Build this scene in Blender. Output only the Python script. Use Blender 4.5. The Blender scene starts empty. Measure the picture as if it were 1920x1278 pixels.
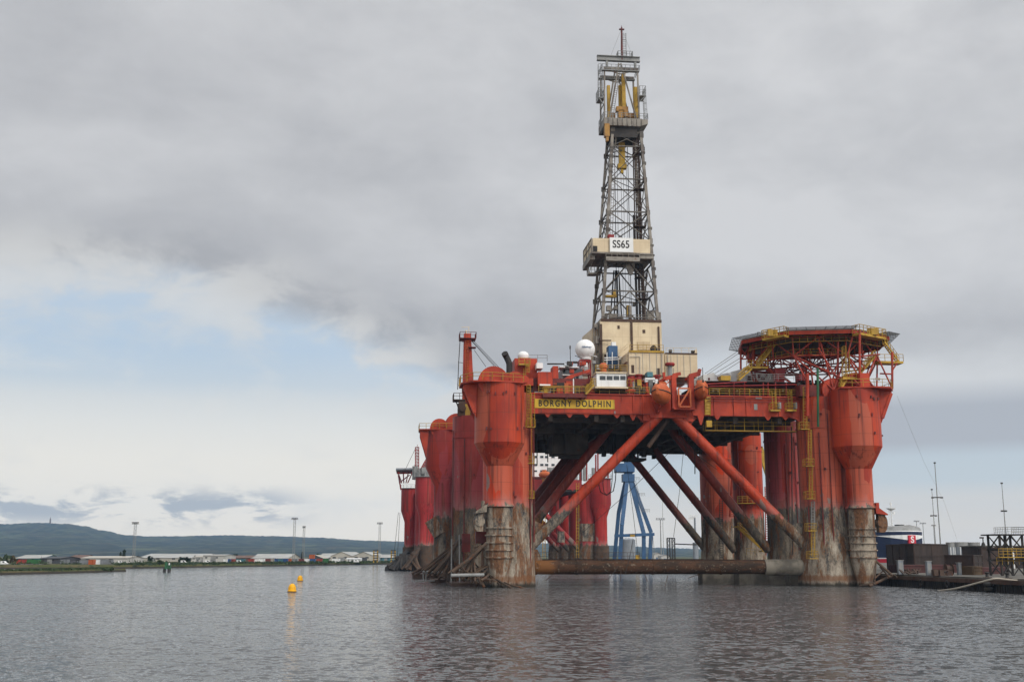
import bpy, math, random
from mathutils import Vector, Matrix
random.seed(7)
C = bpy.context.scene.collection
D2R = math.radians

# ------------------------------------------------------------------ camera
F = 2100.0; CX, CY = 960.0, 639.0
TH = math.atan((1040 - 639) / F); CAMH = 4.8
cd = bpy.data.cameras.new('camera'); cam = bpy.data.objects.new('camera', cd); C.objects.link(cam)
cd.sensor_width = 36.0; cd.lens = F / 1920 * 36; cd.clip_start = 0.5; cd.clip_end = 20000
cam.location = (0, 0, CAMH); cam.rotation_euler = (math.pi / 2 + TH, 0, 0)
bpy.context.scene.camera = cam
vs = bpy.context.scene.view_settings
vs.view_transform = 'Standard'; vs.look = 'None'; vs.gamma = 1; vs.exposure = 0.0
bpy.context.scene.cycles.max_bounces = 6
bpy.context.scene.cycles.volume_bounces = 1

# ------------------------------------------------------------------ node helper
class NT:
    def __init__(s, tree): s.t = tree; s.n = tree.nodes; s.l = tree.links
    def node(s, ty, **kw):
        n = s.n.new(ty)
        for k, v in kw.items(): setattr(n, k, v)
        return n
    def put(s, sock, v):
        if isinstance(v, bpy.types.NodeSocket): s.l.new(v, sock)
        elif v is not None: sock.default_value = v
    def math(s, op, a, b=None, c=None, clamp=False):
        n = s.node('ShaderNodeMath', operation=op, use_clamp=clamp)
        s.put(n.inputs[0], a)
        if b is not None: s.put(n.inputs[1], b)
        if c is not None: s.put(n.inputs[2], c)
        return n.outputs[0]
    def smooth(s, v, a, b, lo=0.0, hi=1.0):
        n = s.node('ShaderNodeMapRange', interpolation_type='SMOOTHSTEP')
        s.put(n.inputs[0], v); n.inputs[1].default_value = a; n.inputs[2].default_value = b
        n.inputs[3].default_value = lo; n.inputs[4].default_value = hi
        return n.outputs[0]
    def lin(s, v, a, b, lo=0.0, hi=1.0):
        n = s.node('ShaderNodeMapRange'); s.put(n.inputs[0], v)
        for i, q in enumerate((a, b, lo, hi)): n.inputs[i + 1].default_value = q
        return n.outputs[0]
    def mix(s, f, a, b):
        n = s.node('ShaderNodeMix', data_type='RGBA')
        s.put(n.inputs[0], f)
        for i, q in ((6, a), (7, b)):
            if isinstance(q, tuple) and len(q) == 3: q = q + (1,)
            s.put(n.inputs[i], q)
        return n.outputs[2]
    def mulc(s, a, f):
        n = s.node('ShaderNodeVectorMath', operation='SCALE'); s.put(n.inputs[0], a); s.put(n.inputs['Scale'], f)
        return n.outputs[0]
    def comb(s, x, y, z):
        n = s.node('ShaderNodeCombineXYZ')
        for i, q in enumerate((x, y, z)): s.put(n.inputs[i], q)
        return n.outputs[0]
    def mapping(s, v, scale=(1, 1, 1), loc=(0, 0, 0), rot=(0, 0, 0)):
        n = s.node('ShaderNodeMapping'); s.put(n.inputs[0], v)
        n.inputs['Scale'].default_value = scale; n.inputs['Location'].default_value = loc; n.inputs['Rotation'].default_value = rot
        return n.outputs[0]
    def noise(s, v, scale=1, detail=4, rough=0.55, dist=0.0):
        n = s.node('ShaderNodeTexNoise'); s.put(n.inputs['Vector'], v)
        n.inputs['Scale'].default_value = scale; n.inputs['Detail'].default_value = detail
        n.inputs['Roughness'].default_value = rough; n.inputs['Distortion'].default_value = dist
        return n.outputs[0]
    def ramp(s, v, pts, interp='LINEAR'):
        n = s.node('ShaderNodeValToRGB'); s.put(n.inputs[0], v); cr = n.color_ramp; cr.interpolation = interp
        while len(cr.elements) > 1: cr.elements.remove(cr.elements[-1])
        cr.elements[0].position = pts[0][0]; c = pts[0][1]; cr.elements[0].color = tuple(c) + (1,)
        for p, c in pts[1:]:
            e = cr.elements.new(p); e.color = tuple(c) + (1,)
        return n.outputs[0]

# ------------------------------------------------------------------ sky
SUN_AZ, SUN_EL = D2R(142), D2R(38)
w = bpy.data.worlds.new('World'); bpy.context.scene.world = w; w.use_nodes = True
T = NT(w.node_tree); T.n.clear()
tc = T.node('ShaderNodeTexCoord'); sp = T.node('ShaderNodeSeparateXYZ'); T.l.new(tc.outputs['Generated'], sp.inputs[0])
A = T.math('MULTIPLY', T.math('ARCTAN2', sp.outputs[0], sp.outputs[1]), 57.2958)
E_ = T.math('MULTIPLY', T.math('ARCSINE', sp.outputs[2]), 57.2958)
sky = T.node('ShaderNodeTexSky', sky_type='NISHITA'); sky.sun_disc = False
sky.sun_elevation = SUN_EL; sky.sun_rotation = SUN_AZ
n1 = T.math('SUBTRACT', T.noise(T.comb(T.math('MULTIPLY', A, .085), T.math('MULTIPLY', E_, .17), 3.1), 1, 7, .56, .2), .5)
n2 = T.noise(T.comb(T.math('MULTIPLY', A, .055), T.math('MULTIPLY', E_, .11), 8.3), 1, 6, .52, .3)
n3 = T.noise(T.comb(T.math('MULTIPLY', A, .2), T.math('MULTIPLY', E_, .36), 1.3), 1, 8, .58, .3)
edge = T.ramp(T.lin(A, -30, 30), [(0, (.66,) * 3), (.1, (.655,) * 3), (.22, (.64,) * 3), (.30, (.59,) * 3), (.40, (.50,) * 3), (.5, (.44,) * 3), (.62, (.46,) * 3), (.75, (.47,) * 3), (.9, (.46,) * 3), (1, (.46,) * 3)], 'EASE')
tt = T.math('ADD', T.math('SUBTRACT', E_, T.math('MULTIPLY', edge, 20)), T.math('MULTIPLY', n1, 5.0))
deck = T.smooth(tt, -1.1, 1.5)
# cloud deck brightness
dv = T.lin(n2, .32, .68, .40, .56)
dv = T.math('ADD', dv, T.math('MULTIPLY', T.math('SUBTRACT', n3, .5), .16))
band = T.math('MULTIPLY', T.smooth(tt, 0, 6, .82, 1.04), 1.0)
dv = T.math('MULTIPLY', dv, band)
dv = T.math('MULTIPLY', dv, T.smooth(A, -26, 18, .94, 1.16))
deckc = T.mix(T.lin(dv, .26, .62), (.285, .295, .325), (.65, .655, .67))
fr = T.math('MULTIPLY', T.math('MULTIPLY', T.smooth(tt, 3.4, .6), T.smooth(n3, .36, .56)), T.smooth(A, 2, -10))
deckc = T.mix(T.math('MULTIPLY', fr, .8), deckc, (.66, .66, .65))
# below the deck
lowL = T.ramp(T.lin(E_, 0, 14), [(0, (1.02, .92, .78)), (.17, (1.0, .93, .82)), (.33, (.91, .87, .79)), (.45, (.80, .80, .77)), (.54, (.70, .73, .74)), (.60, (.60, .67, .73)), (.72, (.52, .63, .75)), (.86, (.54, .64, .75)), (1, (.60, .67, .74))])
lowR = T.ramp(T.lin(E_, 0, 14), [(0, (.78, .74, .70)), (.10, (.82, .75, .66)), (.19, (.76, .72, .66)), (.25, (.60, .65, .67)), (.33, (.56, .62, .66)), (.38, (.46, .475, .51)), (.50, (.45, .47, .51)), (.59, (.66, .67, .68)), (1, (.62, .64, .66))])
Aw = T.math('ADD', A, T.math('MULTIPLY', n1, 20))
Ew = T.math('MULTIPLY', n3, 1.0)
low = T.mix(T.smooth(Aw, -6, 12), lowL, lowR)
# blue gap keeps the clear-sky radiance
gap = T.math('MULTIPLY', T.math('MULTIPLY', T.smooth(Aw, -8, -15), T.smooth(E_, 7, 9.5)), .12)
lowb = low
puff = T.math('MULTIPLY', T.smooth(n3, .38, .56), T.smooth(tt, -3.4, -.6))
lowb = T.mix(T.math('MULTIPLY', T.math('MULTIPLY', puff, .9), T.smooth(A, 4, -2)), lowb, (.70, .70, .69))
wisp = T.math('MULTIPLY', T.math('MULTIPLY', T.smooth(n3, .48, .7), .4), T.smooth(A, 8, -4))
lowb = T.mix(wisp, lowb, (.78, .77, .74))
# small dark clouds sitting over the hills
n4 = T.noise(T.comb(T.math('MULTIPLY', A, .26), T.math('MULTIPLY', E_, .75), 5.7), 1, 7, .6, .3)
sm = T.math('MULTIPLY', T.math('MULTIPLY', T.smooth(n4, .45, .56), T.smooth(E_, 3.6, 2.5)), T.math('MULTIPLY', T.smooth(E_, 1.0, 2.0), T.smooth(A, -9, -13)))
lowb = T.mix(T.math('MULTIPLY', sm, .8), lowb, (.37, .405, .46))
col = T.mix(deck, lowb, deckc)
# an overcast brightens towards the zenith and around the veiled sun behind the viewer
sdir = T.node('ShaderNodeVectorMath', operation='DOT_PRODUCT'); T.l.new(tc.outputs['Generated'], sdir.inputs[0])
sdir.inputs[1].default_value = (math.sin(SUN_AZ) * math.cos(SUN_EL), math.cos(SUN_AZ) * math.cos(SUN_EL), math.sin(SUN_EL))
lift = T.math('ADD', T.smooth(E_, 28, 75, 1.0, 2.0), T.smooth(sdir.outputs['Value'], .2, 1.0, 0.0, 1.6))
col = T.mulc(col, T.math('MULTIPLY', lift, 10.0))
col = T.mix(T.math('MULTIPLY', gap, T.math('SUBTRACT', 1.0, deck)), col, sky.outputs[0])
bg = T.node('ShaderNodeBackground'); T.l.new(col, bg.inputs[0]); bg.inputs[1].default_value = 0.1
ow = T.node('ShaderNodeOutputWorld'); T.l.new(bg.outputs[0], ow.inputs[0])

# ------------------------------------------------------------------ sun (through thin overcast)
sd = bpy.data.lights.new('sun', 'SUN'); so = bpy.data.objects.new('sun', sd); C.objects.link(so)
sd.energy = 1.5; sd.angle = D2R(12); sd.color = (1, .95, .87)
sv = Vector((math.sin(SUN_AZ) * math.cos(SUN_EL), math.cos(SUN_AZ) * math.cos(SUN_EL), math.sin(SUN_EL)))
so.rotation_euler = sv.to_track_quat('Z', 'Y').to_euler()

# ------------------------------------------------------------------ geometry helpers
def ray(px, py):
    a = (px - CX) / F; b = (CY - py) / F; c, s = math.cos(TH), math.sin(TH)
    return (a, c - b * s, s + b * c)
class Frame:
    """a rig's own axes: x to starboard, y aft, z up from the water"""
    def __init__(s, ox, oy, deg): s.o = (ox, oy); s.a = D2R(deg); s.c = math.cos(s.a); s.s = math.sin(s.a)
    def P(s, px, py, yl):
        d = ray(px, py); t = (yl - s.s * s.o[0] + s.c * s.o[1]) / (-d[0] * s.s + d[1] * s.c)
        X, Y, Z = d[0] * t, d[1] * t, CAMH + d[2] * t
        return Vector(((X - s.o[0]) * s.c + (Y - s.o[1]) * s.s, yl, Z))
    def w(s, x, y, z): return Vector((s.o[0] + x * s.c - y * s.s, s.o[1] + x * s.s + y * s.c, z))
def W(px, py, Y):
    d = ray(px, py); t = Y / d[1]; return Vector((d[0] * t, Y, CAMH + d[2] * t))
def G(px, py, z=0.0):
    d = ray(px, py); t = (z - CAMH) / d[2]; return Vector((d[0] * t, d[1] * t, z))

class MB:
    def __init__(s): s.v = []; s.f = []
    def add(s, vs, fs):
        b = len(s.v); s.v += [tuple(q) for q in vs]; s.f += [tuple(i + b for i in q) for q in fs]; return s
    def box(s, x0, x1, y0, y1, z0, z1):
        if x0 > x1: x0, x1 = x1, x0
        if y0 > y1: y0, y1 = y1, y0
        if z0 > z1: z0, z1 = z1, z0
        return s.add([(x0, y0, z0), (x1, y0, z0), (x1, y1, z0), (x0, y1, z0), (x0, y0, z1), (x1, y0, z1), (x1, y1, z1), (x0, y1, z1)],
                     [(3, 2, 1, 0), (4, 5, 6, 7), (0, 1, 5, 4), (1, 2, 6, 5), (2, 3, 7, 6), (3, 0, 4, 7)])
    def tube(s, p0, p1, r, n=6, r1=None):
        p0, p1 = Vector(p0), Vector(p1); d = p1 - p0
        if d.length < 1e-5: return s
        d.normalize(); up = Vector((0, 0, 1)) if abs(d.z) < .95 else Vector((0, 1, 0))
        u = d.cross(up).normalized(); v = u.cross(d); r1 = r if r1 is None else r1
        ring = [(math.cos(2 * math.pi * i / n), math.sin(2 * math.pi * i / n)) for i in range(n)]
        vs = [p0 + u * (a * r) + v * (b * r) for a, b in ring] + [p1 + u * (a * r1) + v * (b * r1) for a, b in ring]
        fs = [(i, i + n, (i + 1) % n + n, (i + 1) % n) for i in range(n)] + [tuple(range(n)), tuple(range(2 * n - 1, n - 1, -1))]
        return s.add(vs, fs)
    def beam(s, p0, p1, w_, h):
        p0, p1 = Vector(p0), Vector(p1); d = (p1 - p0).normalized(); up = Vector((0, 0, 1)) if abs(d.z) < .95 else Vector((0, 1, 0))
        u = d.cross(up).normalized() * (w_ / 2); v = u.cross(d).normalized() * (h / 2)
        vs = [p + a * u + b * v for p in (p0, p1) for a, b in ((-1, -1), (1, -1), (1, 1), (-1, 1))]
        return s.add(vs, [(3, 2, 1, 0), (4, 5, 6, 7), (0, 1, 5, 4), (1, 2, 6, 5), (2, 3, 7, 6), (3, 0, 4, 7)])
    def poly(s, pts, r, n=6):
        for a, b in zip(pts, pts[1:]): s.tube(a, b, r, n)
        return s
    def lathe(s, cx, cy, prof, n=32, rot=0.0, cap=True):
        vs = []; fs = []
        for r, z in prof:
            vs += [(cx + r * math.cos(rot + 2 * math.pi * i / n), cy + r * math.sin(rot + 2 * math.pi * i / n), z) for i in range(n)]
        for k in range(len(prof) - 1):
            fs += [(k * n + i, k * n + (i + 1) % n, (k + 1) * n + (i + 1) % n, (k + 1) * n + i) for i in range(n)]
        if cap: fs += [tuple(range(n - 1, -1, -1)), tuple(range((len(prof) - 1) * n, len(prof) * n))]
        return s.add(vs, fs)
    def loft(s, rings, cap=True):
        n = len(rings[0]); vs = [p for r in rings for p in r]; fs = []
        for k in range(len(rings) - 1):
            fs += [(k * n + i, k * n + (i + 1) % n, (k + 1) * n + (i + 1) % n, (k + 1) * n + i) for i in range(n)]
        if cap: fs += [tuple(range(n - 1, -1, -1)), tuple(range((len(rings) - 1) * n, len(rings) * n))]
        return s.add(vs, fs)
    def prism(s, pts, z0, z1):
        n = len(pts)
        return s.add([(x, y, z0) for x, y in pts] + [(x, y, z1) for x, y in pts],
                     [tuple(range(n - 1, -1, -1)), tuple(range(n, 2 * n))] + [(i, (i + 1) % n, (i + 1) % n + n, i + n) for i in range(n)])
    def rail(s, pts, h=1.1, step=1.6, r=.035, mids=(.55,)):
        pts = [Vector(p) for p in pts]; up = Vector((0, 0, h))
        for a, b in zip(pts, pts[1:]):
            L = (b - a).length; k = max(1, int(round(L / step)))
            s.tube(a + up, b + up, r, 4)
            for m in mids: s.tube(a + up * m, b + up * m, r * .8, 4)
            for i in range(k + 1): p = a.lerp(b, i / k); s.tube(p, p + up, r, 4)
        return s
    def ladder(s, p0, p1, w_=.5, side=(1, 0, 0), r=.04, step=.45, cage=None):
        p0, p1 = Vector(p0), Vector(p1); sv_ = Vector(side) * (w_ / 2)
        s.tube(p0 - sv_, p1 - sv_, r, 4); s.tube(p0 + sv_, p1 + sv_, r, 4)
        k = max(2, int((p1 - p0).length / step))
        for i in range(1, k): q = p0.lerp(p1, i / k); s.tube(q - sv_, q + sv_, r * .7, 4)
        if cage is not None:
            cv = Vector(cage); m = max(2, int((p1 - p0).length / 1.2))
            for i in range(m + 1):
                q = p0.lerp(p1, i / m); c_ = [q - sv_, q - sv_ + cv * .6, q + cv, q + sv_ + cv * .6, q + sv_]
                s.poly(c_, r * .7, 4)
            for o in (-sv_ + cv * .6, cv, sv_ + cv * .6): s.tube(p0 + o, p1 + o, r * .6, 4)
        return s
    def stair(s, p0, p1, w_, side, r=.06):
        """stringers, treads and handrails from p0 (low) to p1 (high)"""
        p0, p1, sd_ = Vector(p0), Vector(p1), Vector(side).normalized() * (w_ / 2)
        for q in (-1, 1):
            s.beam(p0 + sd_ * q, p1 + sd_ * q, .08, .28)
            s.tube(p0 + sd_ * q + Vector((0, 0, 1)), p1 + sd_ * q + Vector((0, 0, 1)), r * .7, 4)
            s.tube(p0 + sd_ * q + Vector((0, 0, .5)), p1 + sd_ * q + Vector((0, 0, .5)), r * .6, 4)
            for i in range(6): t = p0.lerp(p1, i / 5) + sd_ * q; s.tube(t, t + Vector((0, 0, 1)), r * .6, 4)
        k = max(3, int(abs(p1.z - p0.z) / .25))
        for i in range(k + 1): t = p0.lerp(p1, i / k); s.beam(t - sd_, t + sd_, .26, .04)
        return s
    SPLIT = {'window', 'patch_plate', 'floodlight', 'guide_post', 'rod', 'pipe_stub', 'hanging_tank', 'doorway', 'recess_opening', 'deck_lamp', 'deck_post', 'rack_pipe', 'riser_pipe', 'cable', 'hose', 'stay_wire', 'mooring_chain', 'anode', 'deck_equipment', 'drilling_line', 'fender_strip', 'rack_plate', 'deck_trunk', 'canopy', 'gusset', 'derrick_leg', 'crown_block', 'drill_pipe', 'rung', 'downpipe', 'fall_wire', 'locker', 'vent_pipe', 'pipe', 'conduit', 'padeye', 'brace_gusset', 'fairlead', 'rack_base'}
    def islands(s):
        par = list(range(len(s.v)))
        def find(a):
            while par[a] != a: par[a] = par[par[a]]; a = par[a]
            return a
        for f in s.f:
            r0 = find(f[0])
            for q in f[1:]: par[find(q)] = r0
        key = {}
        for i, v in enumerate(s.v): key.setdefault(tuple(round(c, 3) for c in v), []).append(i)
        for l in key.values():
            for q in l[1:]: par[find(q)] = find(l[0])
        out = {}
        for f in s.f: out.setdefault(find(f[0]), []).append(f)
        for fs in out.values():
            ids = sorted({i for f in fs for i in f}); mp = {i: k for k, i in enumerate(ids)}; g = MB(); g.v = [s.v[i] for i in ids]; g.f = [tuple(mp[i] for i in f) for f in fs]; yield g
    def build(s, name, mat, parent=None, smooth=None, loc=None):
        if name in MB.SPLIT and parent is not None:
            for g in s.islands(): o = g.build_one(name, mat, parent, smooth, loc)
            return o
        return s.build_one(name, mat, parent, smooth, loc)
    def build_one(s, name, mat, parent=None, smooth=None, loc=None):
        me = bpy.data.meshes.new(name); me.from_pydata(s.v, [], s.f); me.update()
        if mat is not None: me.materials.append(mat)
        if smooth:
            me.polygons.foreach_set('use_smooth', [True] * len(me.polygons)); me.set_sharp_from_angle(angle=D2R(smooth))
        o = bpy.data.objects.new(name, me); C.objects.link(o)
        if parent is not None: o.parent = parent
        if loc is not None: o.location = loc
        return o

def thing(name, label, cat, loc=(0, 0, 0), rz=0.0, group=None):
    o = bpy.data.objects.new(name, None); C.objects.link(o); o.location = loc; o.rotation_euler = (0, 0, rz)
    o.empty_display_size = .5
    return tag(o, label, cat, group)
def tag(o, label, cat, group=None):
    o['label'] = label; o['category'] = cat
    if group: o['group'] = group
    return o
def struct(o): o['kind'] = 'structure'; return o
def children(o): return [q for q in bpy.data.objects if q.parent == o]
def dup(o, parent=None, ch=None):
    c = o.copy(); C.objects.link(c)
    if parent: c.parent = parent
    for q in children(o): dup(q, c)
    return c
def text(name, body, mat, parent, loc, size, rot=(math.pi / 2, 0, 0), sx=1.0, ext=.015, bold=0.0, space=1.0):
    cu = bpy.data.curves.new(name, 'FONT'); cu.body = body; cu.size = size; cu.extrude = ext; cu.offset = bold; cu.space_character = space
    cu.align_x = 'CENTER'; cu.align_y = 'CENTER'
    t = bpy.data.objects.new(name, cu); C.objects.link(t); bpy.context.view_layer.update()
    dg = bpy.context.evaluated_depsgraph_get(); me = bpy.data.meshes.new_from_object(t.evaluated_get(dg))
    bpy.data.objects.remove(t); bpy.data.curves.remove(cu)
    me.name = name; me.transform(Matrix.LocRotScale(Vector(loc), None, None) @ Matrix.Rotation(rot[2], 4, 'Z') @ Matrix.Rotation(rot[0], 4, 'X') @ Matrix.Diagonal((sx, 1, 1, 1)))
    me.materials.clear(); me.materials.append(mat)
    o = bpy.data.objects.new(name, me); C.objects.link(o); o.parent = parent
    return o

# ------------------------------------------------------------------ materials
def bsdf(name, rough=.6, metal=0.0, spec=.4):
    m = bpy.data.materials.new(name); m.use_nodes = True; t = NT(m.node_tree)
    b = m.node_tree.nodes['Principled BSDF']; b.inputs['Roughness'].default_value = rough; b.inputs['Metallic'].default_value = metal
    b.inputs['Specular IOR Level'].default_value = spec
    co = t.node('ShaderNodeTexCoord').outputs['Object']
    return m, t, b, co
RUST = (.13, .045, .018)
def paint(name, col, col2=None, rust=.15, streak=.35, rough=.5, scale=1.0, dirt=(.045, .03, .025), seams=0.0, metal=0.0):
    m, t, b, co = bsdf(name, rough, metal, .25)
    col2 = col2 or tuple(c * .72 for c in col)
    big = t.noise(co, .35 * scale, 5, .6)
    c = t.mix(t.smooth(big, .38, .62), col, col2)
    st = t.noise(t.mapping(co, (1.6 * scale, 1.6 * scale, .12 * scale)), 1, 5, .6)
    c = t.mix(t.math('MULTIPLY', t.smooth(st, .52, .74), streak), c, dirt)
    rn = t.noise(co, 1.3 * scale, 8, .68)
    rm = t.smooth(rn, .70 - rust * .3, .78 - rust * .3)
    c = t.mix(t.math('MULTIPLY', rm, .85), c, RUST)
    if seams:
        sp_ = t.node('ShaderNodeSeparateXYZ'); t.l.new(co, sp_.inputs[0])
        z = t.math('FRACT', t.math('MULTIPLY', sp_.outputs[2], 1 / seams)); x = t.math('FRACT', t.math('MULTIPLY', t.math('ADD', sp_.outputs[0], sp_.outputs[1]), 1 / (seams * .7)))
        ln = t.math('MAXIMUM', t.math('LESS_THAN', z, .05 / seams), t.math('LESS_THAN', x, .05 / seams))
        c = t.mix(t.math('MULTIPLY', ln, .35), c, dirt)
    t.l.new(c, b.inputs['Base Color'])
    t.l.new(t.lin(rn, .3, .7, rough - .1, rough + .2), b.inputs['Roughness'])
    bp = t.node('ShaderNodeBump'); bp.inputs['Strength'].default_value = .25; bp.inputs['Distance'].default_value = .05
    t.l.new(rn, bp.inputs['Height']); t.l.new(bp.outputs[0], b.inputs['Normal'])
    return m
def hull(name, red, red2, zb=12.2, fade=2.2, light=.5, seed=0.0, patch=.5, rust=.495):
    """red topsides worn to bare, rusty and weedy steel below zb metres"""
    m, t, b, co = bsdf(name, .55, 0, .22)
    sp_ = t.node('ShaderNodeSeparateXYZ'); t.l.new(co, sp_.inputs[0]); z = sp_.outputs[2]
    cs = t.mapping(co, (1, 1, 1), (seed, seed * 1.7, 0))
    big = t.noise(t.mapping(cs, (.22, .22, .10)), 1, 4, .5)
    c = t.mix(t.smooth(big, .40, .58), red, red2)
    # repainted panels with straight edges
    vo = t.node('ShaderNodeTexVoronoi', distance='CHEBYCHEV'); t.put(vo.inputs['Vector'], t.mapping(cs, (.30, .30, .075), (1.7, .4, .2))); vo.inputs['Scale'].default_value = 1
    sc = t.node('ShaderNodeSeparateColor'); t.l.new(vo.outputs['Color'], sc.inputs[0])
    c = t.mix(t.math('MULTIPLY', t.smooth(sc.outputs[0], .60, .61), patch), c, (min(1, red[0] * 1.2), red[1] * .85, red[2] * .40))
    c = t.mix(t.math('MULTIPLY', t.smooth(sc.outputs[1], .62, .63), patch * .8), c, (red[0] * .95, red[1] * 2.0, red[2] * 3.4))
    st = t.noise(t.mapping(cs, (1.5, 1.5, .05)), 1, 6, .6)
    c = t.mix(t.math('MULTIPLY', t.smooth(st, .50, .66), .72), c, (.085, .020, .013))
    st2 = t.noise(t.mapping(cs, (3.0, 3.0, .07), (9, 2, 4)), 1, 4, .6)
    c = t.mix(t.math('MULTIPLY', t.smooth(st2, .58, .70), .30), c, (.46, .16, .10))
    # weld seams
    zf = t.math('FRACT', t.math('MULTIPLY', z, 1 / 2.6)); c = t.mix(t.math('MULTIPLY', t.math('LESS_THAN', zf, .035), .40), c, (.10, .03, .018))
    fine = t.noise(cs, 2.2, 9, .7)
    c = t.mix(t.math('MULTIPLY', t.smooth(fine, .64, .70), .6), c, (.12, .035, .02))
    # worn zone
    wn = t.noise(t.mapping(cs, (.8, .8, .30)), 1, 10, .70); wst = t.noise(t.mapping(cs, (.75, .75, .13), (3, 5, 1)), 1, 10, .70); spk = t.noise(t.mapping(cs, (4, 4, 2.2), (1, 2, 8)), 1, 6, .75)
    wv = t.math('ADD', wn, t.math('MULTIPLY', t.math('SUBTRACT', spk, .5), .55))
    wv = t.math('ADD', wv, t.smooth(z, 11.5, 2.5, -.05, .06))       # deeper staining under the paint line, scoured plate lower down
    L2 = light * 2
    wb = t.ramp(wv, [(.29, (.032, .030, .029)), (.385, (.080, .075, .069)), (.455, (.155 * L2, .128 * L2, .097 * L2)), (.545, (.255 * L2, .21 * L2, .16 * L2)), (.71, (.39 * L2, .34 * L2, .27 * L2))])
    rusty = t.ramp(spk, [(.3, (.045, .02, .012)), (.5, (.13, .052, .02)), (.7, (.22, .10, .04))])
    wb = t.mix(t.math('MULTIPLY', t.smooth(t.math('ADD', wst, t.math('MULTIPLY', t.math('SUBTRACT', spk, .5), .25)), rust, rust + .08), .88), wb, rusty)
    wb = t.mix(t.math('MULTIPLY', t.smooth(fine, .62, .68), .7), wb, (.035, .03, .025))
    rz = t.math('ABSOLUTE', t.math('SUBTRACT', t.math('ADD', z, wn), 1.75)); wb = t.mix(t.math('MULTIPLY', t.smooth(rz, .7, .2), .7), wb, (.16, .065, .025))
    zz = t.math('ADD', z, t.math('MULTIPLY', t.math('SUBTRACT', t.math('MULTIPLY', t.math('ADD', wst, wn), .5), .5), 9.0))
    f1 = t.smooth(zz, zb - .15, zb + .35)
    # pinkish chalked band just above the worn zone
    ch = t.math('MULTIPLY', t.smooth(zz, zb + fade, zb), t.smooth(wn, .3, .6))
    c = t.mix(t.math('MULTIPLY', ch, .55), c, (.30, .17, .15))
    pn = t.math('ADD', t.noise(t.mapping(cs, (.28, .28, .16), (11, 6, 3)), 1, 8, .62), t.smooth(z, 24, 13, -.10, .02))
    c = t.mix(t.math('MULTIPLY', t.smooth(pn, .635, .65), .8), c, (.19, .165, .14))
    c = t.mix(f1, wb, c)
    weed = t.math('MULTIPLY', t.smooth(t.math('ADD', z, t.math('MULTIPLY', wn, 1.2)), 1.5, .8), .9)
    c = t.mix(weed, c, (.02, .019, .014))
    t.l.new(c, b.inputs['Base Color'])
    t.l.new(t.math('SUBTRACT', .85, t.math('MULTIPLY', f1, .38)), b.inputs['Roughness'])
    bp = t.node('ShaderNodeBump'); bp.inputs['Strength'].default_value = .5; bp.inputs['Distance'].default_value = .08
    h = t.math('ADD', t.math('MULTIPLY', big, .5), t.math('MULTIPLY', fine, t.math('SUBTRACT', 1.2, f1)))
    t.l.new(h, bp.inputs['Height']); t.l.new(bp.outputs[0], b.inputs['Normal'])
    return m
M = {}
RED = (.41, .045, .014)
M['hull'] = hull('hull_paint', RED, (.27, .026, .011), patch=1.0, light=.5)
M['hull_rusty'] = hull('hull_paint_rusty_foot', RED, (.27, .026, .011), patch=1.0, light=.5, seed=3, rust=.455)
M['hull_dark'] = hull('hull_paint_shade_toned', (.30, .035, .028), (.22, .026, .022), zb=12.6, fade=3.5, light=.28, seed=13)  # darker copy of the hull red; column shade is put into the colour
M['hull_far'] = hull('hull_paint_crimson', (.34, .025, .021), (.25, .019, .018), zb=8.0, fade=1.5, light=.25, seed=31, patch=.2)
M['brace'] = hull('brace_paint', (.39, .043, .015), (.30, .031, .012), zb=11.2, fade=3.0, seed=5, patch=.2)
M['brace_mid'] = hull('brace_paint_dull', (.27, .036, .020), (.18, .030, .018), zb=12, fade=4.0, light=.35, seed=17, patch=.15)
M['brace_dark'] = hull('brace_paint_darkest', (.21, .035, .022), (.12, .028, .020), zb=11.5, fade=4.0, light=.3, seed=21, patch=.1)  # darkest brown-red, for the rear brace pairs
M['red'] = paint('red_paint', (.40, .044, .015), (.28, .029, .012), seams=3.2, streak=.6)
M['crimson'] = paint('crimson_paint', (.28, .025, .022), (.20, .020, .019))
M['orange'] = paint('orange_paint', (.50, .13, .04), (.42, .09, .03), rust=.05, streak=.3)
M['yellow'] = paint('yellow_paint', (.44, .27, .03), (.32, .19, .025), rust=.32, streak=.4)
M['brass'] = paint('ochre_paint', (.36, .19, .04), (.26, .13, .035), rust=.3, streak=.4)
M['truss'] = paint('truss_red', (.36, .045, .022), (.22, .030, .018), rust=.3, streak=.4)
M['name'] = paint('yellow_band_paint', (.60, .40, .035), (.50, .30, .03), rust=.15, streak=.55, scale=1.6)
M['cream'] = paint('cream_cladding', (.62, .51, .34), (.55, .44, .29), rust=.02, streak=.28, dirt=(.20, .13, .07), seams=2.4)
M['white'] = paint('white_paint', (.74, .74, .72), (.66, .66, .64), rust=.03, streak=.2, dirt=(.25, .2, .15))
M['grey'] = paint('galvanised_steel', (.26, .26, .25), (.19, .19, .18), rust=.12, streak=.3)
M['derrick'] = paint('derrick_steel', (.24, .215, .18), (.12, .10, .085), rust=.28, streak=.4)
M['lattice'] = paint('lattice_steel', (.13, .115, .095), (.065, .056, .047), rust=.32, streak=.4)
M['dark'] = paint('dark_steel', (.045, .040, .036), (.026, .023, .021), rust=.12, streak=.2, rough=.75)
M['brown'] = paint('brown_steel', (.085, .055, .04), (.06, .035, .025), rust=.35, streak=.4, rough=.8)
M['deckred'] = paint('deck_recess_red', (.16, .025, .02), (.09, .02, .017), rust=.25, streak=.5)
M['rust'] = paint('rusted_steel', (.095, .062, .042), (.055, .040, .030), rust=.45, streak=.5, rough=.9, dirt=(.03, .024, .02))
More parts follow.
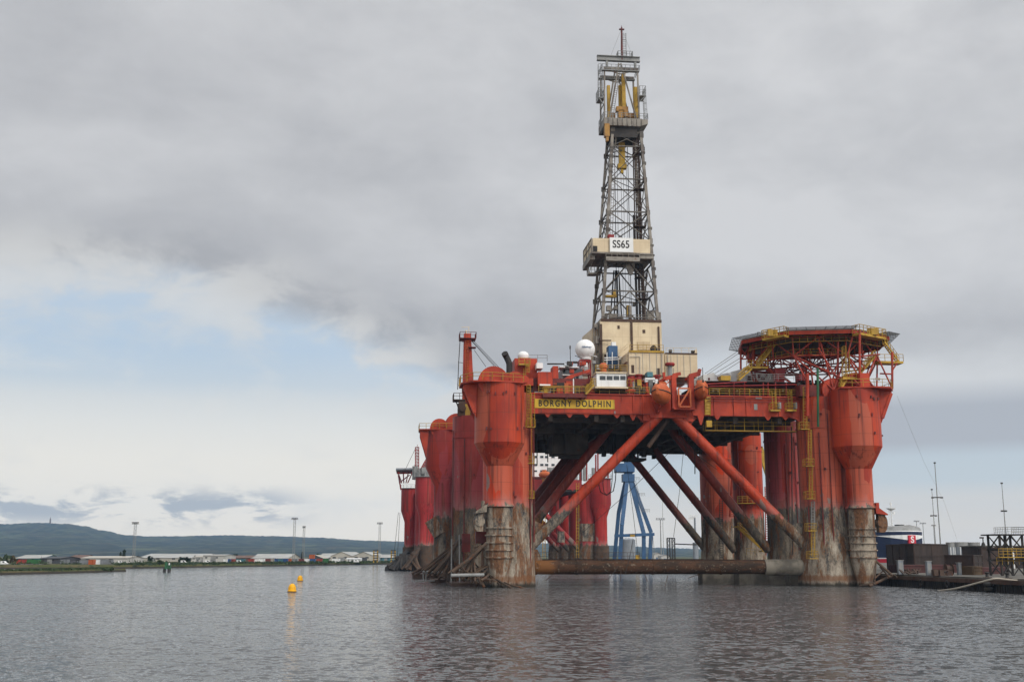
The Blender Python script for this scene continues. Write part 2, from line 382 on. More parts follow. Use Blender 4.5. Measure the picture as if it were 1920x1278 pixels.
M['tube'] = paint('weedy_rusted_tube', (.10, .055, .03), (.035, .026, .018), rust=.5, streak=.3, rough=.95, dirt=(.02, .02, .016))
def tube_mat():
    m, t, b, co = bsdf('weedy_tube', .95, 0, .1); sp_ = t.node('ShaderNodeSeparateXYZ'); t.l.new(co, sp_.inputs[0])
    a = t.noise(t.mapping(co, (.25, .8, .8)), 1, 8, .68); f = t.noise(co, 2.6, 3, .7); g_ = t.noise(t.mapping(co, (1.2, 1.2, .3), (4, 1, 2)), 1, 7, .65)
    c = t.ramp(a, [(.3, (.022, .016, .012)), (.45, (.042, .028, .02)), (.55, (.075, .038, .022)), (.7, (.04, .03, .022))])
    lf = t.smooth(t.math('ADD', sp_.outputs[0], t.math('MULTIPLY', a, 5)), -15.5, -16.5); c = t.mix(t.math('MULTIPLY', lf, .65), c, (.20, .085, .028))
    c = t.mix(t.math('MULTIPLY', t.smooth(g_, .56, .66), .6), c, (.018, .015, .012))
    c = t.mix(t.math('MULTIPLY', t.math('MULTIPLY', t.smooth(f, .60, .64), t.smooth(g_, .44, .54)), .55), c, (.26, .22, .17))
    t.l.new(c, b.inputs['Base Color']); bp = t.node('ShaderNodeBump'); bp.inputs['Strength'].default_value = .6; bp.inputs['Distance'].default_value = .1; t.l.new(t.math('ADD', f, a), bp.inputs['Height']); t.l.new(bp.outputs[0], b.inputs['Normal']); return m
M['tube'] = tube_mat()
M['bare'] = hull('bare_rusted_plate', (.25, .22, .18), (.20, .15, .10), zb=40, seed=41, rust=.485, light=.55)
M['black'] = paint('black_lettering', (.022, .021, .020), (.035, .032, .028), rust=.22, streak=.4, scale=2, dirt=(.10, .075, .03))
M['plate'] = paint('pontoon_plate', (.17, .15, .12), (.09, .08, .065), rust=.25, streak=.5, rough=.9, dirt=(.05, .045, .035))
M['underside'] = paint('grimy_shaded_underside', (.12, .098, .080), (.07, .058, .05), rust=.3, streak=.5, rough=.85, dirt=(.02, .018, .016))  # grimy steel, base darkened to stand in for under-deck shade
M['blue'] = paint('blue_paint', (.045, .11, .22), (.035, .085, .17), rust=.05, streak=.2)
M['green'] = paint('green_paint', (.03, .12, .05), (.02, .09, .04), rust=.05)
M['navy'] = paint('navy_paint', (.010, .016, .05), (.010, .016, .045), rust=0, streak=.1)
M['signred'] = paint('sign_red', (.50, .015, .03), (.48, .015, .03), rust=0, streak=.05)
M['buoy'] = paint('buoy_yellow', (.80, .40, .01), (.74, .36, .01), rust=0, streak=.15)
M['rope'] = paint('pale_rope', (.42, .38, .31), (.34, .30, .24), rust=0, streak=.2)
M['glass'], _t, _b, _c = bsdf('dark_glass', .08, 0, .6); _b.inputs['Base Color'].default_value = (.015, .018, .02, 1)
M['pale'] = paint('pale_cladding', (.47, .455, .42), (.40, .385, .355), rust=0, streak=.15, scale=.5, dirt=(.3, .27, .22))
M['beige'] = paint('beige_cladding', (.42, .39, .33), (.36, .33, .28), rust=0, streak=.15, scale=.5, dirt=(.25, .22, .18))
M['darkshed'] = paint('dark_shed_cladding', (.06, .062, .068), (.05, .05, .055), rust=0, streak=.15, scale=.5)
M['brick'] = paint('brown_brick', (.14, .075, .05), (.11, .06, .04), rust=0, streak=.2, scale=.5)
M['teal'] = paint('teal_paint', (.06, .17, .20), (.05, .14, .17), rust=.02)
M['concrete'] = paint('stained_concrete', (.15, .14, .12), (.085, .08, .068), rust=.06, streak=.5, rough=.9, scale=.6, dirt=(.03, .03, .022))
M['barge'] = paint('brown_barge_plate', (.050, .033, .027), (.035, .026, .022), rust=.12, streak=.4, rough=.85, scale=.6, dirt=(.02, .017, .015))
M['silo'] = paint('grey_silo_cladding', (.24, .26, .28), (.17, .19, .21), rust=.02, streak=.5, scale=.8)
M['leaf'] = paint('leaf_green', (.040, .060, .022), (.028, .045, .018), rust=0, streak=0, rough=.8)
M['conifer'] = paint('conifer_green', (.018, .030, .018), (.014, .024, .015), rust=0, streak=0, rough=.8)
M['autumn'] = paint('leaf_brown', (.085, .060, .025), (.060, .050, .022), rust=0, streak=0, rough=.8)
M['bark'] = paint('bark', (.06, .045, .03), rust=0, streak=.2, rough=.9)
M['net'] = paint('safety_net_grey', (.11, .11, .105), (.075, .075, .07), rust=.1, streak=.2)

# water
m, t, b, co = bsdf('water', .10, 0, .5); b.inputs['IOR'].default_value = 1.33
b.inputs['Base Color'].default_value = (.090, .092, .092, 1)
def slope(scale, loc, rot, det):
    n = t.node('ShaderNodeTexNoise'); t.put(n.inputs['Vector'], t.mapping(co, scale, loc, (0, 0, D2R(rot)))); n.inputs['Scale'].default_value = 1; n.inputs['Detail'].default_value = det; n.inputs['Roughness'].default_value = .6
    v = t.node('ShaderNodeVectorMath', operation='SUBTRACT'); t.l.new(n.outputs['Color'], v.inputs[0]); v.inputs[1].default_value = (.5, .5, .5); return v.outputs[0]
gust = t.lin(t.noise(t.mapping(co, (.016, .03, 1), (1, 4, 0)), 1, 4, .6), .35, .65, .75, 1.2)
acc = None
for sc_, lo_, ro_, de_, am in (((.16, .22, 1), (0, 0, 0), 12, 2, .22), ((.95, 1.15, 1), (7, 3, 0), -18, 2, .70), ((2.8, 2.5, 1), (2, 9, 0), 15, 3, 1.40)):
    v = t.mulc(slope(sc_, lo_, ro_, de_), am)
    if acc is None: acc = v
    else: a_ = t.node('ShaderNodeVectorMath', operation='ADD'); t.l.new(acc, a_.inputs[0]); t.l.new(v, a_.inputs[1]); acc = a_.outputs[0]
acc = t.mulc(acc, t.math('MULTIPLY', gust, 1.35))
ml = t.node('ShaderNodeVectorMath', operation='MULTIPLY'); t.l.new(acc, ml.inputs[0]); ml.inputs[1].default_value = (.9, 1.15, 0)
ad = t.node('ShaderNodeVectorMath', operation='ADD'); t.l.new(ml.outputs[0], ad.inputs[0]); ad.inputs[1].default_value = (0, 0, 1)
nm = t.node('ShaderNodeVectorMath', operation='NORMALIZE'); t.l.new(ad.outputs[0], nm.inputs[0]); t.l.new(nm.outputs[0], b.inputs['Normal'])
M['water'] = m
# land
m, t, b, co = bsdf('rough_grass', .95, 0, .1)
c = t.mix(t.smooth(t.noise(co, .05, 6, .6), .4, .6), (.060, .070, .025), (.095, .080, .040)); c = t.mix(t.smooth(t.noise(co, .4, 6, .6), .5, .65), c, (.035, .045, .018))
sp_ = t.node('ShaderNodeSeparateXYZ'); t.l.new(co, sp_.inputs[0])
c = t.mix(t.smooth(sp_.outputs[2], .7, .35), c, (.035, .030, .024))
t.l.new(c, b.inputs['Base Color']); M['grass'] = m
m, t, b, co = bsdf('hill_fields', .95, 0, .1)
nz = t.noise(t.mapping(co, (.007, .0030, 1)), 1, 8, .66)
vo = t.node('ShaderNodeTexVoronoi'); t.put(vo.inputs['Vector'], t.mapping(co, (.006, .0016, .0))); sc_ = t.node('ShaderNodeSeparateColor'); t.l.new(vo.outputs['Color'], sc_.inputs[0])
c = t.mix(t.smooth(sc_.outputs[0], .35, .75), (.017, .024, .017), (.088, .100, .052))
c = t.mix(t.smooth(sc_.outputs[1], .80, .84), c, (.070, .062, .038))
c = t.mix(t.smooth(nz, .45, .53), c, (.006, .009, .008))  # fields and woods, colours darkened to stand in for cloud shadow
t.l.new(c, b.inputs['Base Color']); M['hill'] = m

# ------------------------------------------------------------------ water, land, hills
g = MB(); g.add([(-6000, -400, 0), (6000, -400, 0), (6000, 9000, 0), (-6000, 9000, 0)], [(0, 1, 2, 3)])
struct(g.build('water', M['water']))
def bank(name, edge_, back, z, mat, slope=3.0):
    """land with a sloped bank along the shoreline points, running back to 'back'"""
    g = MB(); n = len(edge_); lo = [(x, y, -.6) for x, y in edge_]; hi = []; 
    for i, (x, y) in enumerate(edge_): bx, by = back[i]; d = Vector((bx - x, by - y)).normalized(); hi.append((x + d.x * slope, y + d.y * slope, z + random.uniform(-.1, .15)))
    bk = [(x, y, z) for x, y in back]
    g.add(lo + hi + bk, [(i, i + 1, n + i + 1, n + i) for i in range(n - 1)] + [(n + i, n + i + 1, 2 * n + i + 1, 2 * n + i) for i in range(n - 1)])
    return struct(g.build(name, mat))
sh = [(-2500, 380), (-420, 400)] + [(G(px, py).x, G(px, py).y) for px, py in ((120, 1066), (215, 1065.5), (290, 1064.5), (350, 1063.5), (420, 1062.5), (500, 1061), (560, 1060), (620, 1059), (680, 1058), (740, 1057))] + [(0, 760), (80, 760), (3000, 900)]
bank('far_shore', sh, [(x * (2.2 if abs(x) > 400 else 4), 3200) for x, y in sh], 1.3, M['grass'])
sp0 = [G(px, py) for px, py in ((-240, 1083), (-60, 1079), (0, 1077.3), (60, 1076), (120, 1074.5), (180, 1073), (214, 1071.5))]
ed = [(p.x, p.y) for p in sp0] + [(sp0[-1].x + 2, sp0[-1].y + 6)]
bank('grass_spit', ed, [(x - 6 + (0 if i < 7 else 4), y + (22 - i * 2.6 if i < 7 else 2)) for i, (x, y) in enumerate(ed)], .75, M['grass'], 2.0)

# hills: a ridge with a long foot slope
prof = [(-400, 990), (-250, 985), (0, 981.5), (40, 982), (95, 979.5), (150, 981.5), (185, 986), (215, 994), (262, 1003), (300, 1005), (360, 1004.5), (440, 1003), (520, 1004.5), (600, 1007), (700, 1013), (780, 1015), (900, 1017), (1050, 1018), (1180, 1024), (1240, 1027), (1320, 1029), (1450, 1031), (1700, 1032), (1950, 1032), (2400, 1034)]
def ridge(px):
    for (a, ya), (b_, yb) in zip(prof, prof[1:]):
        if a <= px <= b_: f = (px - a) / (b_ - a); f = f * f * (3 - 2 * f); return ya + (yb - ya) * f
    return 1030
g = MB(); nx, ny = 1100, 26; vs_ = []
rs = random.Random(3)
jit = [rs.uniform(-.9, .4) for _ in range(nx + 1)]
for j in range(ny + 1):
    f = j / ny; Y = 2300 + f * 2500
    for i in range(nx + 1):
        px = -380 + (2760) * i / nx
        zc = W(px, ridge(px) + jit[i] * (1 if j == ny else 0), 4800).z
        hgt = 1.0 + (zc - 1.0) * (f ** 1.25) * (1 if j == ny else (.97 + .04 * math.sin(i * .37 + j) * f))
        vs_.append(((px - CX) / F * 1.018 * Y, Y, hgt))
for i in range(nx + 1): x, y, z = vs_[ny * (nx + 1) + i]; vs_.append((x * 1.05, 5400, z * .35))
g.add(vs_, [(j * (nx + 1) + i, j * (nx + 1) + i + 1, (j + 1) * (nx + 1) + i + 1, (j + 1) * (nx + 1) + i) for j in range(ny + 1) for i in range(nx)])
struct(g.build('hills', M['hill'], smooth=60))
p = W(94, 980, 4780); g = MB(); hz = W(94, 969, 4780).z
g.lathe(p.x, p.y, [(3.4, p.z - 8), (3.2, hz - 9), (2.2, hz - 8), (0.5, hz)], 12)
tag(g.build('hilltop_tower', M['brick']), 'small stone tower with pointed top standing on the hill crest', 'tower')
# ------------------------------------------------------------------ the near rig
FR = Frame(25.088, 180.707, 6.0); P = FR.P
rig = thing('drilling_rig', 'near red semi-submersible drilling rig with tall lattice derrick, yellow name band and rust-streaked columns', 'drilling rig', (25.088, 180.707, 0), D2R(6))
def ext(g, pts, y0, y1):
    """extrude an xz outline along y"""
    n = len(pts)
    return g.add([(x, y0, z) for x, z in pts] + [(x, y1, z) for x, z in pts],
                 [tuple(range(n)), tuple(range(2 * n - 1, n - 1, -1))] + [(i, i + n, (i + 1) % n + n, (i + 1) % n) for i in range(n)])
def B(x0, y0, x1, y1, yl, dep, g=None):
    a, b_ = P(x0, y1, yl), P(x1, y0, yl); g = g or MB(); g.box(a.x, b_.x, yl, yl + dep, a.z, b_.z); return g
def ring_y(g, cx, cz, r, y0, y1, n=28): return g.tube((cx, y0, cz), (cx, y1, cz), r, n)

def column(cx, cy, r, top, mat, flare=.5, n=40):
    g = MB(); g.lathe(cx, cy, [(r + flare, -2), (r + flare, .4), (r + flare * .85, 2.5), (r + flare * .35, 6.5), (r, 9.5), (r, 24.9), (r + .12, 24.9), (r + .12, 25.15), (r, 25.15), (r, top)], n)
    return g.build('column', mat, rig, smooth=35)
col_l = column(-25.9, 0, 3.95, 30, M['hull_rusty'], .4); col_r = column(25.9, 0, 4.05, 30, M['hull'], .85)
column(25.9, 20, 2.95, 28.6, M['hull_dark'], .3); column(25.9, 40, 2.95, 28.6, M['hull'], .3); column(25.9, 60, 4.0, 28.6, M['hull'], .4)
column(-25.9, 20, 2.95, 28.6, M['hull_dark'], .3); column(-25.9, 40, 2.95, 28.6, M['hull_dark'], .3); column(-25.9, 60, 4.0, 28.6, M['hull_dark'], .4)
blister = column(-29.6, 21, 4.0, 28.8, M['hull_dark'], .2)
def sponson(cx, cy, side, mat):
    g = MB(); g.lathe(cx, cy, [(2.35, 12.0), (2.1, 12.6), (2.05, 13), (2.05, 18.1), (3.85, 21.6), (3.85, 30.6)], 40)
    s = g.build('sponson', mat, rig, smooth=25)
    g = MB(); pr = [(1.15, -.6), (1.2, .6), (2.0, 4.2)]
    for z in (4.3, 5.4, 6.5, 7.6, 8.7): pr += [(2.0, z), (2.22, z + .04), (2.22, z + .22), (2.0, z + .26)]
    pr += [(2.05, 10.6), (2.05, 11.9)]
    g.lathe(cx, cy, pr, 36); g.build('fairlead_trunk', M['bare'], s, smooth=40)
    # swivel fairlead and its red hood
    g = MB(); arc = [(cx + side * (3.0 + .95 * math.cos(a)), 9.7 + 1.5 * math.sin(a)) for a in [D2R(-70 + 140 * i / 8) for i in range(9)]]
    pts = [(cx + side * 2.5, 8.3)] + arc + [(cx + side * 2.5, 11.2)]
    ext(g, pts if side > 0 else pts[::-1], cy - .8, cy + .3); ring_y(g, cx + side * 3.0, 9.8, .75, cy - .95, cy + .45, 18)
    g.build('fairlead', M['bare'], s, smooth=35)
    g = MB(); pts = [(cx + side * 1.9, 12.3), (cx + side * 2.3, 12.2), (cx + side * 3.9, 11.1), (cx + side * 3.9, 10.95), (cx + side * 2.0, 11.2)]
    ext(g, pts if side < 0 else pts[::-1], cy - 1.2, cy + .9); g.box(cx + side * 2.3, cx + side * 2.8, cy - .6, cy + .2, 12.0, 12.9)
    g.build('fairlead_hood', M['red'] if side > 0 else M['bare'], s)
    # winch platform on top
    g = MB(); pts = [(cx + side * a, cy + b_) for a, b_ in ((-3.4, -3.2), (1.5, -4.4), (4.4, -4.0), (6.1, -1.0), (6.1, 3.5), (2, 5), (-3.6, 4.5))]
    g.prism(pts if side > 0 else pts[::-1], 30.62, 30.86)
    for a, b_ in ((5.7, -1.2), (5.7, 2.6)):
        q = [(cx + side * 3.6, 30.6), (cx + side * a, 30.6), (cx + side * a, 29.9), (cx + side * 3.7, 25.4)]
        ext(g, q if side < 0 else q[::-1], cy + b_ - .12, cy + b_ + .12)
    g.beam((cx + side * 3.9, cy - 1.2, 26.2), (cx + side * 5.6, cy - 1.2, 30.2), .5, .5)
    g.build('winch_platform', M['red'], s)
    g = MB(); g.rail([Vector((x, y, 30.86)) for x, y in pts[:5]], 1.15, 1.5, .045); g.build('railing', M['yellow'], s)
    return s
sp_l = sponson(-27.75, -5.5, -1, M['hull']); sp_r = sponson(29.45, -5.5, 1, M['hull'])
# aft port sponson
g = MB(); g.lathe(-33.2, 65, [(1.9, -1), (1.95, 12), (2.05, 19.3), (3.85, 23.2), (3.85, 31.0)], 32); s4 = g.build('sponson', M['hull_dark'], rig, smooth=25)
g = MB(); g.prism([(-38.6, 62), (-30, 60.6), (-30, 69), (-38.6, 68)], 31.0, 31.25)
for y in (62.3, 66): ext(g, [(-37, 25.2), (-38.4, 29.8), (-38.4, 31.0), (-36.5, 31.0)], y, y + .2)
g.build('winch_platform', M['red'], s4)
g = MB(); g.rail([(-38.6, 68, 31.25), (-38.6, 62, 31.25), (-30, 60.6, 31.25)], 1.15, 1.5, .05); g.build('railing', M['yellow'], s4)
g = MB(); ring_y(g, -34.3, 31.5, 2.0, 62, 65); ring_y(g, -30.6, 32.0, 2.6, 61.5, 65); g.build('anchor_winch', M['red'], rig, smooth=40)
g = MB(); g.beam((-26.5, 58.4, 15), (-30, 60, 12.5), 1.2, 2.2); g.beam((-36, 63.5, 12.2), (-34, 63.5, 9), 1.4, 2.6); g.build('fairlead', M['bare'], s4)

# anchor winches on the forward sponsons
g = MB(); ring_y(g, -28.9, 30.9, 2.35, -8.2, -6.4, 32); ring_y(g, -28.9, 30.9, 1.5, -8.45, -8.2, 28); ring_y(g, -25.6, 31.2, 1.35, -8.0, -6.2, 24); ring_y(g, -25.6, 31.2, .8, -8.2, -8.0, 20); ring_y(g, -24.0, 31.4, .6, -7.6, -6.4, 16)
g.box(-27.0, -26.5, -8, -6, 30.9, 32.3); g.build('anchor_winch', M['red'], rig, smooth=40)
g = MB(); ring_y(g, 30.6, 30.9, 3.1, -3.6, -1.4, 32); ring_y(g, 26.8, 31.0, 2.0, -4.0, -2, 28); g.box(30.0, 31.6, -6.9, -4.6, 30.86, 33.4); g.build('anchor_winch', M['red'], rig, smooth=40)
g = MB(); B(1642, 708, 1650, 713, -7.0, .1, g); g.build('winch_panel', M['grey'], rig)

# pontoons, cross tubes, braces
for sx in (-1, 1):
    g = MB(); g.box(sx * 21.8, sx * 30.0, .5, 63, -2.5, 1.75)
    for k in range(5): y = 6.5 + k * 11.6; g.box(sx * 21.8, sx * 21.68, y, y + 7.6, .35, 1.45)
    g.build('pontoon', M['plate'], rig)
for y in (0, 20, 40, 60):
    g = MB(); g.tube((-22.4, y, 2.92), (22.4, y, 2.92), 1.08, 24)
    if y == 0:
        for x in (-21.6, -15.2, -3, 8): g.tube((x, y, 2.92), (x + .25, y, 2.92), 1.16, 24)
    tb = g.build('cross_tube', M['tube'], rig, smooth=40)
    if y == 0:
        g = MB(); B(1318, 1074, 1386, 1095, 12, 3, g); B(1387, 1075, 1512, 1097, 9, 3, g); B(1330, 1077, 1372, 1085, 11.9, .2, g); g.build('pontoon_bulkhead', M['plate'], rig)
        g = MB(); g.tube((15.2, 0, 2.85), (22.4, 0, 2.85), 1.3, 24); g.build('sleeve', M['plate'], tb, smooth=40)
        g = MB(); g.rail([(-21.8, -.2, 4.0), (-5, -.2, 4.0)], 1.2, 1.0, .03); g.build('railing', M['brown'], tb)
for i, y in enumerate((0, 20, 40, 60)):
    for sx in (-1, 1):
        a = 1.0 if i == 0 else 5.5; r = .84 if i == 0 else .8
        p0 = Vector((sx * a, y - (.3 if i == 0 else 0), 27.3)); p1 = Vector((sx * 22.9, y, 5.6))
        g = MB(); g.tube(p0, p1, r, 24)
        for f in (.06, .10, .30, .55, .78, .90, .95): q = p0.lerp(p1, f); q2 = p0.lerp(p1, f + .006); g.tube(q, q2, r + .07, 24)
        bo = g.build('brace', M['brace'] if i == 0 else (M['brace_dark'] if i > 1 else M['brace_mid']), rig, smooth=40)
g = MB(); pa, pb = P(1215, 838, 1), P(1252, 787, 1); g.tube(pa, pb, .35, 12); g.build('strut', M['brown'], rig, smooth=40)
g = MB()
for x0 in (-3.2, 3.2): g.prism([(x0 - .9, -.9), (x0 + .9, -.9), (x0 + .9, 1.2), (x0 - .9, 1.2)], 26.0, 26.93)
g.box(-3.0, 3.0, -1.3, -.1, 26.5, 26.93); g.build('apex_node', M['red'], rig)

# deck box and forward bulkhead
g = MB(); g.box(-23, 23, -.6, 61, 26.96, 30.0)
for x in (-19, -11.5, -7.2, 7.2, 11.5, 19): g.box(x - .35, x + .35, .2, 60, 25.9, 26.94)
for y in (4, 12, 20, 30, 40, 50, 59): g.box(-22, 22, y - .3, y + .3, 26.1, 26.95)
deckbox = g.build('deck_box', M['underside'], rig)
g = MB(); g.box(-22.3, 22.3, -1.0, -.62, 26.94, 30.05)
for x in [P(q, 770, -1).x for q in (1188, 1206, 1228, 1340, 1377, 1400, 1461, 1503)]: g.box(x - .12, x + .12, -1.16, -1.0, 26.94, 30.0)
g.box(-22.3, 22.3, -1.2, -.98, 30.051, 30.25)
bulk = g.build('bulkhead', M['red'], rig)
g = MB()
for q, d in ((1027, .55), (1068, .6), (1100, .55), (1157, .55), (1187, .9), (1218, .7), (1314, 1.5), (1345, .6), (1440, .6), (1473, .5)):
    x = P(q, 779, -1).x; ext(g, [(x - .55, 26.94), (x - .12, 26.94 - d), (x + .12, 26.94 - d), (x + .55, 26.94)], -.98, -.7)
x = 22.6; ext(g, [(x - 2.6, 26.93), (x - 1.2, 26.5), (x - .4, 25.6), (x, 24.8), (x, 26.93)], -.97, -.6)
g.build('gusset', M['red'], bulk)
g = MB()
for z, x0, x1, r_ in ((29.75, 1.5, 21.8, .07), (27.05, -21, -3, .05), (29.3, 6.5, 20, .05)): g.tube((x0, -1.22, z), (x1, -1.22, z), r_, 6)
for k in range(10): x = -7.6 + k * 3.05; g.tube((x, -1.2, 29.9), (x + .02, -1.2, 29.9 - random.uniform(.4, 2.2)), .04, 5)
g.build('pipe_run', M['deckred'], bulk)
a, b_ = P(1001.5, 764.5, -1), P(1152, 749.5, -1)
g = MB(); g.box(a.x, b_.x, -1.10, -1.03, a.z, b_.z); nb = g.build('name_band', M['name'], bulk)
text('lettering', 'BORGNY DOLPHIN', M['black'], nb, ((a.x + b_.x) / 2 + .05, -1.12, (a.z + b_.z) / 2), 1.42, sx=.76, bold=.028, space=1.34, ext=.012)
g = MB(); B(1414, 757, 1420, 768, -1.06, .05, g); B(1417, 742, 1428, 748, -1.06, .05, g); B(1152, 770, 1154, 776, -1.06, .05, g); g.build('patch_plate', M['grey'], bulk)
# ledge left of the cabin and the deckhouse recess
g = MB(); B(1018, 738, 1100, 744, -2.2, 2.4, g); B(1060, 744, 1064, 748, -2, 1.6, g); B(1090, 744, 1094, 748, -2, 1.6, g); g.build('ledge', M['deckred'], rig)

# hanging structure under the deck
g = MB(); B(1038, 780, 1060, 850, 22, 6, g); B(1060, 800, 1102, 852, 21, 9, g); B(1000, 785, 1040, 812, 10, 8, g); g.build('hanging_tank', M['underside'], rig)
g = MB(); B(1155, 800, 1200, 846, 26, 6, g); B(1195, 805, 1232, 838, 24, 7, g); B(1166, 845, 1192, 852, 27, 4, g); B(1160, 858, 1212, 862, 26, 4, g); B(1205, 838, 1212, 856, 26, 1.2, g); B(1182, 838, 1186, 862, 27, 1, g); B(1214, 846, 1227, 852, 27, 1.5, g)
for q in (1140, 1150, 1176, 1196, 1221): g.tube(P(q, 800, 25), P(q, 868 - abs(q - 1180) * .5, 25), .18, 8)
for k in range(16): q = random.uniform(1122, 1226); r_ = random.uniform(835, 856); B(q, r_, q + random.uniform(3, 9), r_ + random.uniform(4, 11), random.uniform(22, 30), 1.5, g)
g.build('moonpool_frame', M['dark'], rig)
g = MB()
for q, y1 in ((1007, 872), (1020, 848), (1027, 866), (1303, 888), (1312, 850)): g.tube(P(q, 800, 12), P(q, y1, 12), .09, 6)
g.build('pipe_stub', M['dark'], rig)
g = MB(); 
for (ax, ay, bx, by, y) in ((1265, 838, 1090, 1000, 30), (1282, 840, 1263, 1006, 36), (1175, 870, 1197, 1046, 32), (1272, 800, 1290, 850, 4), (1240, 800, 1345, 880, 2), (1160, 1060, 1128, 1094, -3), (1187, 1010, 1172, 1075, -1.5)): g.poly([P(ax, ay, y), P((ax + bx) / 2 + 1, (ay + by) / 2 + 3, y), P(bx, by, y)], .045, 5)
g.build('cable', M['dark'], rig)
g = MB(); c_ = [(1127, 880), (1122, 905), (1126, 922), (1137, 928), (1150, 920), (1154, 900), (1155, 880)]; g.poly([P(x, y, 34) for x, y in c_], .09, 6); g.poly([P(1140 + (x - 1140) * .55, y, 34) for x, y in c_], .07, 6); g.build('hose', M['dark'], rig)
# rods and debris at the waterline
g = MB()
for ax, ay, bx, by, y in ((1023, 1088, 1036, 1077, -2), (1164, 1063, 1164, 1090, -1.4), (1209, 1076, 1214, 1090, -1.4), (1252, 1078, 1246, 1102, -2), (1290, 1083, 1312, 1076, 10), (1006, 1098, 1009, 1088, -3)): g.tube(P(ax, ay, y), P(bx, by, y), .06, 5)
g.build('rod', M['brown'], rig)

# anchor racks: fans of bent tubes standing out from the column bases
def rack(n, up, lo, y0, y1, rr, mat, seed):
    q = random.Random(seed); g = MB()
    for k in range(n):
        f = k / (n - 1); y = y0 + (y1 - y0) * q.random()
        a = P(up[0][0] + (up[1][0] - up[0][0]) * f + q.uniform(-4, 4), up[0][1] + (up[1][1] - up[0][1]) * f + q.uniform(-5, 5), y)
        b2 = P(lo[0][0] + (lo[1][0] - lo[0][0]) * f + q.uniform(-4, 4), lo[0][1] + (lo[1][1] - lo[0][1]) * f + q.uniform(-4, 4), y - q.uniform(.5, 2.5))
        mid = (a + b2) / 2 + Vector((q.uniform(-.2, .2), 0, q.uniform(-.35, .05))); g.poly([a, mid, b2], rr * q.uniform(.6, 1.2), 7)
        if k % 2: 
            m2 = a.lerp(b2, q.uniform(.3, .8)); g.tube(m2, m2 + Vector((q.uniform(.6, 2.2), q.uniform(0, 2), q.uniform(-1.6, -.3))), rr * .6, 6)
    return g.build('anchor_rack', mat, rig, smooth=40)
r1 = rack(20, ((910, 1018), (876, 1040)), ((842, 1074), (908, 1098)), -8, -1, .19, M['rust'], 1)
rack(9, ((912, 1062), (925, 1085)), ((850, 1080), (985, 1106)), -8, -5, .15, M['rust'], 2)
rack(22, ((870, 1008), (842, 1034)), ((790, 1068), (856, 1094)), 12, 24, .22, M['rust'], 3)
rack(9, ((850, 1030), (836, 1048)), ((806, 1078), (850, 1094)), 17, 26, .17, M['brown'], 5)
rack(9, ((840, 1040), (815, 1050)), ((775, 1078), (838, 1090)), 55, 66, .24, M['brown'], 4)
g = MB(); g.poly([P(846, 1078, -9), P(908, 1077, -9)], .26, 10); g.poly([P(792, 1071, 16), P(830, 1073, 16)], .22, 8); g.tube(P(799, 1074, 16), P(798, 1090, 16), .10, 6); g.tube(P(793, 1074, 16), P(794, 1089, 16), .10, 6); g.poly([P(778, 1089, 14), P(815, 1088, 14)], .10, 6); g.tube(P(847, 1010, 10), P(846, 1100, 8), .12, 6); g.tube(P(861, 1002, 10), P(862, 1098, 8), .10, 6)
g.build('rack_pipe', M['grey'], rig, smooth=40)
g = MB(); g.box(-34.5, -28.5, 2, 22, -1, .5); g.box(-37, -28, 24, 33, -1, .6); g.box(-39.5, -30, 58, 68, -1, 1.0); B(893, 998, 912, 1018, -3, 2, g); g.build('rack_base', M['brown'], rig)
g = MB(); B(866, 1000, 882, 1034, 14, 2, g); B(892, 996, 912, 1018, -3.2, 1.5, g); g.build('rack_plate', M['deckred'], rig)
g = MB()
for a, b2, r_ in (((1641, 1050), (1673, 1078), .2), ((1673, 1078), (1630, 1098), .22), ((1650, 1062), (1668, 1082), .14), ((1643, 1048), (1640, 1090), .12), ((1676, 1077), (1682, 1081), .12), ((1612, 1098), (1640, 1093), .2), ((1655, 1070), (1640, 1084), .1)): g.tube(P(*a, -6.5), P(*b2, -8), r_, 8)
g.build('anchor_rack', M['rust'], rig, smooth=40)

q = random.Random(21); g = MB(); gp = MB()
for cx, cy, r, angs in ((-25.9, 0, 3.95, (-38, -14)), (25.9, 0, 4.05, (-150, -118, -98)), (-29.6, 21, 4.0, (-160, -120)), (25.9, 20, 2.95, (-95, -60)), (25.9, 40, 2.95, (-140,))):
    for a_ in angs:
        ca, sa = math.cos(D2R(a_)), math.sin(D2R(a_)); g.tube((cx + (r + .2) * ca, cy + (r + .2) * sa, q.uniform(2, 12)), (cx + (r + .2) * ca, cy + (r + .2) * sa, q.uniform(24, 28)), q.uniform(.07, .13), 7)
    for k in range(9):
        a_ = D2R(q.uniform(-170, -20)); z = q.uniform(13, 27); x, y = cx + r * math.cos(a_), cy + r * math.sin(a_); gp.box(x - .12, x + .12, y - .25, y + .1, z, z + q.uniform(.2, .6))
for cx in (-27.75, 29.45):
    for k in range(10): a_ = D2R(q.uniform(-160, -20)); z = q.choice((23.5, 26.2, 28.9)) + q.uniform(-.3, .3); x, y = cx + 3.85 * math.cos(a_), -5.5 + 3.85 * math.sin(a_); gp.box(x - .1, x + .1, y - .2, y + .1, z, z + q.uniform(.2, .5))
g.build('conduit', M['deckred'], rig); gp.build('padeye', M['deckred'], rig)
g = MB()
for sx in (-1, 1):
    ext(g, [(sx * 22.0, 10.2), (sx * 19.3, 9.2), (sx * 21.0, 7.6), (sx * 22.2, 6.6)][::sx], -.1, .1); ext(g, [(sx * 22.0, 2.9), (sx * 20.4, 3.9), (sx * 21.2, 5.6), (sx * 22.2, 6.0)][::-sx], -.1, .1)
    ext(g, [(sx * 2.0, 26.9), (sx * 5.2, 26.9), (sx * 3.4, 25.2)][::sx], -.45, -.25)
g.build('brace_gusset', M['brace'], rig)
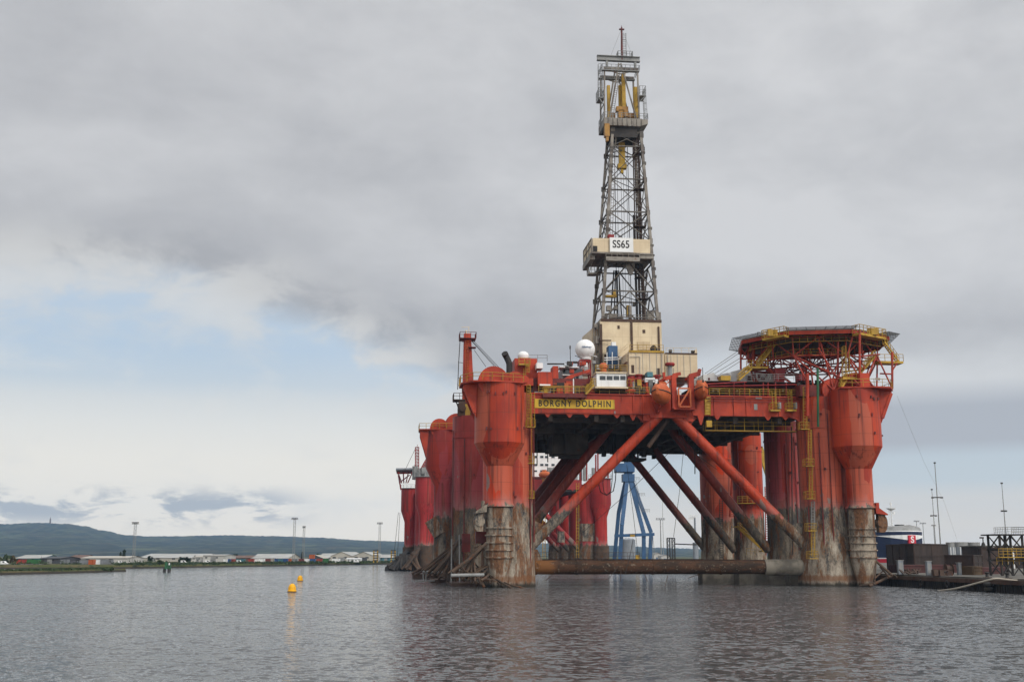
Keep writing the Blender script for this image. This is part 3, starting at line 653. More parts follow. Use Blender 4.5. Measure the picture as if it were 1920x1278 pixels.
# yellow ladders and baskets
def lad(px, y0, y1, yl, w_=.55, cage=-.6, name='ladder', mat='yellow'):
    g = MB(); g.ladder(P(px, y1, yl), P(px, y0, yl), w_, r=.05, cage=(0, cage, 0) if cage else None); return g.build(name, M[mat], rig)
lad(991, 722, 800, -3.9); lad(999, 735, 800, -3.6, cage=None); lad(994, 800, 866, -1.6, .45, -.5); lad(993, 870, 934, -1.6, .45, -.5); lad(996, 985, 1080, -1.9, .4, None, 'ladder', 'rust')
lad(1509, 725, 802, -3.4); lad(1518, 806, 872, -3.9, .5, -.5); lad(1520, 872, 934, -3.9, .5, -.5); lad(1524, 940, 995, -4.3, .5, -.5, 'ladder', 'grey'); lad(1524, 990, 1042, -4.6, .5, -.6)
lad(1327, 742, 778, -1.2, .9, None); lad(1350, 1, 2, 0) if 0 else None
g = MB(); B(1323, 743, 1331, 777, -1.15, .1, g); B(1325, 788, 1335, 800, -1.4, .3, g); g.build('ladder_trunk', M['yellow'], rig)
for px, py, y in ((995, 800, -4.2), (1508, 804, -4.2), (993, 868, -2.2), (993, 933, -2.2), (1517, 873, -4.6), (1519, 934, -4.6), (1521, 994, -4.9), (1524, 1046, -5.2)):
    g = MB(); c_ = P(px, py, y); g.box(c_.x - .7, c_.x + .7, y - .5, y + .9, c_.z - .1, c_.z); g.rail([c_ + Vector((-.7, .8, 0)), c_ + Vector((-.7, -.5, 0)), c_ + Vector((.7, -.5, 0)), c_ + Vector((.7, .8, 0))], 1.1, .7, .035)
    g.build('landing', M['yellow'], rig)
for q in (1451, 1481, 1521):
    g = MB(); c_ = P(q, 769, -1.1); g.box(c_.x - .85, c_.x + .75, -2.1, -1.1, c_.z - .25, c_.z); g.rail([c_ + Vector((-.8, 0, 0)), c_ + Vector((-.8, -.9, 0)), c_ + Vector((.7, -.9, 0)), c_ + Vector((.7, 0, 0))], 1.1, .5, .04)
    g.ladder(c_ + Vector((0, -.15, 0)), c_ + Vector((0, -.15, 3.2)), .5, r=.05); g.tube(c_ + Vector((.4, -.2, 1)), c_ + Vector((.4, -.2, 3.4)), .05, 5)
    b2 = g.build('work_basket', M['yellow'], rig)
    g = MB(); g.box(c_.x + .55, c_.x + .95, -2.0, -1.3, c_.z + .2, c_.z + 1.2); g.build('screen', M['grey'], b2)
g = MB(); a, b_ = P(1322, 806, .9), P(1503, 807, .9); g.box(a.x, b_.x, .6, 2.0, a.z - .12, a.z); g.rail([(a.x, .6, a.z), (b_.x, .6, a.z)], 1.35, 1.7, .035)
for k in range(8): x = a.x + (b_.x - a.x) * k / 7; g.tube((x, 1.9, a.z), (x, 1.9, 27), .05, 5)
g.build('walkway', M['yellow'], rig)
g = MB(); g.tube(P(1533, 690, -4.6), P(1534, 800, -4.6), .2, 10); g.build('drain_pipe', M['green'], rig, smooth=40)
g = MB(); g.tube(P(1514, 700, -4.4), P(1514, 780, -4.4), .28, 10); g.build('drain_pipe', M['red'], rig, smooth=40)

# forward railings
for q0, q1, py in ((1010, 1218, 742), (1330, 1500, 742)):
    g = MB(); a, b_ = P(q0, py, -1.05), P(q1, py, -1.05); g.rail([(a.x, -1.05, 30.25), (b_.x, -1.05, 30.25)], 1.15, 1.7, .045, (.35, .7)); g.build('railing', M['yellow'], rig)
g = MB(); g.rail([P(1018, 738, -2.2), P(1100, 738, -2.2)], 1.1, 1.6, .04, (.5,)); g.build('railing', M['yellow'], rig)

# ---------------- topside houses, left to right
g = MB(); B(1000, 712, 1228, 741, 3, 40, g); g.build('deck_recess', M['deckred'], rig)
g = MB()
for q in range(1012, 1222, 21): B(q, 722, q + random.uniform(8, 14), 740, 2.9, .2, g)
g.build('recess_opening', M['dark'], rig)
rh = B(965, 672, 1007, 724, 8, 9).build('red_deckhouse', M['red'], rig)
g = MB(); B(985, 704, 990, 712, 7.9, .2, g); B(1008, 700, 1013, 722, 7.5, 1, g); g.build('doorway', M['dark'], rh)
g = MB(); B(973, 681, 993, 684, 6.8, 1.2, g); g.rail([P(973, 684, 6.8), P(994, 684, 6.8)], 1.2, .9, .05); g.ladder(P(989, 698, 6.8), P(989, 676, 6.8), .6, r=.06, cage=(0, -.6, 0)); g.ladder(P(984, 724, 7.2), P(984, 690, 7.2), .3, r=.06); g.build('stair_cage', M['yellow'], rh)
g = MB(); c_ = P(981, 668, 11); g.lathe(c_.x, 11, [(.75, c_.z - .6), (1.0, c_.z), (.98, c_.z + .25), (.8, c_.z + .6), (.45, c_.z + .82), (.05, c_.z + .9)], 20); g.build('small_radome', M['white'], rig, smooth=50)
g = MB(); g.rail([P(990, 677, 11), P(1026, 677, 11), P(1026, 677, 15)], 1.1, 1.5, .04); g.build('railing', M['grey'], rig)
b2 = B(1009, 697, 1036, 722, 1.5, 4); b2.build('red_container', M['red'], rig); B(1037, 686, 1047, 712, 4, 3).build('red_locker', M['red'], rig); B(1006, 680, 1018, 690, 6, 3).build('white_locker', M['white'], rig)
g = MB(); B(1012, 720, 1032, 722.5, 1.35, .15, g); g.build('container_sill', M['white'], rig)
g = MB(); B(925, 703, 968, 716, 5, 5, g); B(948, 706, 966, 712, 3, 2, g); g.build('machinery_house', M['deckred'], rig)
g = MB(); B(966, 709, 1000, 722, 2, 3, g); g.build('red_locker', M['red'], rig)
g = MB(); g.poly([P(955, 708, 8), P(955, 682, 8), P(953, 676, 8), P(948, 666, 8)], .52, 14); g.tube(P(948.5, 667, 8), P(946, 662, 7.6), .55, 14); g.build('exhaust', M['dark'], rig, smooth=40)
gh = B(1054, 691, 1092, 726, 9, 7).build('grey_deckhouse', M['grey'], rig)
g = MB()
for q in (1066, 1073, 1080): B(q, 704, q + 5, 716, 8.9, .15, g)
B(1056, 691.5, 1090, 700, 8.92, .1, g); g.build('window', M['glass'], gh)
g = MB(); B(1050, 687, 1085, 688.4, 7.5, 3, g); B(1055, 702, 1080, 703.2, 8.2, 1, g); g.build('canopy', M['white'], gh)
# radome on its red trestle
c_ = P(1097, 654.5, 12); R_ = 1.72
g = MB(); g.lathe(c_.x, 12, [(.95, c_.z - 1.85), (1.0, c_.z - 1.42)] + [(R_ * math.cos(a), c_.z + R_ * math.sin(a)) for a in [D2R(-52 + 142 * i / 16) for i in range(17)]], 36); rd = g.build('radome', M['white'], rig, smooth=50)
text('lettering', 'Schlumberger', M['blue'], rd, (c_.x - .0, 12 - R_ - .01, c_.z + .1), .42, sx=.72, bold=.012)
g = MB(); a, b_ = P(1088, 726, 11), P(1107, 676, 11)
for x in (a.x, b_.x):
    for y in (11, 13): g.tube((x, y, a.z), (x, y, b_.z), .13, 8)
for z in (a.z + 1, a.z + 2.4, b_.z - 1.7, b_.z): 
    for y in (11, 13): g.beam((a.x, y, z), (b_.x, y, z), .16, .2)
    for x in (a.x, b_.x): g.beam((x, 11, z), (x, 13, z), .16, .2)
g.tube((a.x, 11, b_.z - 1.7), (b_.x, 11, b_.z), .07, 6); g.box(a.x - .1, b_.x + .1, 10.9, 13.1, b_.z, b_.z + .12); g.build('radome_trestle', M['crimson'], rig)
g = MB(); B(1091, 682, 1103, 694, 11.4, 1, g); g.build('equipment_box', M['white'], rig)
g = MB(); g.beam(P(1106, 695, 5), P(1072, 705, 5), .55, .5); g.beam(P(1073, 704.5, 5), P(1048, 720, 4), .7, .6); g.beam(P(1049, 716, 4), P(1043, 742, 3), .9, .9); B(1037, 717, 1050, 728, 3.6, 1, g); g.build('deck_crane', M['red'], rig)
# control cabin
cb = B(1119, 699, 1174, 725, -1.6, 4).build('control_cabin', M['white'], rig)
g = MB()
for q0, q1 in ((1124.5, 1135.5), (1137.5, 1148.5), (1150.5, 1161), (1163, 1173)): B(q0, 704.5, q1, 712, -1.63, .1, g)
g.build('window', M['glass'], cb)
g = MB(); B(1116, 725, 1178, 727, -2.0, 4.6, g); B(1117, 697.4, 1175, 699, -1.8, 4.3, g); g.build('cabin_frame', M['cream'], cb)
g = MB(); B(1124, 727, 1172, 741, -.6, 2, g); g.build('cabin_underside', M['dark'], rig)
g = MB(); a, b_ = P(1117, 697, -1.7), P(1176, 697, -1.7); g.rail([a, b_], 1.1, 1.1, .045, (.35, .7)); g.rail([P(1176, 724, -2), P(1190, 724, -2)], 1.1, .8, .045); g.stair(P(1098, 739, -2), P(1113, 722, -2), .8, (0, 1, 0)); g.rail([P(1108, 722, -2.2), P(1117, 722, -2.2)], 1.1, .6, .05); g.build('railing', M['yellow'], cb)
c_ = P(1131.5, 697, .5); g = MB(); g.lathe(c_.x, .5, [(.5, c_.z), (.5, c_.z + .6), (.68, c_.z + .62), (.68, c_.z + .95), (.6, c_.z + 1.25), (.35, c_.z + 1.45), (.05, c_.z + 1.5)], 18); g.build('vent', M['orange'], cb, smooth=40)

# drill floor houses
dh = B(1127, 602, 1240, 702, 17, 13).build('drill_floor_house', M['cream'], rig)
g = MB(); B(1126.3, 599.5, 1240.6, 602, 16.9, 13.2, g); B(1183, 602, 1186, 657, 16.8, .25, g); B(1234.5, 612, 1236.5, 658, 16.8, .25, g); B(1126, 607, 1129, 690, 16.75, .3, g)
for q0, q1, y in ((1122, 1146, 638), (1184, 1186, 632)): g.tube(P(q0, y, 16.3), P(q1, y, 16.3), .12, 6)
g.build('trim_pipe', M['brown'], dh)
wl = MB(); a, b_ = P(1127, 700, 17), P(1127, 602, 17); wl.add([(a.x - .05, 19, a.z), (a.x - .05, 29.5, a.z), (a.x - .05, 29.5, b_.z - .5), (a.x - .05, 19, b_.z - 1), (a.x - 1.2, 19, a.z), (a.x - 1.2, 29.5, a.z), (a.x - 1.2, 29.5, b_.z - .5), (a.x - 1.2, 19, b_.z - 1)], [(0, 1, 2, 3), (7, 6, 5, 4), (0, 3, 7, 4), (1, 5, 6, 2), (3, 2, 6, 7), (0, 4, 5, 1)]); wl.build('side_house', M['cream'], dh)
g = MB(); 
for k in range(26):
    yy = random.uniform(17, 20); q = P(random.uniform(1116, 1127), random.uniform(612, 700), yy); g.box(q.x - .3, q.x + random.uniform(.2, .5), yy - .3, yy + .5, q.z, q.z + random.uniform(.3, 1.6))
for q in (1113, 1118, 1123): g.tube(P(q, 720, 18), P(q + 1, 605, 18), .14, 7)
g.build('standpipe', M['derrick'], dh)
lh = B(1180, 659.5, 1245, 702, 8, 9).build('mud_house', M['cream'], rig); B(1173.5, 663, 1180, 678, 9, 4).build('mud_house_annex', M['cream'], rig); B(1212, 702, 1246, 712, 8.5, 8).build('mud_house_base', M['cream'], rig)
g = MB(); B(1179.5, 657.6, 1245.5, 659.8, 7.8, .3, g); g.rail([P(1181, 658, 7.9), P(1244, 658, 7.9)], 1.1, 1.6, .04); g.build('roof_railing', M['yellow'], lh)
g = MB(); B(1196, 640, 1220, 655, 16.85, .1, g)
for k in range(9): B(1196 + k * 2.8, 640, 1197 + k * 2.8, 655, 16.75, .1, g)
g.build('louvre', M['cream'], dh)
g = MB(); c_ = P(1225, 653, 9); ring_y(g, c_.x, c_.z, .5, 8.6, 9.4, 16); c_ = P(1227, 656, 9); g.box(c_.x - .6, c_.x + .5, 8.8, 9.5, c_.z - .5, c_.z + .3); g.build('floodlight', M['dark'], lh)
g = MB(); B(1231, 690, 1237, 702, 7.95, .1, g); B(1184, 684, 1189, 699, 7.95, .1, g); B(1133, 664, 1138, 677, 16.92, .1, g); B(1205, 618, 1210, 624, 16.92, .1, g); B(1158, 610, 1162, 616, 16.92, .1, g); g.build('doorway', M['brown'], lh)
g = MB()
for q in (1193, 1206, 1219, 1232): a, b_ = P(q, 702, 7.96), P(q, 660, 7.96); g.box(a.x - .04, a.x + .04, 7.92, 8.02, a.z, b_.z)
g.poly([P(1181, 668, 7.8), P(1200, 668, 7.8), P(1200, 700, 7.8)], .07, 6); g.tube(P(1241, 700, 7.8), P(1241, 662, 7.8), .08, 6); g.build('cladding_rib', M['beige'], lh)
rb = B(1248, 663, 1307, 706, 10, 12).build('cement_house', M['cream'], rig)
g = MB(); B(1247.5, 661.8, 1307.5, 663.3, 9.9, 12.2, g); g.build('roof_edge', M['brown'], rb)
g = MB()
for q in (1259, 1271, 1283, 1295): a, b_ = P(q, 705, 9.96), P(q, 663, 9.96); g.box(a.x - .04, a.x + .04, 9.92, 10.02, a.z, b_.z)
g.tube(P(1252, 705, 9.8), P(1252, 664, 9.8), .08, 6); g.build('cladding_rib', M['beige'], rb)
g = MB(); g.rail([P(1249, 662, 10), P(1306, 662, 10)], .95, 1.3, .04, (.5,)); B(1303, 655, 1307, 662, 10, .3, g); g.build('roof_railing', M['cream'], rb)
g = MB(); B(1255, 655, 1260, 660, 10.2, .5, g); B(1297, 656.5, 1302, 661, 10.2, .5, g); g.build('floodlight', M['dark'], rb)
g = MB(); B(1142, 648, 1158, 690, 14, 2.2, g); c_ = P(1152, 652, 14); g.lathe(c_.x, 15, [(.7, c_.z - 3.6), (.7, c_.z), (.3, c_.z + .3)], 16); g.build('pump_motor', M['blue'], rig, smooth=40)
g = MB(); B(1147, 641, 1155, 649, 14.2, 1, g)
for y in (671, 675): g.tube(P(1133, y, 13.5), P(1166, y - 1.5, 13.5), .1, 6)
for q in (1138, 1148, 1160): g.tube(P(q, 690, 13.5), P(q, 660, 13.5), .08, 6)
g.build('pump_frame', M['white'], rig)
g = MB(); g.stair(P(1160, 668, 12), P(1181, 652, 12), .9, (0, 1, 0)); g.build('stair', M['cream'], rig)
# clutter of pipes, valves, lockers between the houses
cl = {(n_, k_): MB() for n_ in ('locker', 'vent_pipe', 'pipe') for k_ in ('red', 'grey', 'white', 'yellow', 'dark', 'orange')}
q = random.Random(11)
for k in range(190):
    px = q.choice([q.uniform(1010, 1120), q.uniform(1176, 1325), q.uniform(1176, 1262)]); y = q.uniform(-.2, 7); z0 = 30.1 if px < 1176 else 30.3
    x = P(px, 735, y).x; hgt = q.choice([.4, .7, 1.1, 1.5, 2.2, 2.7]); w_ = q.uniform(.12, .7)
    mk = q.choice(['red', 'red', 'grey', 'grey', 'white', 'yellow', 'dark', 'dark', 'orange'])
    if q.random() < .5: cl['locker', mk].box(x - w_, x + w_, y, y + q.uniform(.3, 1), z0, z0 + hgt)
    elif q.random() < .6: cl['vent_pipe', mk].lathe(x, y, [(w_ * .5, z0), (w_ * .5, z0 + hgt), (w_ * .2, z0 + hgt + .2)], 10)
    else: zz = z0 + hgt; cl['pipe', mk].tube((x - q.uniform(.5, 2.2), y, zz), (x + q.uniform(.5, 2.2), y, zz), q.uniform(.05, .13), 6)
for k in range(26):
    px = q.uniform(1050, 1125); y = q.uniform(4, 12); c_ = P(px, q.uniform(668, 692), y); mk = q.choice(['grey', 'white', 'dark', 'red'])
    if q.random() < .5: cl['locker', mk].box(c_.x - .3, c_.x + q.uniform(.2, .6), y, y + .5, c_.z - q.uniform(.3, .9), c_.z)
    else: cl['pipe', mk].tube(c_, c_ + Vector((q.uniform(-1.5, 1.5), 0, q.uniform(-.8, .8))), .06, 5)
for (n_, mk), gg in cl.items(): gg.build(n_, M[mk], rig)
g = MB(); g.tube(P(1070, 690, 9), P(1069, 650, 9), .06, 5); g.tube(P(1069, 654, 9), P(1069, 648, 9), .12, 5); g.tube(P(1026, 682, 9), P(1058, 682, 9), .14, 6); g.tube(P(1034, 690, 6), P(1026, 660, 6), .03, 4) if 0 else None
g.build('antenna', M['dark'], rig)
for px, y0, y1, yl in ((1184, 706, 726, 1.5), (1198, 702, 722, 1.5), (1233, 703, 722, 2.5)):
    c_ = P(px, y1, yl); c2 = P(px, y0, yl); g = MB(); g.lathe(c_.x, yl, [(.55, c_.z), (.45, c2.z - .3), (.62, c2.z - .25), (.62, c2.z)], 16); g.build('mushroom_vent', M['crimson'], rig, smooth=40)
g = MB(); B(1210, 708, 1228, 716, 2, 2, g); g.build('white_locker', M['white'], rig)
g = MB(); B(1214, 697, 1224, 706, 4, 2, g); g.build('pump_skid', M['teal'], rig)

# lifeboat station
g = MB()
for q0, q1, yt in ((1261, 1268, 703), (1293, 1301, 703)): B(q0, yt, q1, 766, -3.4, .9, g)
g.beam(P(1270, 704, -3), P(1246, 710, -3), .5, .6); g.beam(P(1248, 709, -3), P(1236, 716, -2.5), .4, .45); g.beam(P(1246, 712, -3), P(1244, 698, -3), .35, .5); g.beam(P(1262, 703, -3), P(1276, 700, -3), .4, .5)
g.beam(P(1293, 705, -3), P(1312, 700, -3), .5, .7); g.beam(P(1310, 702, -3), P(1312, 692, -3), .45, .7); g.beam(P(1285, 712, -2), P(1296, 704, -3), .3, .35); g.box(P(1262, 766, -3).x, P(1302, 766, -3).x, -3.6, -1, P(1262, 768, -3).z, P(1262, 765, -3).z)
g.tube(P(1262, 706, -3), P(1246, 724, -3.4), .06, 6); g.tube(P(1250, 712, -3), P(1262, 730, -3), .05, 5)
dv_ = g.build('davit', M['red'], rig)
g = MB(); a, b_ = P(1273, 762, -3.9), P(1294, 728, -3.9)
for p0, p1 in (((a.x, a.z), (b_.x, a.z)), ((a.x, b_.z), (b_.x, b_.z)), ((a.x, a.z), (a.x, b_.z)), ((b_.x, a.z), (b_.x, b_.z)), ((a.x, a.z), (b_.x, b_.z))): g.beam((p0[0], -3.9, p0[1]), (p1[0], -3.9, p1[1]), .22, .22)
g.build('davit_frame', M['orange'], dv_)
g = MB(); 
for q0, q1, y0, y1 in ((1222, 1232, 752, 774), (1244, 1232, 752, 774), (1234, 1242, 772, 752), (1286, 1284, 766, 780), (1296, 1300, 766, 782)): g.tube(P(q0, y0, -2), P(q1, y1, -1.1), .1, 6)
g.build('davit_strut', M['red'], dv_)
c_ = P(1256, 683, 5); g = MB(); g.lathe(c_.x, 5, [(.75, c_.z - .25), (.85, c_.z), (.75, c_.z + .25)], 18); g.build('capstan_head', M['crimson'], rig, smooth=40)
g = MB(); g.lathe(c_.x, 5, [(.4, c_.z - 2.3), (.4, c_.z - .25)], 12)
for dx in (-.6, .6): g.tube((c_.x + dx, 5, c_.z - 2.6), (c_.x + dx, 5, c_.z - .6), .06, 5)
g.build('capstan_post', M['grey'], rig, smooth=40)

def lifeboat(label, px, py, yl, yaw, L=7.0, Bm=2.5, zk=1.0):
    lo = P(px, py, yl); wpos = FR.w(lo.x, lo.y, lo.z)
    t = thing('lifeboat', label, 'lifeboat', wpos, D2R(6 + yaw), 'enclosed lifeboats hanging from the davits'); t.scale = (1, 1, zk)
    def half(z_sc, rings, ny=8):
        out = []
        for i in range(11):
            f = -1 + 2 * i / 10; k = max(.06, (1 - abs(f) ** 2.4)) ; out.append((f * L / 2, k))
        return out
    st = half(0, 0)
    g = MB(); rings = []
    for y, k in st:
        w_ = Bm / 2 * k ** .7; sh = .18 * (1 - k); rings.append([(-w_, y, .2 + sh), (-w_ * .92, y, -.35 + sh), (-w_ * .62, y, -.85 * k ** .4 + sh), (0, y, -1.15 * k ** .4 + sh), (w_ * .62, y, -.85 * k ** .4 + sh), (w_ * .92, y, -.35 + sh), (w_, y, .2 + sh)])
    g.loft(rings); h = g.build('hull', M['orange'], t, smooth=50)
    g = MB(); rings = []
    for y, k in st:
        w_ = Bm / 2 * k ** .7 * .97; sh = .18 * (1 - k); tp = 1.25 * k ** .55; rings.append([(w_, y, .2 + sh), (w_ * .93, y, .2 + sh + tp * .5), (w_ * .55, y, .2 + sh + tp * .9), (0, y, .2 + sh + tp), (-w_ * .55, y, .2 + sh + tp * .9), (-w_ * .93, y, .2 + sh + tp * .5), (-w_, y, .2 + sh)])
    g.loft(rings); g.box(-.5, .5, .9, 2.0, 1.2, 1.75); g.build('canopy', M['orange'], t, smooth=50)
    g = MB(); 
    for sx in (-1, 1):
        pts = [(sx * (Bm / 2 * k ** .7 + .02), y, .22 + .18 * (1 - k)) for y, k in st]; g.poly(pts, .07, 6)
    g.build('fender', M['black'], t)
    g = MB()
    for y in (-2.4, 2.4): g.tube((0, y, 1.1), (0, y, 3.0), .05, 6); g.box(-.12, .12, y - .12, y + .12, 1.0, 1.35)
    g.build('fall_wire', M['dark'], t)
    return t
lifeboat('large orange enclosed lifeboat hanging left of the red davit frame', 1240, 741, -4.8, -24, 6.6, 2.9, 1.32)
lifeboat('smaller orange enclosed lifeboat hanging right of the red davit frame', 1315, 735, -3.6, -8, 6.0, 2.15, 1.2)

# starboard upper deck
g = MB(); a, b_ = P(1322, 713.5, -.8), P(1503, 717, -.8); g.box(a.x, b_.x + 1.5, -.8, 24, b_.z, a.z); ud = g.build('upper_deck', M['brown'], rig)
ZU = a.z
g = MB(); a, b_ = P(1318, 742, 2.5), P(1506, 718, 2.5); g.box(a.x, b_.x, 2.5, 24, 30.02, b_.z + .02); g.build('upper_deckhouse', M['deckred'], rig)
g = MB()
for q0, q1 in ((1332, 1348), (1352, 1358), (1416, 1432), (1446, 1452), (1478, 1490)): B(q0, 728, q1, 741, 2.3, .2, g)
g.build('doorway', M['dark'], ud)
g = MB()
for px in (1376, 1396, 1431, 1440, 1454, 1474, 1496): g.tube(P(px, 742, -.6), P(px, 716, -.6), .11, 6)
g.tube(P(1320, 720, -1), P(1400, 716, -1), .1, 6); g.tube(P(1330, 724, -.9), P(1500, 720.5, -.9), .09, 6)
g.build('deck_post', M['crimson'], ud)
g = MB()
for px in (1336, 1345, 1366, 1381, 1406, 1414, 1452, 1467): B(px, 731, px + 3, 734, 2.2, .25, g)
B(1335, 728, 1352, 729, .5, .2, g); g.build('deck_lamp', M['cream'], ud)
g = MB(); g.rail([P(1445, 713.5, -.7), P(1503, 713.5, -.7)], 1.1, 1.2, .035, (.4, .7)); g.rail([P(1398, 713.5, -.7), P(1452, 713.5, -.7)], 1.1, 1.0, .03, (.4, .7)); g.build('railing', M['grey'], ud)
g = MB(); a = P(1318, 713, 19); b_ = P(1470, 713, 19)
for q0, q1, yt, yr in ((1318, 1343, 703, 698), (1340, 1372, 704, 698), (1372, 1398, 697, 691), (1400, 1470, 700, 694)):
    a, b_ = P(q0, 713, 19), P(q1, yt, 19); zr = P(q0, yr, 19).z; xm = a.x + (b_.x - a.x) * (.8 if q0 < 1398 else .3); ext(g, [(a.x, a.z - .2), (b_.x, a.z - .2), (b_.x, b_.z), (xm, zr), (a.x, b_.z)], 19, 27)
hs = g.build('accommodation_house', M['white'], rig)
g = MB(); 
for q0, q1, y0, y1 in ((1328, 1331, 708, 712), (1421, 1425, 702, 709), (1427, 1434, 707, 711), (1402, 1410, 704, 712), (1345, 1347, 706, 711)): B(q0, y0, q1, y1, 18.9, .2, g)
g.build('doorway', M['deckred'], hs)
B(1352, 704, 1370, 712.5, 1, 1.6).build('yellow_skid', M['yellow'], rig)
g = MB(); a, b_ = P(1452, 713, 3), P(1470, 692, 3); xm = (a.x + b_.x) / 2; hw = (b_.x - a.x) / 2; ext(g, [(xm - hw * .72, ZU - .05), (xm + hw * .72, ZU - .05), (xm + hw * .85, b_.z - 1), (xm + hw, b_.z), (xm - hw, b_.z), (xm - hw * .85, b_.z - 1)], 2.4, 4.0); B(1499, 701, 1516, 713, 0, 2, g); B(1505, 688, 1508, 702, .6, .3, g); g.build('deck_trunk', M['crimson'], rig)
g = MB(); B(1493, 692, 1512, 693, .5, .4, g); B(1500, 695, 1506, 701, .5, .4, g); g.build('deck_equipment', M['dark'], rig)
g = MB(); q = random.Random(5)
for k in range(70):
    px = q.uniform(1495, 1562); y = q.uniform(-3, 4); c_ = P(px, q.uniform(712, 728), y); 
    if q.random() < .5: g.box(c_.x - .2, c_.x + q.uniform(.1, .5), y, y + .4, c_.z - q.uniform(.2, .9), c_.z)
    else: g.tube(c_, c_ + Vector((q.uniform(-1.6, 1.6), q.uniform(-1, 1), q.uniform(-.3, .3))), .07, 5)
g.build('pipe_rack', M['dark'], rig)
B(1500, 722, 1568, 742, -3.0, 5).build('column_house', M['deckred'], rig)

# ---------------- helideck
HC = Vector((27.9, 7.8, 0)); hz_ = 40.6; HR = 13.0; ha = D2R(-14)
oct_ = [Vector((HC.x + HR * math.cos(D2R(22.5 + 45 * k) + ha), HC.y + HR * math.sin(D2R(22.5 + 45 * k) + ha), 0)) for k in range(8)]
g = MB(); g.prism([(p_.x, p_.y) for p_ in oct_], hz_, hz_ + .45)
for k in range(9):
    f = -1 + 2 * (k + .5) / 9; c_ = math.cos(ha); s_ = math.sin(ha); L_ = HR * .92 * (1 - max(0, abs(f) - .41) * .95)
    g.beam((HC.x + f * HR * .92 * c_ - L_ * -s_, HC.y + f * HR * .92 * s_ - L_ * c_, hz_ - .22), (HC.x + f * HR * .92 * c_ + L_ * -s_, HC.y + f * HR * .92 * s_ + L_ * c_, hz_ - .22), .3, .42)
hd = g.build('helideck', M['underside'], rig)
g = MB(); r_ = [(p_ - HC).normalized() * (HR + .12) + HC for p_ in oct_]
for k in range(8): g.beam(Vector((r_[k].x, r_[k].y, hz_ - .1)), Vector((r_[(k + 1) % 8].x, r_[(k + 1) % 8].y, hz_ - .1)), .2, .6)
g.build('deck_edge', M['red'], hd)
g = MB()
for k in range(8):
    a, b_ = oct_[k], oct_[(k + 1) % 8]
    if k == 4: b_ = a.lerp(b_, .52)      # the rest of these two sides is an access landing
    if k == 6: a = a.lerp(b_, .72)
    oa, ob = (a - HC).normalized(), (b_ - HC).normalized(); za = Vector((0, 0, hz_ + .3))
    n_ = 7
    for i in range(n_ + 1):
        f = i / n_; p_ = a.lerp(b_, f) + za; o_ = oa.lerp(ob, f) * 1.9 + Vector((0, 0, .22)); g.beam(p_, p_ + o_, .07, .07)
    for j in range(1, 8):
        f = j / 7; g.beam(a + za + (oa * 1.9 + Vector((0, 0, .22))) * f, b_ + za + (ob * 1.9 + Vector((0, 0, .22))) * f, .085, .04)
g.build('safety_net', M['net'], hd)
# truss under the deck
def octp(k, r, z): return Vector((HC.x + r * math.cos(D2R(22.5 + 45 * k) + ha), HC.y + r * math.sin(D2R(22.5 + 45 * k) + ha), z))
g = MB(); zt, zb_ = hz_ - .45, 37.0
for k in range(8):
    a0, b0 = octp(k, 11.2, zt), octp(k + 1, 11.2, zt); a1, b1 = octp(k, 11.0, zb_), octp(k + 1, 11.0, zb_)
    g.tube(a0, b0, .13, 8); g.tube(a1, b1, .13, 8); g.tube(a0, a1, .12, 8); m0, m1 = (a0 + b0) / 2, (a1 + b1) / 2; g.tube(m0, m1, .12, 7); g.tube(a1, m0, .12, 7); g.tube(b1, m0, .12, 7)
for k in range(4):
    a1, b1 = octp(k, 11.0, zb_), octp(k + 4, 11.0, zb_); g.tube(a1, b1, .14, 7)
    for i in range(1, 6): q = a1.lerp(b1, i / 6); g.tube(q, Vector((q.x, q.y, zt)), .09, 6); q2 = a1.lerp(b1, (i - 1) / 6); g.tube(Vector((q2.x, q2.y, zt if i % 2 else zb_)), Vector((q.x, q.y, zb_ if i % 2 else zt)), .09, 6)
g.build('helideck_truss', M['truss'], hd)
g = MB()
for k in (3, 4, 5, 6):
    a0, b0 = octp(k, 11.6, zt - .9), octp(k + 1, 11.6, zt - .9); g.beam(a0, b0, .5, .06); g.rail([a0, b0], 1.0, 1.2, .035, (.5,))
for k in (4, 5): a0, b0 = octp(k, 10.4, zb_ + .2), octp(k + 1, 10.4, zb_ + .2); g.beam(a0, b0, .6, .06); g.rail([a0, b0], 1.0, 1.3, .04, (.5,))
g.build('catwalk', M['yellow'], hd)
g = MB(); feet = [(31.0, -6.5, 30.9), (33.5, -5.0, 30.9), (24.0, -2.5, 30.3), (26.5, -4.5, 30.9), (20.0, 3.2, ZU + 1.6), (18.5, 10, ZU), (22, 15, ZU), (28, 12, ZU), (32.5, -1, 30.9)]
for i, (x, y, z) in enumerate(feet):
    if i == 0: tops = [octp(5, 11, zb_), octp(6, 11, zb_)]
    elif i == 1: tops = [octp(6, 11, zb_), octp(7, 11, zb_)]
    elif i == 2: tops = [octp(5, 11, zb_), octp(4, 11, zb_), Vector((25, 2, zt))]
    elif i == 3: tops = [octp(5, 11, zb_), (octp(5, 11, zt) + octp(6, 11, zt)) / 2, octp(6, 11, zb_)]
    elif i == 4: tops = [octp(4, 11, zb_), Vector((x - 2.5, y + 1, zb_)), Vector((x + 3.5, y, zb_))]
    elif i == 5: tops = [octp(3, 11, zb_), octp(4, 11, zb_)]
    elif i == 6: tops = [octp(2, 11, zb_), octp(3, 11, zb_)]
    elif i == 7: tops = [octp(1, 11, zb_), octp(2, 11, zb_), Vector((27, 8, zb_))]
    else: tops = [octp(7, 11, zb_), octp(0, 11, zb_)]
    for t_ in tops: g.tube((x, y, z), t_, .14, 8)
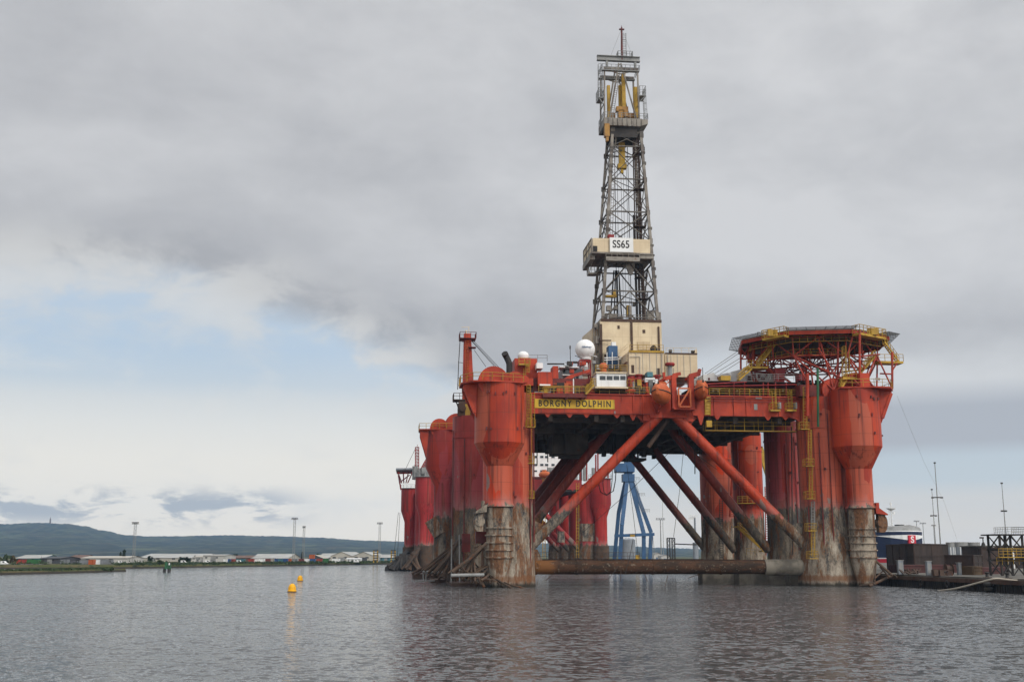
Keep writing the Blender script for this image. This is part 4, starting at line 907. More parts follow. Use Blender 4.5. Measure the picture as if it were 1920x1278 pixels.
for a, b_ in ((feet[2], feet[4]), (feet[3], feet[7]), (feet[0], feet[8]), (feet[4], feet[6]), (feet[5], feet[7])):
    za, zb2 = a[2] + 3.4, b_[2] + 3.4; g.tube((a[0], a[1], za), (b_[0], b_[1], zb2), .12, 7); g.tube((a[0], a[1], za), (b_[0], b_[1], zb_), .10, 6); g.tube((a[0], a[1], zb_), (b_[0], b_[1], zb2), .10, 6)
for px, y0, y1, yl in ((1389, 652, 692, 9), (1403, 650, 680, 8.5), (1414, 648, 688, 8.5), (1428, 645, 690, 7), (1440, 640, 690, 6)): g.tube(P(px, y1, yl), P(px, y0, yl), .18, 8)
for (ax, ay, bx, by, yl) in ((1390, 654, 1402, 672, 8.7), (1402, 654, 1390, 674, 8.7), (1389, 673, 1441, 671, 8), (1403, 672, 1441, 690, 8), (1428, 690, 1441, 672, 7), (1388, 652, 1441, 645, 7.5)): g.tube(P(ax, ay, yl), P(bx, by, yl), .11, 7)
for px, y0, y1, yl in ((1612, 618, 728, -6.5), (1673, 660, 728, -5.5), (1571, 640, 715, -3)): g.tube(P(px, y1, yl), P(px, y0, yl), .2, 8)
for (ax, ay, bx, by, yl) in ((1600, 626, 1589, 665, -5), (1612, 668, 1650, 664, -5.5), (1645, 668, 1673, 728, -6), (1643, 668, 1618, 728, -6.5), (1616, 727, 1602, 712, -6.6), (1650, 700, 1673, 701, -5.6), (1674, 693, 1682, 680, -5), (1534, 652, 1571, 712, -4), (1571, 680, 1560, 715, -3.5)): g.tube(P(ax, ay, yl), P(bx, by, yl), .13, 7)
g.build('helideck_legs', M['truss'], hd)
# yellow landings and stairs
for k in (4, 6):
    g = MB(); a, b_ = octp(k, HR + .2, hz_), octp(k + 1, HR + .2, hz_); a, b_ = (a.lerp(b_, .54), b_) if k == 4 else (a, a.lerp(b_, .70)); o_ = ((a + b_) / 2 - Vector((HC.x, HC.y, hz_))).normalized() * 1.6
    dn = Vector((0, 0, -.9)); pts = [a + dn, a + o_ + dn, b_ + o_ + dn, b_ + dn]
    g.add([p_ for p_ in pts] + [p_ + Vector((0, 0, .35)) for p_ in pts], [(0, 1, 2, 3), (7, 6, 5, 4), (0, 4, 5, 1), (1, 5, 6, 2), (2, 6, 7, 3), (3, 7, 4, 0)])
    up = Vector((0, 0, .35)); g.rail([p_ + up for p_ in pts], 1.35, 1.0, .06, (.35, .7)); m_ = (pts[1] + pts[2]) / 2; g.box(m_.x - .8, m_.x + .8, m_.y - .15, m_.y + .5, m_.z + .4, m_.z + 1.5)
    g.build('helideck_landing', M['yellow'], hd)
g = MB(); g.stair(P(1420, 688, 4), P(1453, 646, 4), .9, (0, 1, 0), .08); g.stair(P(1384, 713, 2), P(1408, 692, 3), .9, (0, 1, 0), .08); B(1400, 687, 1440, 690, 3, 2.2, g); g.rail([P(1400, 688, 3), P(1440, 688, 3)], 1.1, 1, .05); g.build('stair', M['yellow'], hd)
g = MB(); g.stair(P(1684, 679, -2), P(1657, 642, -3.5), .9, (0, 1, 0), .08); B(1648, 677, 1694, 680, -3.6, 2.2, g); g.rail([P(1648, 677, -3.6), P(1694, 677, -3.6), P(1694, 677, -1.6)], 1.15, 1, .05); g.build('stair', M['yellow'], hd)
g = MB(); B(1581, 707, 1614, 711, -5.8, 2, g); g.rail([P(1581, 708, -5.8), P(1614, 708, -5.8)], 1.15, .8, .05); g.stair(P(1612, 700, -4.5), P(1640, 668, -4.5), .8, (0, 1, 0), .07); g.stair(P(1575, 730, -5), P(1586, 712, -5), .8, (0, 1, 0), .07); g.ladder(P(1582, 706, -4), P(1582, 650, -4), .6, r=.06, cage=(0, -.6, 0)); g.ladder(P(1590, 706, -4), P(1590, 655, -4), .5, r=.06); g.build('stair', M['yellow'], hd)
g = MB(); a = P(1421, 640, 5); g.poly([a, a + Vector((0, 0, 1.6)), a + Vector((1.6, 0, 1.6)), a + Vector((1.6, 0, 0))], .05, 6); g.tube(a + Vector((1.6, 0, 1.7)), a + Vector((2.2, 0, 1.4)), .12, 6); g.build('windsock_pole', M['dark'], hd)
g = MB()
for (ax, ay, bx, by) in ((1388, 655, 1322, 700), (1388, 660, 1326, 702), (1388, 671, 1340, 700), (1388, 677, 1350, 701)): g.tube(P(ax, ay, 9), P(bx, by, 9), .045, 5)
g.build('stay_wire', M['grey'], hd)

# ---------------- king post with its stays, on the port blister column
a = P(876, 748, 21); tz = P(875, 626, 21).z; x0, xt = P(877.5, 745, 21).x, P(876.2, 630, 21).x
g = MB(); g.loft([[(xc - h, 21 - h, z), (xc + h, 21 - h, z), (xc + h, 21 + h, z), (xc - h, 21 + h, z)] for xc, h, z in ((x0, 1.05, 28.7), (x0, 1.0, 33), (xt, .62, tz))]); kp = g.build('king_post', M['red'], rig)
g = MB(); z_ = P(876, 636, 21).z; g.prism([(xt - 1.4, 19.4), (xt + 1.5, 19.4), (xt + 1.5, 22.6), (xt - 1.4, 22.6)], z_ - .1, z_); g.rail([(xt - 1.4, 22.6, z_), (xt - 1.4, 19.4, z_), (xt + 1.5, 19.4, z_), (xt + 1.5, 22.6, z_)], 1.05, 1, .045); c_ = P(886, 651, 20); g.box(c_.x - .8, c_.x + .6, 19.6, 21, c_.z - .1, c_.z + .05); g.box(xt - 1, xt - .5, 20.2, 21, z_ - .5, z_ - .1); g.build('king_post_platform', M['deckred'], kp)
g = MB(); g.ladder((x0 - .2, 19.85, 31), (xt - .1, 20.2, tz - 1.5), .55, r=.05, cage=(0, -.45, 0)); g.build('ladder', M['orange'], kp)
g = MB(); g.tube(P(879, 628, 21), P(879, 613, 21), .06, 5); g.tube(P(865, 613.5, 21), P(880, 613, 21), .05, 5); g.tube(P(874, 626, 21), P(874, 619, 21), .12, 6); g.build('antenna', M['cream'], kp)
g = MB(); g.poly([P(863, 632, 20), P(860, 680, 20), P(858, 730, 20)], .07, 6); 
for y in (679, 708, 722): g.tube(P(858.5, y, 20), P(868, y + 1, 20), .05, 5)
g.build('signal_mast', M['dark'], kp)
g = MB()
for (ax, ay, bx, by) in ((886, 637, 938, 691), (885, 640, 930, 690), (886, 640, 935, 692), (889, 656, 911, 687)): g.tube(P(ax, ay, 20), P(bx, by, 6), .045, 5)
g.build('stay_wire', M['dark'], kp)
g = MB(); c_ = P(850, 750, 20); c2 = P(872, 749, 20); g.box(c_.x, c2.x, 18.6, 22, c_.z - .12, c_.z); g.rail([(c_.x, 22, c_.z), (c_.x, 18.6, c_.z), (c2.x, 18.6, c_.z)], 1.1, 1, .05); g.tube(P(854, 751, 19), P(866, 776, 20), .1, 6); g.tube(P(859, 751, 21), P(868, 772, 21), .1, 6); g.ladder(P(857, 752, 19), P(864, 775, 19), .4); g.build('boarding_platform', M['brown'], rig)
g = MB(); q = random.Random(8)
for k in range(26):
    y = q.uniform(17.5, 22); c_ = P(q.uniform(864, 890), q.uniform(748, 780), y); w_ = q.uniform(.3, .8); g.box(c_.x - w_, c_.x + w_, y, y + 1, 28.8, max(29.2, c_.z)) if q.random() < .5 else ring_y(g, c_.x, max(29.6, c_.z - .4), w_, y, y + 1, 14)
g.build('winch_gear', M['brown'], rig, smooth=40)
B(871, 757, 882, 778, 18, 2).build('winch_house', M['yellow'], rig)

# ---------------- derrick
zb0, zt0 = P(1130, 600, 23).z, P(1148, 238, 23).z
xL0, xR0 = P(1130, 600, 23).x, P(1233.5, 600, 23).x; xL1, xR1 = P(1148, 238, 25.3).x, P(1201, 238, 25.3).x
DC = 28.0
def leg(ix, iy, z):
    f = (z - zb0) / (zt0 - zb0); xl = xL0 + (xL1 - xL0) * f; xr = xR0 + (xR1 - xR0) * f; h = 5.0 + (2.7 - 5.0) * f
    return Vector((xl if ix < 0 else xr, DC + iy * h, z))
CN = ((-1, -1), (1, -1), (1, 1), (-1, 1))
g = MB()
for ix, iy in CN: g.beam(leg(ix, iy, zb0 - .3), leg(ix, iy, zt0), .52 if iy < 0 else .45, .52 if iy < 0 else .45)
dk = g.build('derrick', M['derrick'], rig)
zs = [P(1180, y, 23).z for y in (600, 545, 490, 447, 393, 330, 267, 240)]
g = MB()
for i, z in enumerate(zs):
    for k in range(4):
        a, b_ = leg(*CN[k], z), leg(*CN[(k + 1) % 4], z); g.beam(a, b_, .24, .24)
        if i < len(zs) - 1:
            c_, d_ = leg(*CN[k], zs[i + 1]), leg(*CN[(k + 1) % 4], zs[i + 1]); r_ = .11 if i < 4 else .085
            if i in (0, 1): m0 = (c_ + d_) / 2; g.tube(a, m0, r_ * 1.2, 7); g.tube(b_, m0, r_ * 1.2, 7)
            else: g.tube(a, d_, r_, 7); g.tube(b_, c_, r_, 7)
            if k in (1, 3): m0 = (a + c_) / 2; m1 = (b_ + d_) / 2; g.beam(m0, m1, .12, .12)
for z in (zs[1], zs[2], zs[5], zs[6]): g.tube(leg(-1, -1, z), leg(1, 1, z), .08, 6)
g.build('bracing', M['lattice'], dk)
g = MB(); q = random.Random(12)   # gusset plates and fittings on the nodes
for z in zs[1:-1]:
    for ix, iy in CN: p_ = leg(ix, iy, z); g.box(p_.x - .42, p_.x + .42, p_.y - .05, p_.y + .35, p_.z - .45, p_.z + .45)
for i in range(30): z = q.uniform(zb0, zt0); p_ = leg(q.choice((-1, 1)), q.choice((-1, 1)), z); g.box(p_.x - .3, p_.x + .45, p_.y - .3, p_.y + .3, z, z + q.uniform(.3, .8))
g.build('gusset', M['lattice'], dk)
# racked pipe, ladder shaft and travelling gear
g = MB()
for k in range(7): x = P(1191 + k * 1.9, 500, 26).x; g.tube((x, 25.8 + .3 * (k % 3), zb0), (x - .15, 26.2 + .3 * (k % 3), zs[4]), .11, 6)
for k in range(4): x = P(1152 + k * 3.0, 560, 30).x; g.tube((x + (k - 2) * .5, 30, zb0), (x, 30, zs[2]), .13, 6)
g.build('drill_pipe', M['dark'], dk)
g = MB(); xs = P(1194, 300, 26).x
g.ladder((xs + .25, 26, zb0), (xs - .15, 26, zt0 - .5), .7, r=.07, step=.6, cage=(0, -.7, 0)); g.tube((xs + .9, 26.4, zb0), (xs + .5, 26.4, zt0), .16, 7); g.tube((xs - .5, 26.4, zb0), (xs - .6, 26.4, zt0), .13, 7)
for y in (288, 355, 425, 520, 560): z = P(1194, y, 26).z; g.box(xs - .8, xs + 1.4, 25.2, 27.0, z - .1, z); g.rail([(xs - .8, 25.2, z), (xs + 1.4, 25.2, z), (xs + 1.4, 27, z)], 1.1, .7, .05)
g.build('ladder_shaft', M['brown'], dk)
g = MB(); g.ladder(leg(-1, -1, zs[3]) + Vector((.8, 0, 0)), leg(-1, -1, zt0) + Vector((.5, 0, 0)), .5, r=.05, step=.6); g.build('ladder', M['derrick'], dk)
g = MB(); x = P(1166, 280, 28).x; z0, z1 = P(1166, 314, 28).z, P(1166, 236, 28).z; g.box(x - .65, x + .55, 27.6, 28.4, z0, z1); g.box(x - .9, x + .8, 27.4, 28.6, z0 - .3, z0 + .6); g.box(x - .3, x + .2, 27.7, 28.2, z0 - 1.2, z0); g.build('travelling_block', M['yellow'], dk)
g = MB()
for dx, r_ in ((-1.6, .07), (-1.1, .04), (-.3, .035), (.2, .035), (.9, .04), (1.25, .07)): g.tube((x + dx, 28, zb0), (x + dx * .9, 28, zt0), r_, 5)
g.build('drilling_line', M['dark'], dk)
g = MB()
for px, py, w_, h_ in ((1142, 577, 8, 9), (1155, 577, 6, 6), (1150, 592, 14, 8), (1182, 585, 4, 24), (1220, 590, 12, 16), (1236, 592, 6, 14), (1190, 570, 5, 5), (1165, 595, 6, 6), (1137, 592, 4, 10)): B(px - w_ / 2, py - h_ / 2, px + w_ / 2, py + h_ / 2, random.uniform(23.5, 30), 1.0, g)
g.poly([leg(-1, -1, zb0 + .6) + Vector((0, -.3, 0)), leg(1, -1, zb0 + .6) + Vector((0, -.3, 0))], .1, 6); g.rail([leg(-1, -1, zb0), leg(1, -1, zb0)], 1.1, 1.2, .05)
g.build('drill_floor_gear', M['derrick'], dk)
g = MB(); B(1136, 553, 1156, 556, 25, 1, g); B(1150, 543, 1155, 557, 25, .8, g); B(1176, 572, 1181, 592, 26, .8, g); g.build('service_basket', M['yellow'], dk)
g = MB(); c_ = P(1182, 505, 24); g.loft([[(c_.x - h, 24 - .3, z), (c_.x + h, 24 - .3, z), (c_.x + h, 24.3, z), (c_.x - h, 24.3, z)] for h, z in ((.3, P(1182, 515, 24).z), (.8, P(1182, 500, 24).z), (.8, P(1182, 492, 24).z))]); g.build('chute', M['derrick'], dk)
# finger board windwall with the sign
z0, z1 = P(1180, 474, 22.5).z, P(1180, 448.5, 22.5).z
a, b_ = P(1112, 474, 22.4), P(1219, 474, 22.4)
g = MB(); g.box(a.x, b_.x, 22.3, 22.5, z0, z1); g.box(b_.x - .2, b_.x, 22.5, 32, z0, z1); g.box(a.x, b_.x, 32, 32.2, z0, z1)
ww = g.build('windwall', M['cream'], dk)
xl_ = a.x - .12
g = MB(); z2 = P(1098, 462, 23.5).z
g.box(xl_ - .1, xl_ + .1, 22.5, 31.4, z0, z1 - .1); g.build('windwall_wing', M['cream'], ww)
g = MB(); c_ = P(1115, 471, 22.2); c2 = P(1119, 461, 22.2); g.box(c_.x - .3, c2.x + .1, 22.2, 22.28, c_.z, c2.z); g.build('wall_opening', M['dark'], ww)
g = MB()
for f in (0, .33, .66, 1): y_ = 22.3 + 9 * f; g.beam((xl_ - .16, y_, z0 - 1), (xl_ - .16, y_, z1), .16, .16)
for z in (z0, (z0 + z1) / 2, z1 - .05): g.beam((xl_ - .16, 22.3, z), (xl_ - .16, 31.3, z), .12, .14)
g.box(xl_ - .3, b_.x + .3, 21.6, 31.6, z0 - .5, z0 - .2); g.box(xl_ - .4, a.x + .4, 22.6, 31.2, z0 - 1.4, z0 - .5); c_ = P(1136, 489, 21.6); c2 = P(1199, 483, 21.6); g.box(c_.x, c2.x, 21.3, 22, c_.z, c2.z); g.rail([(c_.x, 21.4, c2.z), (c2.x, 21.4, c2.z)], .8, 1, .05); c_ = P(1225, 484, 22); g.box(c2.x, c_.x, 21.8, 32, z0 - 1.2, z0 - .55)
for k in range(12): x_ = a.x + (b_.x - a.x) * k / 11; g.tube((x_, 23, z0 - .6), (x_, 31, z0 - .6), .1, 5)
c_ = P(1104, 513, 25); c2 = P(1120, 511, 25); g.box(c_.x, c2.x, 25, 27, c_.z, c2.z); g.rail([(c_.x, 27, c2.z), (c_.x, 25, c2.z), (c2.x, 25, c2.z)], 1.1, .6, .05); g.tube((c_.x + .2, 25.5, c2.z), (c_.x + .8, 25.5, z0 - 1), .07, 5)
g.build('finger_board', M['derrick'], ww)
a2, b2_ = P(1143.5, 472, 22), P(1187, 446.5, 22); g = MB(); g.box(a2.x, b2_.x, 21.9, 22.05, a2.z, b2_.z); sg = g.build('sign', M['white'], ww)
text('lettering', 'SS65', M['black'], sg, ((a2.x + b2_.x) / 2 - .1, 21.87, (a2.z + b2_.z) / 2 + .05), 2.05, sx=.82, bold=.03, space=1.03)
g = MB(); c_ = P(1143, 443.5, 24); g.lathe(c_.x, 24, [(.55, c_.z - .5), (.6, c_.z), (.3, c_.z + .4)], 14); g.box(c_.x - .3, c_.x + .8, 23.6, 24.4, c_.z - .6, c_.z + .3); g.build('air_hoist', M['crimson'], ww)
# crown platform
zc = P(1170, 222, 24.5).z; zc0 = P(1170, 238, 24.5).z; xa, xb = P(1132, 230, 24.5).x, P(1203, 230, 24.5).x
g = MB(); g.box(xa, xb, 24.4, 30.0, zc0 + .2, zc); xe = P(1215, 225, 24.5).x; g.add([(xb, 24.6, zc0 + .4), (xb, 29.6, zc0 + .4), (xe, 29.6, zc - .9), (xe, 24.6, zc - .9), (xb, 24.6, zc), (xb, 29.6, zc), (xe, 29.6, zc), (xe, 24.6, zc)], [(3, 2, 1, 0), (4, 5, 6, 7), (0, 3, 7, 4), (1, 0, 4, 5), (2, 1, 5, 6), (3, 2, 6, 7)])
for k in range(9): x_ = xa + (xb - xa) * k / 8; g.box(x_ - .06, x_ + .06, 24.2, 24.4, zc0 + .25, zc - .05)
cp = g.build('crown_platform', M['derrick'], dk)
g = MB(); g.box(xa + 1.4, xb - .8, 25, 29.6, zc0 - 1.9, zc0 + .15); c_ = P(1128, 246, 27); g.box(c_.x, c_.x + 1.4, 25, 28, c_.z - .5, c_.z); g.build('crown_girder', M['dark'], cp)
g = MB(); g.rail([(xa, 29.6, zc), (xa, 24.5, zc), (xe, 24.5, zc), (xe, 29.6, zc)], 1.15, .9, .05); c_ = P(1209, 222, 26); g.ladder((c_.x, 26, zc), (c_.x - .3, 26, P(1209, 170, 26).z), .7, r=.05, cage=(.6, 0, 0), side=(0, 1, 0)); g.build('railing', M['grey'], cp)
c_ = P(1139, 243, 24.2); g = MB(); g.box(c_.x - .55, c_.x + .4, 24, 25.2, c_.z - 1.4, c_.z + 1.2); g.box(c_.x - .3, c_.x + .2, 24.1, 25, c_.z - 2.3, c_.z - 1.3); g.build('tugger_winch', M['brass'], cp)
# gin pole frame over the crown
ztop = P(1160, 118, 26).z
g = MB()
xl2, xr2 = P(1133, 200, 25).x, P(1198, 200, 25).x
for x_ in (xl2, xr2):
    for y in (25, 29): g.beam((x_, y, zc), (x_ + (.15 if x_ == xl2 else -.15), y, ztop - 1.6), .3, .3)
    for z in (zc + 3.2, zc + 6): g.beam((x_, 25, z), (x_, 29, z), .15, .15)
xm = (xl2 + xr2) / 2 - .2
for y in (25, 29):
    g.tube((xl2 + 1.0, y, zc), (xm - .2, y, ztop - .6), .17, 8); g.tube((xr2 - .5, y, zc), (xm + .2, y, ztop - .6), .17, 8); g.beam((xl2, y, ztop - 1.7), (xr2, y, ztop - 1.7), .35, .4); g.tube((xl2, y, ztop - 1.8), (xm, y, ztop - 2.8), .13, 7); g.tube((xr2, y, ztop - 1.8), (xm, y, ztop - 2.8), .13, 7)
g.ladder((xl2 + 1.4, 24.9, zc), (xm, 24.9, ztop - .5), .5, r=.06); g.build('gin_frame', M['derrick'], cp)
g = MB(); pa = P(1119.5, 115, 26); pb = P(1199.5, 107.5, 26); g.box(pa.x, pb.x, 26.0, 26.2, pa.z + .35, pb.z - .12); g.box(pa.x, pb.x, 25.7, 26.5, pb.z - .12, pb.z); g.box(pa.x, pb.x, 25.7, 26.5, pa.z + .2, pa.z + .35)
for q in (1138, 1191): x_ = P(q, 120, 26).x; g.box(x_ - .2, x_ + .2, 25.8, 26.4, ztop - 1.6, pa.z + .2)
g.build('gin_beam', M['grey'], cp)
g = MB()
zw = P(1160, 131, 24.6).z; wpts = [(P(1129, 131, 24.6).x, 29, zw), (P(1129, 131, 24.6).x, 24.6, zw), (P(1199, 131, 24.6).x, 24.6, zw), (P(1199, 131, 24.6).x, 29, zw)]
g.rail(wpts, 1.1, .9, .05, (.5,)); g.box(wpts[0][0], wpts[2][0], 24.6, 25.4, zw - .15, zw); g.box(wpts[0][0], wpts[2][0], 28.6, 29.4, zw - .15, zw)
zq = P(1166, 108, 26).z; g.rail([(P(1158, 108, 26).x, 27, zq), (P(1158, 108, 26).x, 25.4, zq), (P(1185, 108, 26).x, 25.4, zq), (P(1185, 108, 26).x, 27, zq)], 1.1, .6, .05, (.5,))
for q, y0, y1 in ((1125, 122, 185), ): g.ladder(P(q, y1, 26), P(q, y0, 26), .8, r=.05, side=(1, 0, 0), cage=(0, -.7, 0))
for q0, q1, y in ((1123, 1134, 182), (1200, 1211, 178)): a, b_ = P(q0, y, 25), P(q1, y, 25); g.box(a.x, b_.x, 25, 28, a.z - .12, a.z); g.rail([(a.x, 28, a.z), (a.x, 25, a.z), (b_.x, 25, a.z), (b_.x, 28, a.z)], 1.9, .6, .045, (.3, .6)); g.tube((a.x if q0 < 1150 else b_.x, 25.2, a.z), (xl2 if q0 < 1150 else xr2, 25.2, a.z - 1.6), .09, 6)
g.build('crown_walkway', M['grey'], cp)
g = MB()
for q0, q1, y0, y1, yl in ((1139.5, 1144, 160, 220, 26), (1189, 1196, 163, 220, 26), (1167, 1172.5, 137, 202, 27), (1161, 1166, 160, 205, 28)): B(q0, y0, q1, y1, yl, .7, g)
g.build('guide_post', M['yellow'], cp)
g = MB()
for q0, q1, y0, y1, yl in ((1156, 1178, 200, 208, 26), (1160, 1170, 205, 220, 26), (1146, 1154, 212, 220, 27), (1178, 1190, 212, 220, 26.5), (1171, 1177, 206, 218, 25.6)): B(q0, y0, q1, y1, yl, 1.2, g)
g.build('crown_block', M['brass'], cp)
g = MB(); a, b_ = P(1166, 113, 26.2), P(1165.5, 52, 26.2); g.tube(a, b_, .24, 10, .16); g.box(b_.x - .5, b_.x + .5, 26, 26.4, b_.z - .5, b_.z - .3); g.tube(b_, b_ + Vector((0, 0, .4)), .06, 5); g.build('mast', M['deckred'], cp)
g = MB(); a, b_ = P(1171, 108, 26.5), P(1170.5, 62, 26.5); g.ladder(a, b_, .7, r=.05, cage=(0, .5, 0)); g.build('mast_ladder', M['grey'], cp)
g = MB()
for q in (1144, 1187): g.tube(P(1165.5, 54, 26.2), P(q, 108, 26.2), .025, 4)
g.build('stay_wire', M['grey'], cp)

# ------------------------------------------------------------------ the second rig, moored behind
FQ = Frame(.65, 356, 8.0); Q = FQ.P
rg2 = thing('drilling_rig', 'crimson drilling rig farther back, seen left of and underneath the near rig', 'drilling rig', (.65, 356, 0), D2R(8))
def col2(cx, cy, r, top, sub=None):
    g = MB(); g.lathe(cx, cy, [(r + .4, -1.5), (r + .3, 5), (r, 8.5), (r, top)], 28); return g.build('column', M['hull_far'], rg2, smooth=35)
def spon2(cx, cy):
    g = MB(); g.lathe(cx, cy, [(2.2, -1), (2.25, 4), (2.1, 8.2), (2.0, 8.6), (2.0, 16.6), (3.35, 20.6), (3.35, 28.6)], 30); s = g.build('sponson', M['hull_far'], rg2, smooth=25)
    g = MB(); g.lathe(cx, cy, [(2.5, 0), (2.5, 7.6)], 24); g.lathe(cx, cy, [(2.62, 3.2), (2.62, 3.5)], 24); g.lathe(cx, cy, [(2.62, 5.4), (2.62, 5.7)], 24); g.build('fairlead_trunk', M['rust'], s, smooth=40)
    g = MB(); g.lathe(cx, cy, [(3.9, 28.6), (3.9, 28.8)], 20); g.rail([(cx + 3.8 * math.cos(a), cy + 3.8 * math.sin(a), 28.8) for a in [D2R(180 + 22.5 * i) for i in range(9)]], 1.2, 1.5, .05); g.build('railing', M['grey'], s)
    return s
for cx in (-24.6, 24.6):
    for cy, r in ((4, 3.4), (22, 2.9), (40, 2.9), (58, 3.4)): col2(cx, cy, r, 27)
s2l, s2r = spon2(-27.8, 0), spon2(27.8, 0); spon2(-29.5, 62)
g = MB(); B2 = lambda q0, y0, q1, y1, yl, dep, gg: (lambda a, b_: gg.box(a.x, b_.x, yl, yl + dep, a.z, b_.z))(Q(q0, y1, yl), Q(q1, y0, yl))
g.box(-22, 22, 1, 60, 25.3, 28.4); dk2 = g.build('deck_box', M['crimson'], rg2)
g = MB(); g.box(-21.5, 21.5, 1.2, 59, 24.6, 25.28); g.build('deck_underside', M['dark'], dk2)
g = MB()
for k in range(14): x = -20 + k * 3; ext(g, [(x - .4, 25.3), (x, 24.7), (x + .4, 25.3)], .95, 1.2)
g.build('gusset', M['crimson'], dk2)
for y in (4, 22, 40):
    for sx in (-1, 1):
        g = MB(); g.tube((sx * 3, y, 25.3), (sx * 22.5, y, 5.5), .8, 14); g.build('brace', M['hull_far'], rg2, smooth=40)
    g = MB(); g.tube((-22, y, 2.4), (22, y, 2.4), .8, 14); g.build('cross_tube', M['tube'], rg2, smooth=40)
for sx in (-1, 1): MB().box(sx * 21, sx * 28.5, 4, 60, -2, .8).build('pontoon', M['bare'], rg2)
g = MB()
for k in range(16): x = -20 + k * 2.7; y = random.uniform(10, 45); g.box(x - random.uniform(.3, 1.2), x + .6, y, y + 2, 24.6 - random.uniform(.8, 4.5), 24.7)
for k in range(10): x = random.uniform(-20, 20); y = random.uniform(6, 40); g.tube((x, y, 24.6), (x + .2, y, random.uniform(6, 16)), .16, 6)
g.build('riser_frame', M['deckred'], rg2)
for q0, q1, y0, y1 in ((1091, 1121, 981, 1014), (1052, 1060, 995, 1016)):
    a, b_ = Q(q0, y1, .5), Q(q1, y0, .5); g = MB(); xm, rr = (a.x + b_.x) / 2, (b_.x - a.x) / 2 + .15; g.lathe(24.6 if q0 > 1080 else xm, 4, [(3.48 if q0 > 1080 else 1.2, a.z), (3.46 if q0 > 1080 else 1.2, b_.z)], 28, cap=False); g.build('bare_band', M['bare'], rg2, smooth=40)
for px, y0, y1 in ((1020, 893, 1045), (1083, 905, 1045)): g = MB(); g.ladder(Q(px, y1, 1), Q(px, y0, 1), .8, r=.1, step=1.0); g.build('ladder', M['yellow'], rg2)
ab = MB(); B2(996, 838, 1064, 893, 20, 14, ab); acc = ab.build('accommodation_block', M['white'], rg2)
g = MB()
for y0, y1 in ((843, 846), (854, 858), (869, 873), (881, 884)):
    for q in (1001, 1013, 1022, 1034, 1047, 1056): B2(q, y0, q + 6, y1, 19.85, .3, g)
g.build('window', M['glass'], acc)
g = MB(); qq = random.Random(4)
for k in range(60):
    px = qq.choice([qq.uniform(1000, 1125), qq.uniform(776, 812)]); y = qq.uniform(0, 8); c_ = Q(px, qq.uniform(872, 889), y); 
    if px > 1000 and px < 1028: continue
    g.box(c_.x - .5, c_.x + qq.uniform(.2, 1), y, y + 1, 28.4, c_.z) if qq.random() < .6 else g.tube((c_.x, y, 28.4), (c_.x, y, c_.z + .8), .12, 5)
g.build('deck_equipment', M['grey'], rg2)
g = MB(); c_ = Q(1150, 885, 2)
for px, y0 in ((1117, 852), (1121, 846), (1088, 866), (1100, 868), (1140, 862)): g.tube((Q(px, 888, 3).x, 3, 28.4), Q(px, y0, 3), .25, 7)
g.build('derrick_leg', M['crimson'], rg2)
# helideck, crane and mast over the port side
g = MB(); a, b_ = Q(741, 884, 40), Q(778, 880, 40); g.prism([(a.x, 34), (b_.x, 32), (b_.x, 52), (a.x + 1, 52)], b_.z - .6, b_.z); h2 = g.build('helideck', M['silo'], rg2)
g = MB()
for px in (746, 756, 766, 774): g.tube(Q(px, 884, 36), Q(758 + (px - 758) * .4, 905, 38), .2, 6)
for px in (748, 760, 772): g.beam(Q(px, 886, 34), Q(px, 886, 50), .4, .7)
g.beam(Q(744, 887, 36), Q(778, 886, 36), .3, .5); g.tube(Q(748, 905, 38), Q(768, 890, 38), .2, 6); g.tube(Q(747, 890, 38), Q(752, 918, 38), .25, 6); g.build('helideck_truss', M['crimson'], h2)
def lattice(a, b_, w_, n, r, g_):
    a, b_ = Vector(a), Vector(b_); d = (b_ - a).normalized(); u = d.cross(Vector((0, 1, 0))).normalized() * (w_ / 2); v = u.cross(d).normalized() * (w_ / 2); cs = [u + v, u - v, -u - v, -u + v]
    for c_ in cs: g_.tube(a + c_, b_ + c_, r, 5)
    for i in range(n):
        p0, p1 = a.lerp(b_, i / n), a.lerp(b_, (i + 1) / n)
        for k in range(4): g_.tube(p0 + cs[k], p1 + cs[(k + 1) % 4], r * .7, 4); g_.tube(p1 + cs[k], p1 + cs[(k + 1) % 4], r * .7, 4)
g = MB(); lattice(Q(782, 884, 6), Q(782, 838, 6), 1.1, 8, .11, g); g.tube(Q(782, 838, 6), Q(783, 833, 6), .08, 5); g.build('mast', M['crimson'], rg2)
g = MB(); lattice(Q(793, 880, 3), Q(811, 848, 3), 1.5, 8, .15, g); g.beam(Q(808, 853, 3), Q(811, 846, 3), 1.2, 1.2); cr2 = g.build('crane_boom', M['crimson'], rg2)
g = MB(); a, b_ = Q(790, 888, 3), Q(808, 876, 3); g.box(a.x, b_.x, 2, 5, a.z, b_.z); g.lathe((a.x + b_.x) / 2, 3.5, [(1.2, 28.6), (1.2, a.z)], 14); g.build('crane_house', M['grey'], cr2)
g = MB()
for p0, p1 in (((750, 960), (745, 1045)), ((747, 960), (738, 1048)), ((760, 880), (780, 838)), ((824, 905), (803, 1020))): g.tube(Q(*p0, -3), Q(*p1, -3), .06, 4)
g.build('mooring_chain', M['dark'], rg2)
